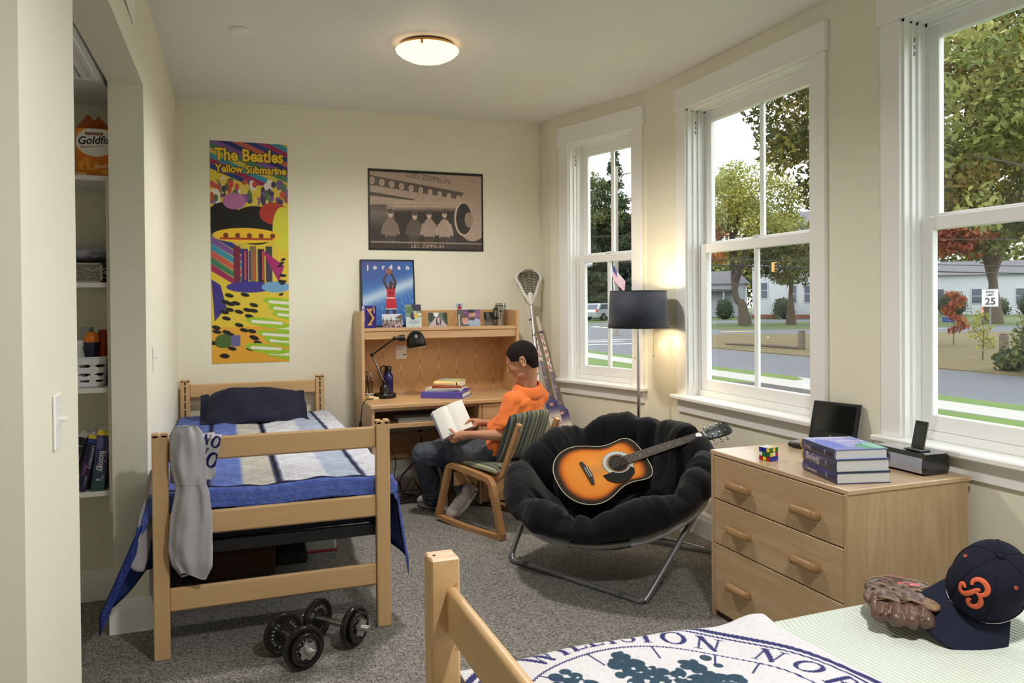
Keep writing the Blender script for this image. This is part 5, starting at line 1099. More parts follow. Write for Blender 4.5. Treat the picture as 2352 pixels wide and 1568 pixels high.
# ------------------------------------------------------------------ round folding chair with cushion
az = math.radians(-145.57); T_ = math.radians(19.9); pc = Vector((1.991, 3.77, .428)); Rg = .517
pd = Vector((math.cos(az), math.sin(az), 0)); ps = Vector((-pd.y, pd.x, 0)); pf = pd*math.cos(T_)+Vector((0, 0, -math.sin(T_))); pn = pf.cross(ps)
if pn.z < 0: pn = -pn
def rp(rho, phi, h): return pc+(pf*math.cos(phi)+ps*math.sin(phi))*rho+pn*h
pap = thing('saucer_chair', (2.09, 3.82, 0), 'round black cushioned saucer chair with grey tube frame', 'chair'); M_TUBE = mat('grey_tube', (134, 136, 139), .35, .5); M_SLING = mat('grey_sleeve', (150, 152, 156), .75)
MB().tube([rp(Rg, 2*PI*i/72, 0) for i in range(72)], .016, 10, closed=True).build('ring', M_TUBE, pap, True)
for i in range(4):
    a0 = -.95+i*1.5708; MB().tube([rp(Rg, a0+.98*k/14, 0) for k in range(15)], .022, 10).build('sleeve', M_SLING, pap, True)
sl = MB(); sl.grid(lambda u, v: rp(Rg*(.02+.98*v), 2*PI*u, -.26*(1-v*v)), 40, 10, cu=True); o = sl.build('sling', mat('black_sling', (22, 22, 25), .9), pap, True, 180); md = o.modifiers.new('t', 'SOLIDIFY'); md.thickness = .004
# legs: two U frames that cross under the seat
FA, FB, RA, RB = Vector((1.495, 4.06, .014)), Vector((1.875, 3.235, .014)), Vector((2.36, 4.36, .014)), Vector((2.66, 3.66, .014))
def near_ring(p, zoff=0):
    best = min((rp(Rg, 2*PI*i/360, 0) for i in range(360)), key=lambda q: (q-p).length); return best
def U(A, B, ta, tb, name):
    d = (B-A).normalized(); r = .06
    pts = [ta, A.lerp(ta, .10)+Vector((0, 0, .0)), A+(ta-A).normalized()*r*.45+d*.012, A+d*r*.5, A+d*r*1.2]; pts2 = [B-d*r*1.2, B-d*r*.5, B+(tb-B).normalized()*r*.45-d*.012, B.lerp(tb, .10), tb]
    P = bez([pts[0], pts[1], pts[2], pts[3], pts[4]], 5)+bez(pts2, 5); MB().tube(P, .015, 10).build(name, M_TUBE, pap, True)
    for q in (A+d*.13, B-d*.13): MB().cyl(q-d*.016, q+d*.016, .0175, n=12).build('foot_pad', mat('grey_rubber', (90, 92, 94), .7), pap, True)
tL = rp(Rg, -1.35, 0); tR = rp(Rg, 1.35, 0)
sideA = tL if (tL-FA).length < (tR-FA).length else tR; sideB = tR if sideA is tL else tL
U(FA, FB, rp(Rg, math.copysign(1.75, 1) if sideA is tR else -1.75, 0), rp(Rg, -1.75 if sideA is tR else 1.75, 0), 'front_leg')
U(RA, RB, rp(Rg, .75 if sideA is tR else -.75, 0), rp(Rg, -.75 if sideA is tR else .75, 0), 'rear_leg')
# ------------------------------------------------------------------ guitar lying in the chair
gA, gB = Vector((1.650, 3.738, .492)), Vector((2.668, 3.650, .742)); ga = (gB-gA).normalized(); R_, F_ = Vector((.936, -.351, 0)), Vector((.351, .936, 0)); gw = R_*-.5+Vector((0, 0, .52))+F_*.69; gw = (gw-ga*gw.dot(ga)).normalized(); gn = gw.cross(ga)
if gn.z < 0: gn = -gn
gL = (gB-gA).length; gs = gL/1.03; MG = frame(gA, ga, gw, gn)
# cushion
def cushion():
    nu, nv = 260, 120
    prof = [(.0, -.135), (.12, -.128), (.24, -.09), (.33, -.020), (.395, .070), (.435, .135), (.48, .178), (.525, .176), (.562, .142), (.582, .098), (.566, .055), (.520, .032), (.44, -.03), (.28, -.16), (.0, -.205)]
    L = [0]
    for a, b in zip(prof[:-1], prof[1:]): L.append(L[-1]+math.hypot(a[0]-b[0], a[1]-b[1]))
    P = np.array([tuple(p) for p in bez([(a, b, 0) for a, b in prof], 12)])[:, :2]; S = np.r_[0, np.cumsum(np.hypot(*np.diff(P, axis=0).T))]; v = np.linspace(0, 1, nv+1); sv = S[-1]*v
    rho = np.interp(sv, S, P[:, 0]); hh = np.interp(sv, S, P[:, 1]); dr_ = np.gradient(rho); dh = np.gradient(hh); nl = np.hypot(dr_, dh); nr, nh = -dh/nl, dr_/nl   # outward
    u = np.linspace(0, 2*PI, nu, endpoint=False); RHO, PH = np.meshgrid(rho, u, indexing='ij'); H = np.repeat(hh[:, None], nu, 1); NR = np.repeat(nr[:, None], nu, 1); NH = np.repeat(nh[:, None], nu, 1); Vv = np.repeat(v[:, None], nu, 1)
    top = np.interp(Vv, [0, .46, .52, 1], [1, 1, 0, 0]); rim = np.exp(-((Vv-.40)/.12)**2)
    D = np.zeros_like(H)
    def tuft(rt, n, off, depth, sg):
        nonlocal D
        for k in range(n):
            a = off+2*PI*k/n; x, y = rt*math.cos(a), rt*math.sin(a); d2 = (RHO*np.cos(PH)-x)**2+(RHO*np.sin(PH)-y)**2; D -= depth*np.exp(-np.sqrt(d2+1e-6)/sg)*top
            # crease running outward to the rim
            da = (PH-a+PI) % (2*PI)-PI; out = np.clip((RHO-rt)/.06, 0, 1)*top; D -= .046*np.exp(-(np.abs(da*RHO)/.034))*out*(1-.15*rim)
    tuft(.275, 7, .30, .075, .045); tuft(0.0, 1, 0, .06, .05); tuft(.14, 4, .1, .03, .03)
    D += .016*np.cos(7*(PH-.30)+PI)*rim*1.0+.010*rim
    # fine gathered wrinkles
    xs = np.stack([np.cos(PH)*3.2, np.sin(PH)*3.2, RHO*4], -1); W = nz(xs.reshape(-1, 3), 1.7).reshape(H.shape)
    W2 = nz(np.stack([np.cos(PH)*13, np.sin(PH)*13, RHO*3.5+H*3], -1).reshape(-1, 3), 1.6, 4.).reshape(H.shape); W3 = nz(np.stack([np.cos(PH)*30, np.sin(PH)*30, RHO*5+H*5], -1).reshape(-1, 3), 1.5, 9.).reshape(H.shape)
    D += .014*W+.0075*W2*(.35+.65*rim)+.0048*W3*(.3+.7*rim)
    Rf = RHO+NR*D*np.clip(RHO/.05, 0, 1); Hf = H+NH*D
    pts = np.array(pc)[None, None]+Rf[..., None]*(np.cos(PH)[..., None]*np.array(pf)+np.sin(PH)[..., None]*np.array(ps))+Hf[..., None]*np.array(pn)
    q_ = pts.reshape(-1, 3)-np.array(gA); qa, qw, qn = q_ @ np.array(ga), q_ @ np.array(gw), q_ @ np.array(gn)      # cushion gives way under the guitar
    lim = np.where(qa < .53*gs, -.118*gs, -.030); soft = np.clip((np.where(qa < .53*gs, .215*gs, .05)-np.abs(qw))/.03, 0, 1)*np.clip((qa+.03)/.03, 0, 1)*np.clip((1.06*gs-qa)/.03, 0, 1)*(top.ravel() > .4)
    push = np.clip(qn-lim, 0, None)*soft*(qn < .16); pts = pts-(push[:, None]*np.array(gn)).reshape(pts.shape)
    idx = np.arange((nv+1)*nu).reshape(nv+1, nu); F = np.stack([idx[:-1], np.roll(idx, -1, 1)[:-1], np.roll(idx, -1, 1)[1:], idx[1:]], -1).reshape(-1, 4)
    mb = MB(); mb.v = [tuple(p) for p in pts.reshape(-1, 3)]; mb.f = [tuple(f)[::-1] for f in F.tolist()]; mb.mi = [0]*len(mb.f)
    m = mat('black_twill', (13, 13, 17), .85, var=.3, scale=9, bump=.3, bscale=420, sheen=.08, spec=.2)
    mb.build('cushion', m, pap, True, 180)
cushion()

gt = thing('acoustic_guitar', gA.lerp(gB, .3), 'sunburst acoustic guitar lying in the black saucer chair', 'guitar')
half_ = [(0, 0), (.003, .05), (.015, .095), (.045, .145), (.09, .180), (.14, .195), (.19, .192), (.24, .174), (.29, .150), (.33, .139), (.37, .138), (.41, .144), (.445, .146), (.475, .132), (.493, .10), (.50, .06), (.502, 0)]
outl = [(x*gs, y*gs) for x, y in [tuple(p)[:2] for p in bez([(a, b, 0) for a, b in half_], 4)]]; outl = outl+[(x, -y) for x, y in outl[-2:0:-1]]
M_GB = mat('dark_lacquer', (20, 13, 9), .15, coat=.8); th = .105*gs
b_ = MB(MG); n = len(outl); b_.add([(x, y, 0) for x, y in outl]+[(x, y, -th) for x, y in outl], [(i, n+i, n+(i+1) % n, (i+1) % n) for i in range(n)]+[tuple(range(n, 2*n))[::-1]]); b_.build('body', M_GB, gt, True, 50)
# sunburst top: concentric outline rings carrying the lacquer colours
gcx = .235*gs; rings = [(1.0, (12, 9, 8)), (.94, (18, 12, 9)), (.90, (46, 24, 10)), (.855, (124, 60, 15)), (.80, (194, 102, 24)), (.72, (216, 126, 38)), (.5, (222, 136, 48)), (.25, (224, 142, 54)), (.02, (224, 142, 54))]
vs = []; cs_ = []; fs = []
for k, c in rings:
    for x, y in outl:
        xx = gcx+(x-gcx)*k if k > .9 else gcx+(x-gcx)*k; yy = y*k; vs.append(MG @ Vector((xx, yy, .0025*(1-k)+.0008))); cs_.append(c)
for r in range(len(rings)-1):
    for i in range(n): j = (i+1) % n; fs.append((r*n+i, r*n+j, (r+1)*n+j, (r+1)*n+i))
fs.append(tuple((len(rings)-1)*n+i for i in range(n)))
mb = MB(); mb.add([tuple(v) for v in vs], fs); o = mb.build('soundboard', attr_mat('sunburst_lacquer', .12, coat=.9), gt, True, 180)
at_ = o.data.color_attributes.new('Col', 'FLOAT_COLOR', 'POINT'); at_.data.foreach_set('color', np.c_[np.array([lin(c) for c in cs_]), np.ones(len(cs_))].ravel())
bd = MB(MG); bd.tube([(x, y, .0012) for x, y in outl], .0022, 6, closed=True); bd.build('binding', mat('cream_binding', (200, 190, 165), .4), gt, True)
sx = .345*gs; z_ = .0045
MB(MG).lathe([(.0, z_), (.051*gs, z_)], (sx, 0, 0), 40).build('sound_hole', mat('hole_dark', (10, 7, 5), .9), gt)
ro = MB(MG)
for k in range(64):
    a0, a1 = 2*PI*k/64, 2*PI*(k+.72)/64; ro.add([(sx+r*gs*math.cos(a), r*gs*math.sin(a), z_+.0006) for r, a in ((.061, a0), (.061, a1), (.080, a1+.05), (.080, a0+.05))], [(0, 1, 2, 3)])
ro.build('rosette', mat('pearl_inlay', (216, 218, 214), .3), gt)['kind'] = 'stuff'
MB(MG).lathe([(.055*gs, z_), (.083*gs, z_)], (sx, 0, 0), 48).build('rosette_band', mat('rosette_grey', (96, 98, 96), .4), gt)
pg = [(.235, -.045), (.245, -.085), (.275, -.112), (.315, -.122), (.36, -.115), (.395, -.092), (.408, -.066), (.40, -.048)]+[(.345+.066*math.cos(a), .066*math.sin(a)) for a in np.linspace(-.75, -2.45, 9)]
MB(MG).prism([(x*gs, y*gs) for x, y in pg], z_, z_+.0018).build('pickguard', mat('pickguard_black', (20, 20, 22), .25), gt)
br = [(.155, -.075), (.155, .075), (.172, .078), (.180, .045), (.187, .03), (.187, -.03), (.180, -.045), (.172, -.078)]
bo = MB(MG).prism([(x*gs, y*gs) for x, y in br], z_, z_+.009).build('bridge', mat('ebony', (26, 24, 24), .4), gt); MB(MG).box(.176*gs, .179*gs, -.037*gs, .037*gs, z_+.009, z_+.013, .0005).build('saddle', M_WHITEP, bo)
for i in range(6): MB(MG).cyl((.166*gs, (-.0275+.011*i)*gs, z_+.008), (.166*gs, (-.0275+.011*i)*gs, z_+.012), .0028, n=8).build('bridge_pin', M_WHITEP, bo)
nx0_, nx1_ = .395*gs, .865*gs; fb = MB(MG); zf = .008
fb.add([(nx0_, -.029, z_), (nx1_, -.0225, z_), (nx1_, .0225, z_), (nx0_, .029, z_), (nx0_, -.029, zf+.004), (nx1_, -.0225, zf+.004), (nx1_, .0225, zf+.004), (nx0_, .029, zf+.004)], [(0, 3, 2, 1), (4, 5, 6, 7), (0, 1, 5, 4), (1, 2, 6, 5), (2, 3, 7, 6), (3, 0, 4, 7)]); fo = fb.build('fretboard', mat('rosewood', (58, 46, 44), .5, var=.15, scale=40), gt)
nut = nx1_; scl = nut-.178*gs
for i in range(1, 19):
    x = nut-scl*(1-2**(-i/12))
    if x > nx0_+.004:
        w = .0225+.0065*(nut-x)/(nut-nx0_); MB(MG).box(x-.001, x+.001, -w, w, zf+.004, zf+.0056, 0).build('fret', M_CHROME, fo)
for i in (3, 5, 7, 9, 12, 15):
    x = nut-scl*(1-(2**(-i/12)+2**(-(i-1)/12))/2)
    if x > nx0_: MB(MG).cyl((x, 0, zf+.004), (x, 0, zf+.0046), .003, n=10).build('fret_dot', M_WHITEP, fo)
nk_ = MB(MG); nk_.tube([(.48*gs, 0, -.012), (.52*gs, 0, -.007), (.84*gs, 0, -.004), (.87*gs, 0, -.008)], [(.024, .028), (.016, .026), (.013, .022), (.012, .022)], 12, flat=(0, 0, 1)); nk_.build('neck', M_GB, gt, True)
MB(MG).box(nut-.001, nut+.005, -.0225, .0225, z_, zf+.007, .001).build('nut', M_WHITEP, gt)
hd = [(.868, -.024), (.885, -.034), (.95, -.040), (1.0, -.040), (1.022, -.036), (1.030, -.02), (1.026, 0), (1.030, .02), (1.022, .036), (1.0, .040), (.95, .040), (.885, .034), (.868, .024)]
ho = MB(MG).prism([(x*gs, y*gs) for x, y in hd], -.014, .003).build('headstock', mat('black_gloss', (12, 12, 14), .08, coat=1), gt)
for i in range(3):
    for s in (-1, 1):
        x, y = (.905+.04*i)*gs, s*.024*gs; m = MB(MG); m.cyl((x, y, .003), (x, y, .019), .0035, n=8); m.cyl((x, y, -.014), (x, y, -.022), .008, n=10); m.cyl((x, y, -.019), (x, y+s*.03*gs, -.019), .0025, n=6); m.ell((x, y+s*.036*gs, -.019), (.011, .007, .006), 10, 8); m.build('tuning_peg', M_CHROME, ho, True)
for i in range(6):
    y0_, y1_ = (-.0275+.011*i)*gs, -.018+.0072*i; MB(MG).tube([(.177*gs, y0_, z_+.0135), (nut+.002, y1_, zf+.0075), ((.905+.04*(i % 3))*gs, .024*gs*(1 if i > 2 else -1), .014)], .00065, 4, caps=False).build('string', mat('steel_string', (214, 206, 190), .3, .8), gt)
MB(MG).prism([(.835*gs+.018*math.cos(a)*(1-.25*math.cos(a)), .016*math.sin(a)) for a in np.linspace(0, 2*PI, 20)[:-1]], zf+.0075, zf+.0085).build('pick', M_WHITEP, gt)

# ------------------------------------------------------------------ floor lamp
lx, ly = 2.514, 4.396; fl_ = thing('floor_lamp', (lx, ly, 0), 'floor lamp with navy drum shade and chrome pole behind the saucer chair', 'lamp')
MB().lathe([(0, 0), (.13, 0), (.135, .006), (.13, .014), (.03, .022), (.014, .03), (0, .03)], (lx, ly, 0), 36).build('base', M_CHROME, fl_, True); MB().cyl((lx, ly, .02), (lx, ly, 1.30), .0105, n=16).build('pole', M_CHROME, fl_, True)
def shade_mat():
    m, nt, p = newmat('navy_silk_shade'); tc = N(nt, 'ShaderNodeTexCoord'); mp = N(nt, 'ShaderNodeMapping'); mp.inputs['Scale'].default_value = (160, 160, 3); nt.links.new(tc.outputs['Object'], mp.inputs[0]); nz_ = N(nt, 'ShaderNodeTexNoise'); nz_.inputs['Scale'].default_value = 1; nt.links.new(mp.outputs[0], nz_.inputs['Vector'])
    mx = N(nt, 'ShaderNodeMix', data_type='RGBA'); mx.inputs[6].default_value = (*lin((18, 20, 30)), 1); mx.inputs[7].default_value = (*lin((48, 52, 74)), 1); nt.links.new(nz_.outputs['Fac'], mx.inputs[0]); nt.links.new(mx.outputs[2], p.inputs['Base Color']); p.inputs['Roughness'].default_value = .7; p.inputs['Sheen Weight'].default_value = .3; return m
so_ = MB().lathe([(.1945, 1.279), (.180, 1.514)], (lx, ly, 0), 56).build('shade', shade_mat(), fl_, True, 180); md = so_.modifiers.new('t', 'SOLIDIFY'); md.thickness = .003; md.offset = -1
ln_ = MB().lathe([(.1905, 1.2805), (.1765, 1.5125)], (lx, ly, 0), 56); ln_.build('shade_lining', mat('white_lining', (240, 234, 220), .8), fl_, True, 180)
for z, r in ((1.279, .1945), (1.514, .180)): MB().tube([(lx+r*math.cos(a), ly+r*math.sin(a), z) for a in np.linspace(0, 2*PI, 57)[:-1]], .0022, 6, closed=True).build('shade_rim', M_BLACK, fl_, True)
sk_ = MB(); sk_.cyl((lx, ly, 1.29), (lx, ly, 1.36), .018, n=14); sk_.build('socket', M_CHROME, fl_, True)
for k in range(3):
    a = k*2*PI/3; MB().cyl((lx, ly, 1.49), (lx+.178*math.cos(a), ly+.178*math.sin(a), 1.508), .002, n=6).build('spider', M_CHROME, fl_)
MB().ell((lx, ly, 1.405), (.03, .03, .045)).build('bulb', mat('lit_bulb', (255, 226, 178), .4, emit=14), fl_, True)
for dx, dz in ((.075, .20), (-.06, .205)):
    MB().cyl((lx+dx, ly-.06, 1.30), (lx+dx, ly-.06, 1.30-dz), .0012, n=6).build('pull_chain', mat('brass', (190, 150, 80), .3, 1), fl_); MB().ell((lx+dx, ly-.06, 1.295-dz), .006, 10, 8).build('chain_bead', MATS['brass'], fl_, True)
lamp('floor_lamp_bulb', (lx, ly, 1.335), 7, (1, .80, .52), .03); lamp('floor_lamp_bulb', (lx, ly, 1.47), 3, (1, .80, .52), .03)

# ------------------------------------------------------------------ sticks in the corner
def along(a, b, t): return Vector(a).lerp(Vector(b), t)
lt, lb = Vector((2.317, 5.76, 1.47)), Vector((2.19, 5.13, .02)); lxs = thing('lacrosse_stick', lb, 'lacrosse stick with white head and black mesh leaning in the corner', 'lacrosse stick')
MB().cyl(lb, lt, .0125, n=14).build('shaft', mat('silver_shaft', (206, 206, 204), .28, .7), lxs, True)
la = (lt-lb).normalized(); lxx = Vector((1, -.25, 0)); lxx = (lxx-la*lxx.dot(la)).normalized(); lnn = la.cross(lxx); ML = frame(lt, lxx, la, lnn)
hw = [(0, .012), (.04, .022), (.08, .045), (.13, .062), (.17, .075), (.205, .095), (.235, .098), (.265, .080), (.282, .045), (.287, 0)]
hp1 = bez([(w, y-.03, .015*math.sin(y*8)) for y, w in hw], 4); hp2 = [Vector((-p.x, p.y, p.z)) for p in hp1]
hm_ = MB(ML); hm_.tube(hp1, [(.009, .014)]*len(hp1), 8); hm_.tube(hp2, [(.009, .014)]*len(hp2), 8); hm_.tube([(0, -.05, 0), (0, .0, 0), (0, .05, 0)], [.018, .018, .022], 12); ho_ = hm_.build('head', mat('white_nylon', (222, 220, 212), .4), lxs, True, 60)
ms = MB(ML)
def wid(y): return float(np.interp(y, [a for a, b in hw], [b for a, b in hw]))*.96
for k in range(17):
    y0_ = .05+.0142*k
    for s in (1, -1):
        pts = []
        for q in range(9):
            y = y0_+.0*q; x = -1+2*q/8; yy = y+s*.014*(x); w = wid(min(.28, max(.02, yy)));  pts.append((x*w, yy-.03, .015-.045*(1-x*x)*math.sin(min(1, max(0, (yy-.03)/.25))*PI*.5+.3)))
        ms.tube(pts, .0021, 4, caps=False)
ms.build('mesh', mat('black_mesh', (20, 20, 26), .8), ho_)['kind'] = 'stuff'
for t in (.52, .60, .80): MB().cyl(along(lb, lt, t), along(lb, lt, t+.006), .0132, n=14).build('ring_mark', M_BLACK, lxs)
MB().cyl(lb, along(lb, lt, .015), .016, n=12).build('end_cap', M_BLACK, lxs)
def hockey(top, mid, bot, label):
    top, mid, bot = Vector(top), Vector(mid), Vector(bot); d = (mid-top).normalized(); r = thing('hockey_stick', bot, label, 'hockey stick', 'sticks in the corner'); fx = Vector((.9, -.43, 0)); fx = (fx-d*fx.dot(d)).normalized(); fn_ = d.cross(fx); L = (mid-top).length
    M = frame(top, fx, d, fn_); cv = Canvas(.026, L, 8, 240, (214, 206, 196))
    for k in range(7): cv.rect(.004, .16+k*.066, .016, .20+k*.066, (170, 52, 44)); cv.rect(.016, .15+k*.05, .026, .17+k*.05, (120, 110, 120))
    cv.rect(0, L*.62, .03, L, (84, 68, 96)); g = np.random.default_rng(5)
    for k in range(110): y = L*(.60+.39*g.random()); cv.rect(.026*g.random(), y, .026*g.random(), y+.006, [(150, 120, 100), (40, 34, 70), (120, 60, 60), (190, 176, 160)][k % 4])
    MB(M).box(-.012, .012, 0, L, -.0085, .0085, .003).build('shaft', mat('pale_shaft', (206, 198, 190), .4), r)
    flat_sheet('shaft_graphic', cv, top-fx*.013+fn_*(.0092 if fn_.y < 0 else -.0092), fx, d, M_PRINT, r)
    w = MB(M); w.box(-.014, .014, 0, .13, -.0105, .0105, .004); tp = w.build('grip_tape', mat('white_tape', (214, 204, 184), .9, bump=.5, bscale=90), r); MB(M).box(-.0148, .0148, .13, .15, -.0113, .0113, .003).build('tape_band', mat('purple_tape', (70, 48, 96), .8), r)
    d2 = (bot-mid).normalized(); f2 = (fx-d2*fx.dot(d2)).normalized(); n2 = d2.cross(f2); L2 = (bot-mid).length; M2 = frame(mid, f2, d2, n2)
    out = [(-.012, -.02), (.012, -.02), (.044, .03), (.047, .06), (.047, L2), (-.047, L2), (-.047, .06), (-.044, .03)]; MB(M2).prism(out, -.011, .011).build('paddle', mat('navy_paddle', (38, 34, 92), .4), r)
    c2 = Canvas(.094, L2, 28, 150, (206, 196, 184)); fade = np.clip(1-(c2.Y-.04)/.075, 0, 1); c2.mix(fade, (38, 34, 92)); c2.rect(.032, .008, .058, .03, (214, 150, 130))
    c2.poly([(.03, .16), (.055, .12), (.06, .20), (.09, .17), (.07, .30), (.045, .24), (.05, .34), (.02, .25)], (176, 50, 46)); c2.line([(.02, .12), (.075, .15), (.03, .20), (.08, .26)], .003, (50, 44, 90)); o2 = mid-f2*.047+n2*(.0115 if n2.y < 0 else -.0115)
    sh_ = flat_sheet('paddle_graphic', c2, o2+d2*.032, f2, d2*(1-.032/L2), M_PRINT, r); return r
hockey((2.303, 5.80, 1.43), (2.349, 5.45, .709), (2.388, 5.12, .03), 'white and navy hockey stick nearest the desk in the corner'); hockey((2.376, 5.775, 1.325), (2.413, 5.40, .645), (2.447, 5.05, .03), 'white and navy hockey stick nearer the narrow window')

# ------------------------------------------------------------------ things on and around the desk
tlm = thing('desk_lamp', (1.105, 5.60, dT), 'dark bronze jointed desk lamp with dome shade', 'lamp'); b0 = Vector((1.105, 5.60, dT))
MB().lathe([(0, 0), (.078, 0), (.083, .006), (.083, .022), (.076, .032), (.04, .036), (.036, .042), (.034, .07), (.022, .092), (.016, .098), (0, .098)], b0, 36).build('base', M_DARKMET, tlm, True)
q0, q1, q2, q3 = b0+Vector((-.004, 0, .115)), Vector((1.022, 5.63, 1.072)), Vector((1.160, 5.50, 1.194)), Vector((1.296, 5.47, 1.198))
MB().capsule(b0+Vector((0, 0, .095)), q0, .012, .012).build('base_joint', M_DARKMET, tlm, True); MB().cyl(q0, q1, .0062, n=12).build('lower_arm', mat('steel_arm', (120, 118, 114), .3, .9), tlm, True); MB().cyl(q1, q2, .0058, n=12).build('upper_arm', M_DARKMET, tlm, True)
for q in (q0, q1, q2): MB().ell(q, .0145, 14, 10).build('knuckle', M_DARKMET, tlm, True)
dd = (q3-q2).normalized(); MB().tube([q2, q2+dd*.03, q2+dd*.032, q2+dd*.075], [.012, .012, .022, .022], 16).build('socket', M_DARKMET, tlm, True)
ld = Vector((.10, -.06, -.99)).normalized(); lc = q3+Vector((.012, -.003, -.012)); ds = MB().lathe([(.066, .052), (.0665, .03), (.064, .0), (.053, -.03), (.036, -.050), (.012, -.060), (0, -.061)], lc, 32, axis=ld).build('shade', M_DARKMET, tlm, True, 180); md = ds.modifiers.new('t', 'SOLIDIFY'); md.thickness = .0025
MB().lathe([(.066, .052), (.074, .058), (.074, .060), (.064, .056)], lc, 32, axis=ld).build('shade_rim', mat('bright_rim', (190, 170, 130), .25, .9), tlm, True)
MB().ell(lc+ld*.02, (.022, .022, .026), 12, 8).build('bulb', mat('lit_desk_bulb', (255, 220, 160), .4, emit=6), tlm, True); lamp('desk_lamp_bulb', lc+ld*.05, 1.2, (1, .8, .55), .02)
M_CORD = mat('black_cord', (20, 20, 22), .5)
def cord(name, pts, r, mt, label, cat='cord', group='cords under the desk'):
    return tag(MB().tube(bez(pts, 8), r, 6).build(name, mt, None, True), label, cat, group)
lcord = cord('lamp_cord', [(1.04, 5.56, .768), (.985, 5.50, .768), (.945, 5.44, .775), (.915, 5.42, .74), (.908, 5.44, .66), (.905, 5.47, .58), (.90, 5.50, .48), (.90, 5.55, .36)], .0035, M_CORD, 'black desk lamp cord hanging over the left desk edge')
sw_ = MB(); sw_.ell((.906, 5.465, .60), (.011, .013, .026)); o = sw_.build('cord_switch', M_CORD, lcord, True)
# water bottle
wb = Vector((1.172, 5.80, dT)); bt = thing('water_bottle', wb, 'dark blue metal water bottle with black loop cap', 'bottle')
MB().lathe([(0, 0), (.036, 0), (.039, .004), (.039, .125), (.036, .145), (.022, .162), (.021, .17), (0, .17)], wb, 32).build('body', mat('cobalt_bottle', (22, 18, 96), .22, .3, coat=.6), bt, True); MB().lathe([(.024, .166), (.025, .17), (.025, .205), (.021, .212), (0, .212)], wb, 24).build('cap', M_BLACK, bt, True)
MB().tube([wb+Vector((-.02-.026*math.cos(a)*1.0-.012, 0, .187+.026*math.sin(a))) for a in np.linspace(0, 2*PI, 21)[:-1]], .005, 8, closed=True).build('cap_loop', M_BLACK, bt, True)
# mesh cup with pens
pc_ = Vector((1.022, 5.80, dT)); cup = thing('pencil_cup', pc_, 'black mesh pencil cup at the left end of the desk', 'cup'); cm = MB(); cm.lathe([(.0, .002), (.034, .002), (.037, .10), (.0365, .10)], pc_, 28)
o = MB()
for k in range(20):
    for s in (1, -1): o.tube([pc_+Vector(((.034+.003*t)*math.cos(2*PI*k/20+s*t*.9), (.034+.003*t)*math.sin(2*PI*k/20+s*t*.9), .1*t)) for t in np.linspace(0, 1, 7)], .0007, 4, caps=False)
o.build('mesh_wall', M_BLACK, cup)['kind'] = 'stuff'; MB().tube([pc_+Vector((.037*math.cos(a), .037*math.sin(a), .1)) for a in np.linspace(0, 2*PI, 29)[:-1]], .0022, 6, closed=True).build('rim', M_BLACK, cup, True); MB().lathe([(0, .001), (.034, .001), (.034, .004), (0, .004)], pc_, 24).build('bottom', M_BLACK, cup)
for i, (c, tx, ty, h, lab) in enumerate((((170, 30, 34), .03, .0, .15, 'red pen'), ((24, 28, 60), -.012, .018, .20, 'navy pen'), ((220, 196, 90), .026, .014, .175, 'yellow pencil'), ((40, 40, 44), -.02, -.012, .165, 'black pen'), ((60, 120, 80), .016, -.02, .17, 'green pencil'))):
    t = Vector((tx, ty, h)); p0 = pc_+Vector((-tx*.5, -ty*.5, .006)); pe = thing('pen', p0, lab+' standing in the mesh cup', 'pen', 'pens in the mesh cup'); MB().cyl(p0, pc_+t*.9, .0038, n=8).build('barrel', mat('pen_%d' % i, c, .35), pe, True); MB().cyl(pc_+t*.9, pc_+t, .0036, .0026, n=8).build('tip', mat('pen_tip', (210, 205, 190), .4), pe, True)
sn = MB(rotz(.25, (1.015, 5.565, dT)))
for k in range(6): sn.box(-.036+.0004*k, .036+.0004*k, -.036, .036, .0006+.0024*k, .0028+.0024*k, 0)
tag(sn.build('sticky_notes', mat('note_yellow', (238, 228, 170), .8)), 'pad of pale yellow sticky notes beside the desk lamp', 'notepad')
tag(MB().tube(bez([(1.02+.03*math.cos(a*1.7)+.012*math.sin(a*3), 5.655+.03*math.sin(a*1.3), dT+.006+.022*abs(math.sin(a*1.1))) for a in np.linspace(0, 11, 22)], 5), .0018, 6).build('earphone_cable', M_WHITEP, None, True), 'tangled white earphone cable beside the pencil cup', 'cable')
tag(MB().lathe([(.008, .0004), (.06, .0004), (.06, .0018), (.008, .0018), (.008, .0004)], (1.31, 5.80, dT), 40).build('compact_disc', mat('clear_disc', (190, 186, 180), .12, .2)), 'clear disc lying on the desk beside the water bottle', 'disc')
# stack of binder, notebooks and books
ang = -.55; ST = rotz(ang, (1.545, 5.50, dT)); M_PUR = mat('purple_binder', (84, 76, 168), .35)
bi = thing('ring_binder', (1.545, 5.50, dT), 'purple ring binder at the bottom of the desk stack', 'binder'); MB(ST).box(-.155, .155, -.14, .14, 0, .003, .001).build('cover', M_PUR, bi); MB(ST).box(-.155, .155, -.14, .14, .042, .045, .001).build('cover', M_PUR, bi); MB(ST).box(-.155, .155, -.1425, -.139, 0, .045, .001).build('spine', M_PUR, bi)
MB(ST).box(-.145, .145, -.10, .125, .003, .030, .001).build('pages', M_PAPER, bi); rg = MB(ST)
for x in (-.09, 0, .09): rg.tube([(x, -.105+.02*math.cos(a), .022+.017*math.sin(a)) for a in np.linspace(0, 2*PI, 15)[:-1]], .0016, 6, closed=True)
rg.build('rings', M_CHROME, bi)['kind'] = 'stuff'
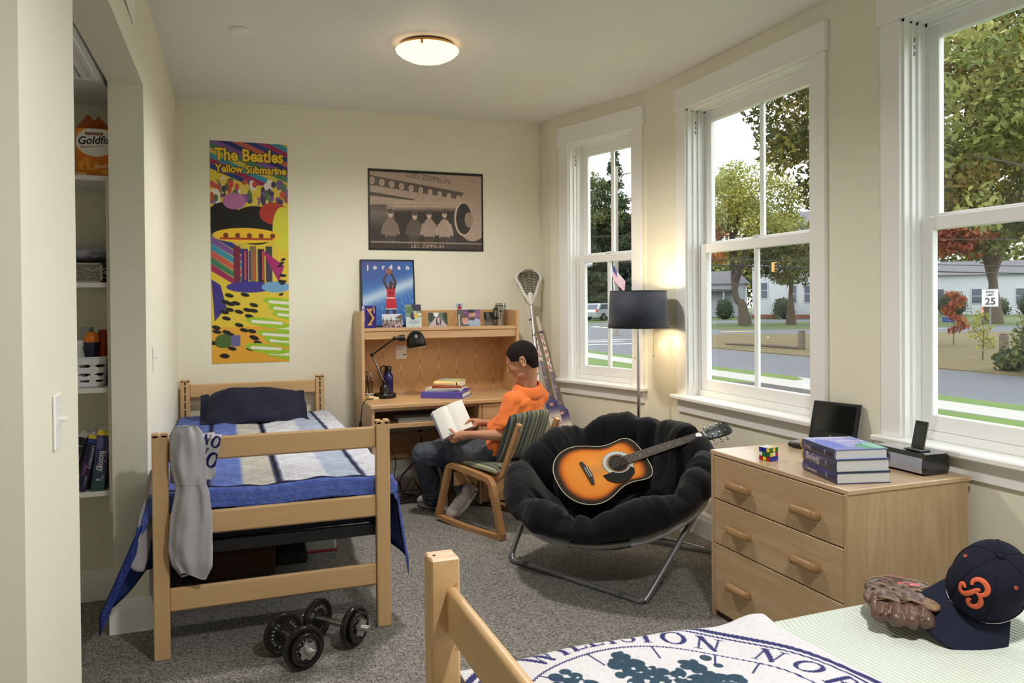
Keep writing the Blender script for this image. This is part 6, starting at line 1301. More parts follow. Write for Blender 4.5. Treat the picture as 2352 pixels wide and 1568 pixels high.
def spiral(z, rot, off, cover, label, t=.010):
    S2 = rotz(ang+rot, (1.535+off[0], 5.51+off[1], dT+z)); r = thing('spiral_notebook', (1.535+off[0], 5.51+off[1], dT+z), label, 'notebook', 'notebooks in the desk stack'); MB(S2).box(-.13, .13, -.10, .10, .001, t-.001, .0005).build('pages', M_PAPER, r); MB(S2).box(-.13, .13, -.102, .10, t-.001, t, .0003).build('cover', cover, r)
    MB(S2).box(-.13, .13, -.102, .10, 0, .001, .0003).build('back_cover', cover, r); MB(S2).tube([(-.125+.25*i/220, -.103+.006*math.cos(i*1.2), t/2+.006*math.sin(i*1.2)) for i in range(221)], .0009, 4).build('spiral', M_CHROME, r)
spiral(.0455, .12, (0, 0), mat('cover_cream', (222, 214, 200), .5), 'cream spiral notebook lying on the purple binder'); spiral(.056, -.05, (.01, .004), mat('cover_white', (226, 222, 218), .5), 'white spiral notebook in the middle of the desk stack', .009)
def book(name, M, w, d, h, cover, label, cat='book', group=None, title=None, tcol=(240, 240, 230), spine_cv=None, cover_cv=None, page=None, rnd=True):
    """hardback lying flat; spine along x at y = -d/2"""
    o = M @ Vector((0, 0, 0)); r = thing(name, o, label, cat, group); t = .0028
    MB(M).box(-w/2, w/2, -d/2, d/2, 0, t, .0008).build('back_board', cover, r); MB(M).box(-w/2, w/2, -d/2, d/2, h-t, h, .0008).build('front_board', cover, r)
    s = MB(M); s.grid(lambda u, v: (-w/2+w*u, -d/2-.006*math.sin(PI*v), h*v), 2, 8); so = s.build('spine', cover, r, True, 180); m_ = so.modifiers.new('t', 'SOLIDIFY'); m_.thickness = .002; m_.offset = 0
    MB(M).box(-w/2+.004, w/2-.004, -d/2+.002, d/2-.005, t, h-t, .0005).build('pages', page or M_PAPER, r)
    if spine_cv is not None:
        P3 = lambda X, Y: np.array([tuple(M @ Vector((-w/2+x, -d/2-.006*math.sin(PI*max(0, min(1, y/h)))-.0016, y))) for x, y in zip(X, Y)]); sheet('spine_print', spine_cv, P3, M_PRINT, r)
    if cover_cv is not None: R3 = M.to_3x3(); flat_sheet('cover_print', cover_cv, M @ Vector((-w/2+.0005, -d/2, h+.0004)), R3 @ Vector((1, 0, 0)), R3 @ Vector((0, 1, 0)), M_PRINT, r)
    return r
book('red_book', rotz(ang+.06, (1.56, 5.505, dT+.0655)), .215, .15, .014, mat('rust_cover', (142, 58, 40), .5), 'thin rust red book near the top of the desk stack', group='books in the desk stack')
cv = Canvas(.20, .032, 150, 26, (236, 208, 150)); cv.text('SHORT FICTION', .095, .011, .011, (196, 150, 70), align=.5, bold=.01); cv.rect(.17, .007, .18, .026, (40, 44, 70)); cv.rect(.01, .005, .02, .028, (222, 180, 110)); cv.rect(.04, .005, .14, .0065, (206, 170, 100))
book('paperback_book', rotz(ang-.05, (1.572, 5.508, dT+.080)), .20, .14, .032, mat('fiction_cover', (236, 208, 150), .5), 'thick cream paperback titled Short Fiction on the desk stack', group='books in the desk stack', spine_cv=cv)
cv = Canvas(.17, .12, 60, 44, (190, 204, 150)); cv.ell(.05, .07, .05, .05, (150, 190, 190)); cv.ell(.13, .05, .05, .04, (222, 206, 120)); cv.noise(10, 4, 3)
book('thin_book', rotz(ang-.12, (1.592, 5.522, dT+.1125)), .17, .12, .007, mat('pale_green_cover', (186, 200, 160), .5), 'thin pale green book on top of the desk stack', group='books in the desk stack', cover_cv=cv)
# laptop in the slot
lp = thing('laptop', (1.32, 5.40, .6225), 'closed silver laptop lying in the desk slot', 'laptop'); M_ALU = mat('aluminium', (196, 197, 200), .35, .6); MB().box(1.13, 1.49, 5.255, 5.50, .6225, .640, .005).build('base', M_ALU, lp); MB().box(1.13, 1.49, 5.255, 5.50, .642, .654, .005).build('lid', M_ALU, lp); MB().box(1.35, 1.40, 5.2535, 5.256, .629, .634, .0005).build('latch', mat('alu_dark', (120, 121, 124), .4, .5), lp)
# notice card pinned to hutch back
nc = Canvas(.080, .098, 60, 74, (226, 220, 218)); nc.text('williston diet', .004, .082, .0085, (70, 62, 62), bold=.01, sx=.85).text('find the art', .004, .068, .0085, (70, 62, 62), bold=.01, sx=.85)
for k in range(6): nc.rect(.006, .05-.008*k, .074, .0515-.008*k, (176, 168, 168))
nc.rect(.052, .026, .074, .034, (50, 44, 48)); n_ = thing('notice_card', (1.293, yb-.016, 1.02), 'small printed white notice card pinned on the hutch back', 'card'); MB().box(1.253, 1.333, yb-.0135, yb-.0125, 1.02, 1.118, 0).build('card', M_PAPER, n_); flat_sheet('print', nc, (1.253, yb-.0139, 1.02), (1, 0, 0), (0, 0, 1), M_PRINT, n_)
# travel mug on the hutch shelf
mg = Vector((2.045, 5.72, 1.2665)); mug = thing('travel_mug', mg, 'stainless steel travel mug with black handle on the hutch shelf', 'mug'); M_SS = mat('brushed_steel', (190, 188, 180), .22, 1)
MB().lathe([(0, 0), (.030, 0), (.0305, .01), (.032, .07), (.041, .115), (.042, .150), (.040, .152), (0, .152)], mg, 36).build('body', M_SS, mug, True); MB().lathe([(.0425, .150), (.0425, .156), (.0, .156)], mg, 36).build('gasket', M_BLACK, mug, True); MB().lathe([(.042, .156), (.042, .172), (.036, .176), (0, .176)], mg, 36).build('lid', M_SS, mug, True)
MB().tube(bez([mg+Vector((-.038, -.02, .128)), mg+Vector((-.062, -.032, .132)), mg+Vector((-.068, -.035, .10)), mg+Vector((-.062, -.032, .06)), mg+Vector((-.032, -.016, .056))], 6), [(.009, .006)]*25, 8).build('handle', M_BLACK, mug, True)
ec = Canvas(.04, .04, 30, 30, (176, 174, 166)); ec.ell(.02, .02, .019, .019, (60, 60, 58)); ec.ell(.02, .02, .016, .016, (176, 174, 166)); ec.ell(.02, .021, .010, .011, (40, 42, 40)); ec.rect(.018, .006, .022, .014, (40, 42, 40))
sheet('emblem', ec, lambda X, Y: np.stack([mg.x+.0432*np.sin((X-.02)/.040-.25)*np.interp(Y, [0, .04], [.88, 1.0]), mg.y-.0432*np.cos((X-.02)/.040-.25)*np.interp(Y, [0, .04], [.88, 1.0]), mg.z+.09+Y], 1), M_PRINT, mug)

# ------------------------------------------------------------------ pictures
def upright(name, cv, x, y, w, h, label, lean=.03, rz=0.0, zb=1.2665, frame_w=0, mt=None, cat='photo', group='photos on the hutch shelf', thick=.003, edge=None):
    """sheet standing on the shelf: x is its left lower corner, leaning back"""
    a = Vector((math.cos(rz), math.sin(rz), 0)); bk_d = Vector((-math.sin(rz), math.cos(rz), 0)); up = (Vector((0, 0, 1))*math.cos(math.asin(min(.9, lean/h)))+bk_d*(lean/h)).normalized(); o = Vector((x, y, zb)); M = frame(o, a, up, a.cross(up)); nn = a.cross(up)
    r = thing(name, o+a*w/2, label, cat, group); MB(M).box(0, w, 0, h, -thick, 0, .0006).build('mount', edge or mat('clear_acrylic', (206, 212, 214), .15), r)
    if frame_w:
        f = MB(M)
        for x0, x1, y0_, y1_ in ((0, w, 0, frame_w), (0, w, h-frame_w, h), (0, frame_w, frame_w, h-frame_w), (w-frame_w, w, frame_w, h-frame_w)): f.box(x0, x1, y0_, y1_, -thick, .006, .001)
        f.build('frame', M_BLACK, r)
    flat_sheet('print', cv, o+nn*.0006+a*frame_w+up*frame_w, a*((w-2*frame_w)/cv.W), up*((h-2*frame_w)/cv.H), mt or M_PHOTO, r); return r
# framed basketball poster
W_, H_ = .392, .49; cv = Canvas(W_, H_, 150, 190, (60, 110, 180)); t = cv.Y/H_; s_ = cv.X/W_
cv.mix(np.clip((t-.55)/.45, 0, 1)*np.clip(1.1-s_, 0, 1), (64, 62, 120)); cv.mix(np.clip((.6-t)/.6, 0, 1)*.6, (52, 104, 186)); hz_ = cv.Y-(.14*H_/.49+.30*H_*s_+.15*H_)+.03; cv.mix(np.exp(-(hz_/.05)**2)*.85, (196, 214, 228)); cv.mix(np.clip(hz_/.2, 0, 1)*.35, (52, 90, 170)); g = np.random.default_rng(2)
for k in range(240):
    x, y = g.random()*W_, g.random()*H_*.6
    if y < .10+.28*x/W_: cv.ell(x, y, .002+.004*g.random(), .0015+.002*g.random(), (208, 222, 238), g.random(), .7)
sx_ = .215; skn = (70, 54, 50)
cv.seg(sx_-.026, .13, sx_-.034, .055, .011, skn).seg(sx_+.022, .13, sx_+.028, .055, .011, skn); cv.poly([(sx_-.042, .125), (sx_+.042, .125), (sx_+.038, .205), (sx_-.034, .205)], (190, 44, 54)); cv.rect(sx_-.042, .122, sx_+.042, .129, (226, 216, 214)); cv.poly([(sx_-.030, .213), (sx_+.032, .213), (sx_+.036, .275), (sx_+.022, .293), (sx_-.018, .293), (sx_-.030, .275)], (186, 40, 52)); cv.rect(sx_-.032, .205, sx_+.034, .212, (226, 220, 216))
cv.seg(sx_-.026, .285, sx_-.052, .345, .010, skn).seg(sx_-.052, .345, sx_-.022, .395, .008, skn).seg(sx_+.028, .285, sx_+.038, .33, .011, skn).seg(sx_+.038, .33, sx_+.010, .395, .009, skn); cv.ell(sx_+.004, .318, .017, .021, skn); cv.seg(sx_, .285, sx_, .30, .012, skn)
cv.text('23', sx_+.002, .237, .020, (40, 30, 34), align=.5, bold=.02)
for ch, x in zip('jordan', (.03, .085, .150, .205, .270, .335)): cv.text(ch, x+.016, .428, .034, (226, 220, 214), align=.5, bold=.045)
cv.ell(sx_-.010, .412, .024, .024, (140, 86, 74))
for ch, x in zip('space', (.075, .145, .215, .275, .325)): cv.text(ch, x+.016, .035, .026, (226, 220, 200), align=.5, bold=.045)
upright('framed_poster', cv, .985, 5.84, .415, .515, 'black framed blue basketball poster standing on the hutch', lean=.055, frame_w=.011, mt=M_PRINT, cat='poster', group=None, thick=.012, edge=M_BLACK)
def photo(kind, W=.15, H=.1):
    cv = Canvas(W, H, 60, int(60*H/W), (150, 150, 150)); t = cv.Y/H; g = np.random.default_rng(len(kind)); X = lambda f: f*W; Y = lambda f: f*H
    if kind == 'crowd':
        cv.mix(t > .55, (206, 208, 218)); 
        for k in range(18): x = g.random()*W; h = Y(.35+.5*g.random()); cv.poly([(x-.006, Y(.4)), (x+.006, Y(.4)), (x, h)], (60, 72, 60))
        cv.poly([(X(.62), Y(.72)), (X(1), Y(1)), (X(1), Y(.55))], (106, 90, 84)); cv.rect(0, 0, W, Y(.42), (120, 106, 112))
        for k in range(34): x, y = g.random()*W, g.random()*Y(.38); cv.ell(x, y, .004, .008, [(220, 214, 216), (60, 50, 60), (120, 60, 60), (180, 170, 180)][k % 4]); cv.ell(x, y+.010, .003, .003, (180, 140, 124))
    elif kind == 'yellow':
        cv.mix(t < 2, (120, 140, 116)); cv.mix(t < .45, (186, 200, 196)); cv.rect(X(.4), Y(.72), W, H, (54, 54, 74)); cv.ell(X(.2), Y(.75), X(.3), Y(.14), (86, 120, 80)); cv.rect(X(.5), Y(.5), W, Y(.62), (208, 214, 214)); cv.ell(X(.45), Y(.47), X(.17), Y(.14), (60, 58, 84)); cv.ell(X(.68), Y(.50), X(.16), Y(.12), (206, 178, 84)); cv.ell(X(.62), Y(.66), X(.07), Y(.055), (196, 190, 186)); cv.ell(X(.4), Y(.62), X(.06), Y(.05), (70, 60, 64)); cv.ell(X(.5), Y(.22), X(.35), Y(.1), (150, 160, 190), 0, .7)
    elif kind == 'road':
        cv.mix(t < 2, (92, 112, 92)); cv.ell(X(.42), Y(.95), X(.13), Y(.25), (216, 222, 226)); cv.poly([(0, 0), (W, 0), (X(.62), Y(.62)), (X(.36), Y(.62))], (190, 170, 178)); cv.ell(X(.12), Y(.7), X(.18), Y(.35), (40, 56, 44)); cv.ell(X(.92), Y(.75), X(.14), Y(.32), (46, 62, 50)); cv.ell(X(.95), Y(.3), X(.1), Y(.12), (50, 64, 50))
        for k, c in enumerate(((40, 40, 52), (210, 208, 214), (70, 60, 84))): x = X(.44+.09*k); cv.seg(x, Y(.2), x, Y(.5), .006, c); cv.ell(x, Y(.62), .005, .006, (170, 130, 114)); cv.seg(x-.002, Y(.12), x-.002, Y(.25), .004, (60, 56, 60))
    elif kind == 'pair':
        cv.mix(t < 2, (120, 80, 132)); 
        for k in range(60): x, y = g.random()*W, Y(.3+.7*g.random()); cv.ell(x, y, .005, .005, [(150, 70, 160), (186, 120, 190), (70, 60, 60), (110, 90, 80)][k % 4])
        cv.rect(0, 0, X(.3), H, (100, 96, 92)); cv.rect(X(.06), 0, X(.1), Y(.7), (214, 210, 206)); cv.ell(X(.75), Y(.05), X(.35), Y(.42), (156, 174, 200)); cv.ell(X(.66), Y(.66), X(.14), Y(.27), (196, 150, 130)); cv.ell(X(.66), Y(.46), X(.12), Y(.12), (80, 60, 54)); cv.ell(X(.64), Y(.9), X(.16), Y(.12), (56, 46, 50)); cv.ell(X(.64), Y(.55), X(.06), Y(.03), (170, 110, 104)); cv.ell(X(.34), Y(.34), X(.13), Y(.25), (206, 154, 138)); cv.ell(X(.33), Y(.58), X(.15), Y(.09), (104, 84, 80)); cv.rect(X(.2), 0, X(.5), Y(.1), (90, 96, 106))
        for fx_, fy_ in ((.61, .7), (.72, .72), (.29, .38), (.39, .38)): cv.ell(X(fx_), Y(fy_), .0035, .0018, (50, 40, 40))
    elif kind == 'dark':
        cv.mix(t < 2, (60, 68, 58)); cv.mix(t < .4, (110, 100, 86)); cv.ell(X(.3), Y(.75), X(.35), Y(.3), (34, 44, 36)); cv.ell(X(.8), Y(.85), X(.16), Y(.2), (160, 166, 160)); cv.seg(X(.6), Y(.15), X(.6), Y(.45), .006, (90, 80, 76)); cv.seg(X(.8), Y(.15), X(.8), Y(.42), .006, (170, 150, 140))
    elif kind == 'team':
        cv.mix(t < 2, (52, 42, 120)); cv.rect(0, 0, X(.22), H, (66, 56, 136)); cv.text('WILLISTON', X(.19), Y(.03), .020, (226, 222, 226), rot=PI/2, bold=.03, sx=1.15); cv.seg(X(.5), Y(.25), X(.6), Y(.75), .012, (50, 40, 60)); cv.ell(X(.62), Y(.82), .010, .012, (206, 150, 90)); cv.seg(X(.4), Y(.85), X(.75), Y(.5), .006, (214, 160, 90)); cv.seg(X(.8), Y(.45), X(.55), Y(.2), .007, (206, 150, 96)); cv.rect(X(.4), Y(.12), X(.7), Y(.2), (206, 160, 96)); cv.seg(X(.85), Y(.7), X(.8), Y(.95), .005, (190, 140, 90))
    elif kind == 'small':
        cv.mix(t < 2, (150, 166, 190)); cv.rect(0, 0, W, Y(.35), (206, 206, 204)); cv.ell(X(.5), Y(.4), X(.32), Y(.26), (160, 36, 52)); cv.ell(X(.5), Y(.78), X(.14), Y(.16), (110, 70, 62))
    return cv.noise(5, 2, 6)
upright('photo_card', photo('team', .105, .165), .955, 5.66, .105, .165, 'purple sports team card leaning at the left end of the hutch', lean=.028, rz=-.22)
upright('photo', photo('crowd', .15, .10), 1.107, 5.665, .150, .102, 'group photo of a crowd in front of trees', lean=.016, rz=-.02); upright('photo', photo('yellow', .125, .175), 1.292, 5.70, .123, .170, 'tall photo of a person in a yellow jacket', lean=.022, rz=.10)
upright('photo', photo('road', .153, .105), 1.462, 5.70, .153, .106, 'photo of three people on a tree lined road', lean=.014, rz=.05); upright('photo', photo('pair', .182, .135), 1.690, 5.70, .182, .128, 'photo of a bearded man and a boy before purple flowers', lean=.018, rz=-.03)
upright('photo', photo('small', .05, .055), 1.688, 5.722, .05, .055, 'tiny photo of a child in red tucked on top of the pair photo', lean=.006, rz=-.03, zb=1.385); upright('photo', photo('dark', .13, .105), 1.925, 5.765, .125, .105, 'dark outdoor photo half hidden behind the travel mug', lean=.014, rz=.05)
# wall posters
def wall_poster(name, cv, x0, x1, z0, z1, label, border=None):
    r = thing(name, ((x0+x1)/2, YB-.004, z0), label, 'poster', 'posters on the back wall'); MB().box(x0, x1, YB-.004, YB-.001, z0, z1, 0).build('sheet', M_PAPER, r); flat_sheet('print', cv, (x0, YB-.0046, z0), ((x1-x0)/cv.W, 0, 0), (0, 0, (z1-z0)/cv.H), M_PRINT, r)
    if border:
        for a, b, c, d in ((x0, x1, z0, z0+.012), (x0, x1, z1-.012, z1), (x0, x0+.012, z0, z1), (x1-.012, x1, z0, z1)): MB().box(a, b, YB-.010, YB-.001, c, d, .002).build('frame', border, r)
    return r
W_, H_ = .53, 1.585; cv = Canvas(W_, H_, 190, 560, (214, 190, 60)); g = np.random.default_rng(11)
RB_ = [(40, 60, 130), (150, 40, 90), (54, 140, 170), (196, 176, 70), (60, 120, 90), (120, 80, 150), (30, 40, 110), (190, 90, 80)]
for k in range(18): x = -.5+k*.085; cv.poly([(x, H_+.02), (x+.085, H_+.02), (x+.085+.75, 1.28), (x+.75, 1.28)], RB_[k % 8])
for k in range(9): y = .62+k*.05; cv.poly([(0, y+.04), (0, y+.09), (.22, y-.06), (.22, y-.10)], RB_[(k*3+1) % 8])
for k in range(90): cv.ell(g.random()*W_, 1.16+.14*g.random(), .012+.012*g.random(), .02+.02*g.random(), [(222, 216, 200), (120, 80, 150), (80, 110, 70), (190, 80, 60), (210, 190, 90), (70, 60, 90)][k % 6])
# plain generic colour fields in place of the artwork
for x, y, rx, ry, c in ((.09, 1.02, .12, .13, (20, 18, 20)), (.30, .99, .17, .14, (22, 20, 22)), (.16, 1.16, .08, .06, (176, 110, 160)), (.43, 1.08, .10, .08, (176, 56, 44)), (.49, .97, .07, .16, (206, 206, 60))): cv.ell(x, y, rx, ry, c)
cv.ell(.24, .915, .23, .055, (232, 190, 50)); cv.rect(.06, .885, .42, .90, (168, 60, 40))
for k in range(5): cv.ell(.10+.08*k, .915, .018, .018, (120, 60, 36))
for k, c in enumerate(((110, 40, 60), (60, 40, 110), (120, 110, 70), (30, 28, 30), (60, 64, 66))): cv.rect(.15+.055*k, .58, .195+.055*k, .84-.02*(k % 2), c)
for k in range(6): cv.seg(.23+.03*k, .60, .23+.03*k, .80, .006, [(196, 80, 60), (70, 44, 120)][k % 2])
cv.poly([(.34, .82), (.50, .70), (.46, .58), (.42, .66)], (160, 40, 110)); cv.poly([(.02, .30), (0, .60), (.06, .56), (.10, .40)], (60, 50, 130)); cv.ell(.26, .545, .16, .04, (60, 52, 140)); cv.ell(.44, .545, .10, .04, (110, 160, 200))
cv.rect(0, 0, W_, .26, (222, 140, 40), .55)
for k in range(30): cv.ell(g.random()*W_*.6, .04+g.random()*.48, .03, .014, (24, 22, 26), -.25)
for k in range(10): cv.ell(.46+.06*g.random(), .40+.36*g.random(), .018, .009, (30, 28, 30), .3)
for k in range(9): x, y = .25+.22*g.random()+.02*k*.5, .05+.047*k; cv.ell(x+.04, y, .15, .034, (150, 190, 44), -.18); cv.seg(x-.06, y+.012, x+.14, y-.006, .010, (226, 222, 220))
cv.ell(.08, .16, .06, .05, (70, 100, 50)); cv.rect(.13, .12, .19, .20, (96, 96, 150))
def fat(s, y, h, x0, x1):
    T = text_tris(s, .03); w = T[..., 0].max()*h/.7; k = (x1-x0)/w
    for d in ((-.004, -.004), (.004, -.004), (-.004, .004), (.004, .004)): cv.text(s, x0+d[0], y+d[1], h, (60, 44, 20), bold=.03, sx=k)
    cv.text(s, x0, y, h, (236, 196, 50), bold=.03, sx=k)
fat('The Beatles', 1.45, .085, .03, .50); fat('Yellow Submarine', 1.365, .055, .035, .52)
wall_poster('tall_poster', cv, -.063, .467, 1.026, 2.611, 'tall colourful poster with yellow band lettering above the bed')
W_, H_ = .92, .615; cv = Canvas(W_, H_, 270, 180, (64, 52, 46)); sep = lambda v: (v, int(v*.88), int(v*.79)); t = cv.Y/H_
cv.rect(.012, .055, W_-.012, H_-.02, sep(60)); cv.mix((cv.Y > .34+.02*np.sin(cv.X*3)) & (cv.Y < H_-.02) & (cv.X > .012) & (cv.X < W_-.012), sep(176)); cv.poly([(.012, .565), (.012, .49), (.80, .40), (.80, .455)], sep(96)); cv.poly([(.012, .44), (.012, .41), (.36, .385), (.36, .395)], sep(80))
for k in range(10): cv.ell(.03+.076*k, .525-.0118*k, .021-.0006*k, .027-.0008*k, sep(214)); cv.ell(.03+.076*k, .525-.0118*k, .015-.0005*k, .021-.0008*k, sep(170))
band = np.clip(1-np.abs(cv.Y-.34-.03*(cv.X-.3))/.05, 0, 1)*((cv.X > .14) & (cv.X < .76)); cv.mix(band, sep(190)); cv.mix((cv.Y < .285)*(cv.Y > .055)*.9, sep(58)); cv.mix(np.clip(1-np.abs(cv.Y-.28)/.12, 0, 1)*(cv.X < .2)*.7, sep(140))
cv.ell(.83, .28, .14, .20, sep(176)); cv.ell(.755, .255, .075, .135, sep(206)); cv.ell(.76, .255, .065, .122, sep(52)); cv.ell(.80, .25, .035, .06, sep(150))
for x, h, c in ((.17, .29, 128), (.36, .28, 96), (.475, .29, 160), (.60, .30, 170)):
    cv.ell(x, .16, .052, .09, sep(c)); cv.seg(x-.045, .20, x-.062, .13, .012, sep(c)); cv.seg(x+.045, .20, x+.062, .13, .012, sep(c)); cv.rect(x-.035, .055, x+.035, .11, sep(74)); cv.ell(x, h-.015, .020, .028, sep(196)); cv.ell(x, h+.006, .024, .018, sep(88))
cv.rect(.012, .055, W_-.012, .066, sep(150)); cv.text('LED ZEPPELIN', W_/2, .022, .024, sep(196), align=.5, sx=1.25); cv.text('LED ZEPPELIN', .30, .565, .040, sep(96), rot=-.13, sx=1.0); cv.rect(0, 0, .012, H_, sep(30)); cv.rect(W_-.012, 0, W_, H_, sep(30)); cv.rect(0, H_-.02, W_, H_, sep(30)); cv.noise(4, 3, 2)
wall_poster('wide_poster', cv, 1.0545, 1.973, 1.854, 2.472, 'wide sepia band poster on the back wall above the desk', M_BLACK)

# ------------------------------------------------------------------ under the desk: outlet and cords
ol = thing('wall_outlet', (1.49, YB, .36), 'white double wall outlet under the desk', 'outlet'); MB().box(1.40, 1.56, YB-.006, YB, .36, .48, .003).build('plate', M_WHITEP, ol)
for x in (1.44, 1.52):
    for z in (.395, .445): MB().box(x-.016, x+.016, YB-.0075, YB-.005, z-.018, z+.018, .003).build('socket', mat('socket_shade', (214, 214, 210), .4), ol)
cord('outlet_cable', [(1.44, YB-.012, .445), (1.44, YB-.05, .42), (1.43, YB-.05, .32), (1.37, YB-.07, .22), (1.27, YB-.12, .14), (1.245, YB-.16, .08), (1.27, YB-.2, .02), (1.36, YB-.22, .008)], .005, M_CORD, 'thick black power cord plugged into the outlet'); MB().cyl((1.44, YB-.008, .445), (1.44, YB-.04, .44), .017, .013, 14).build('plug', M_CORD, bpy.data.objects['outlet_cable'], True)
cord('green_cable', [(1.06, 5.30, .60), (1.063, 5.27, .54), (1.09, 5.32, .44), (1.15, 5.45, .33), (1.16, 5.55, .20), (1.17, 5.6, .10), (1.24, 5.66, .04), (1.30, 5.70, .01)], .003, mat('green_cable', (22, 52, 44), .5), 'thin dark green cable dropping from the desk slot')
cord('white_cable', [(1.42, YB-.06, .26), (1.35, YB-.10, .17), (1.26, YB-.14, .13), (1.20, YB-.2, .09), (1.19, YB-.23, .03)], .003, M_WHITEP, 'white cable hanging under the desk')
cord('coiled_cable', [(1.08+.055*math.cos(a)+.004*a, 5.60+.03*math.sin(a*.9), .075+.065*math.sin(a)+.0*a) for a in np.linspace(-1.2, 12, 34)], .0045, M_CORD, 'coil of black cable on the carpet under the desk')
for i, pts in enumerate(([(1.14, 5.64, .006), (1.22, 5.58, .006), (1.30, 5.62, .03), (1.34, 5.66, .10), (1.40, 5.66, .04), (1.47, 5.62, .006)], [(1.05, 5.52, .005), (1.15, 5.48, .006), (1.25, 5.52, .006), (1.33, 5.49, .006), (1.42, 5.55, .006)], [(1.24, 5.70, .006), (1.27, 5.66, .07), (1.33, 5.70, .13), (1.38, 5.72, .05), (1.37, 5.64, .006)])):
    cord('loose_cable', pts, .003, M_CORD, ['thin black cable arching beside the power strip', 'black cable lying flat on the carpet under the desk', 'thin black cable looping high behind the power strip'][i])
st_ = thing('power_strip', (1.27, 5.74, 0), 'beige power strip on the carpet under the desk', 'power strip'); MB(rotz(-.2, (1.27, 5.74, 0))).box(-.13, .13, -.025, .025, 0, .035, .005).build('case', mat('beige_plastic', (196, 188, 168), .5), st_)
for k in range(5): MB(rotz(-.2, (1.27, 5.74, 0))).box(-.11+.046*k, -.08+.046*k, -.012, .012, .0345, .0362, .001).build('socket', mat('socket_dark', (60, 56, 50), .6), st_)

# ------------------------------------------------------------------ hoodie over the foot rail
ho2 = thing('hoodie', (-.12, 3.42, .36), 'grey sweatshirt with navy letters draped over the foot rail', 'sweatshirt'); M_FLEECE = mat('heather_fleece', (172, 170, 174), .95, var=.10, scale=160, bump=.25, bscale=500, spec=.1)
def hood_front(u, v):
    a = 2*PI*u; z = .958-.610*v; hw_ = np.interp(v, [0, .04, .12, .25, .36, .40, .46, .62, .82, .93, 1], [.040, .058, .064, .066, .060, .056, .064, .078, .082, .076, .050]); cx = np.interp(v, [0, .3, .45, .8, 1], [-.140, -.130, -.118, -.126, -.118])
    thk = np.interp(v, [0, .05, .5, .9, 1], [.012, .024, .030, .032, .016]); ph = 2.2*v
    fold = 1+.30*math.sin(3*a+ph)+.22*math.sin(5*a-1.4*ph+.6)+.10*math.sin(9*a+v*6); fx = .10*math.sin(4*a+ph*1.5)+.05*math.sin(7*a-ph)
    nzv = mnoise.noise(Vector((math.cos(a)*1.5, math.sin(a)*1.5, v*6)))
    return (cx+hw_*math.cos(a)*(1+fx*.35), 3.418-.008*v+thk*math.sin(a)*fold+.012*nzv, z+.016*math.cos(a)*max(0, v-.8)*5*(-.6)+.012*math.sin(2*a)*v)
mb = MB(); mb.grid(hood_front, 96, 90, cu=True); mb.f.append(tuple(range(96))); mb.mi.append(0); mb.f.append(tuple(90*96+i for i in range(96))[::-1]); mb.mi.append(0); mb.build('body', M_FLEECE, ho2, True, 180)
MB().tube([hood_front(i/40, .385) for i in range(40)], .0026, 5, closed=True).build('seam', M_FLEECE, ho2, True)
cv = Canvas(.12, .17, 90, 128, (186, 184, 188)); navy_ = (38, 36, 86)
def slab(ch, x, y, h, rot):
    w, stks = serif_strokes(ch); c, q = math.cos(rot), math.sin(rot)
    for a0, b0, a1, b1, w0, w1 in stks: cv.seg(x+(a0*c-b0*q)*h, y+(a0*q+b0*c)*h, x+(a1*c-b1*q)*h, y+(a1*q+b1*c)*h, w0*h*1.4, navy_, w1*h*1.4)
slab('N', .044, .134, .034, -.30); slab('O', .080, .122, .042, -.30); slab('N', .022, .076, .052, -.35); slab('O', .070, .052, .058, -.35)
def flap_fn(X, Y):
    u = X/.12; v = Y/.17; s_ = (1-v)*.19       # arc length down the front from the rail top
    over = np.clip(s_-.0, 0, None); x = -.120+.118*u-.030*u*(1-v)-.012*(1-v); y = 3.452-.014*np.minimum(1, over/.02)-.005-.008*np.sin(u*5+v*3)*np.clip(over/.05, 0, 1); z = .912-np.clip(s_-.012, 0, None)-.012*u; y = np.where(s_ < .02, 3.487-(s_/.02)*.050, y)
    return np.stack([x, y-.012, z+.006], 1)
o = sheet('printed_chest', cv, flap_fn, attr_mat('fleece_print', .95, bump=.25, bscale=500, spec=.1), ho2); md = o.modifiers.new('t', 'SOLIDIFY'); md.thickness = .008; md.offset = -1
bk2 = MB()     # part hanging behind the rail and out past the post
def back_fn(u, v):
    x = -.17-.12*v*(1-u*.2)+.16*u; y = 3.505+.025*math.sin(u*6)+.03*v; z = .915-.50*v+.02*math.sin(u*4); x = x-.015*math.sin(v*7); return (x, y-.02*math.sin(u*PI), z)
bk2.grid(lambda u, v: (-.285-.085*v+.07*u*(1-.3*v), 3.56-.10*v+.05*u, .76-.36*v-.04*u*v+.008*math.sin(v*15+u*4)), 8, 24); o = bk2.build('sleeve', M_FLEECE, ho2, True, 180); md = o.modifiers.new('t', 'SOLIDIFY'); md.thickness = .02
bk3 = MB(); bk3.grid(lambda u, v: (-.205+.17*u, 3.488+.012*math.sin(u*7)+.012*v, .915-.20*v-.012*math.sin(u*5)*v), 12, 10); o = bk3.build('hood', M_FLEECE, ho2, True, 180); md = o.modifiers.new('t', 'SOLIDIFY'); md.thickness = .012

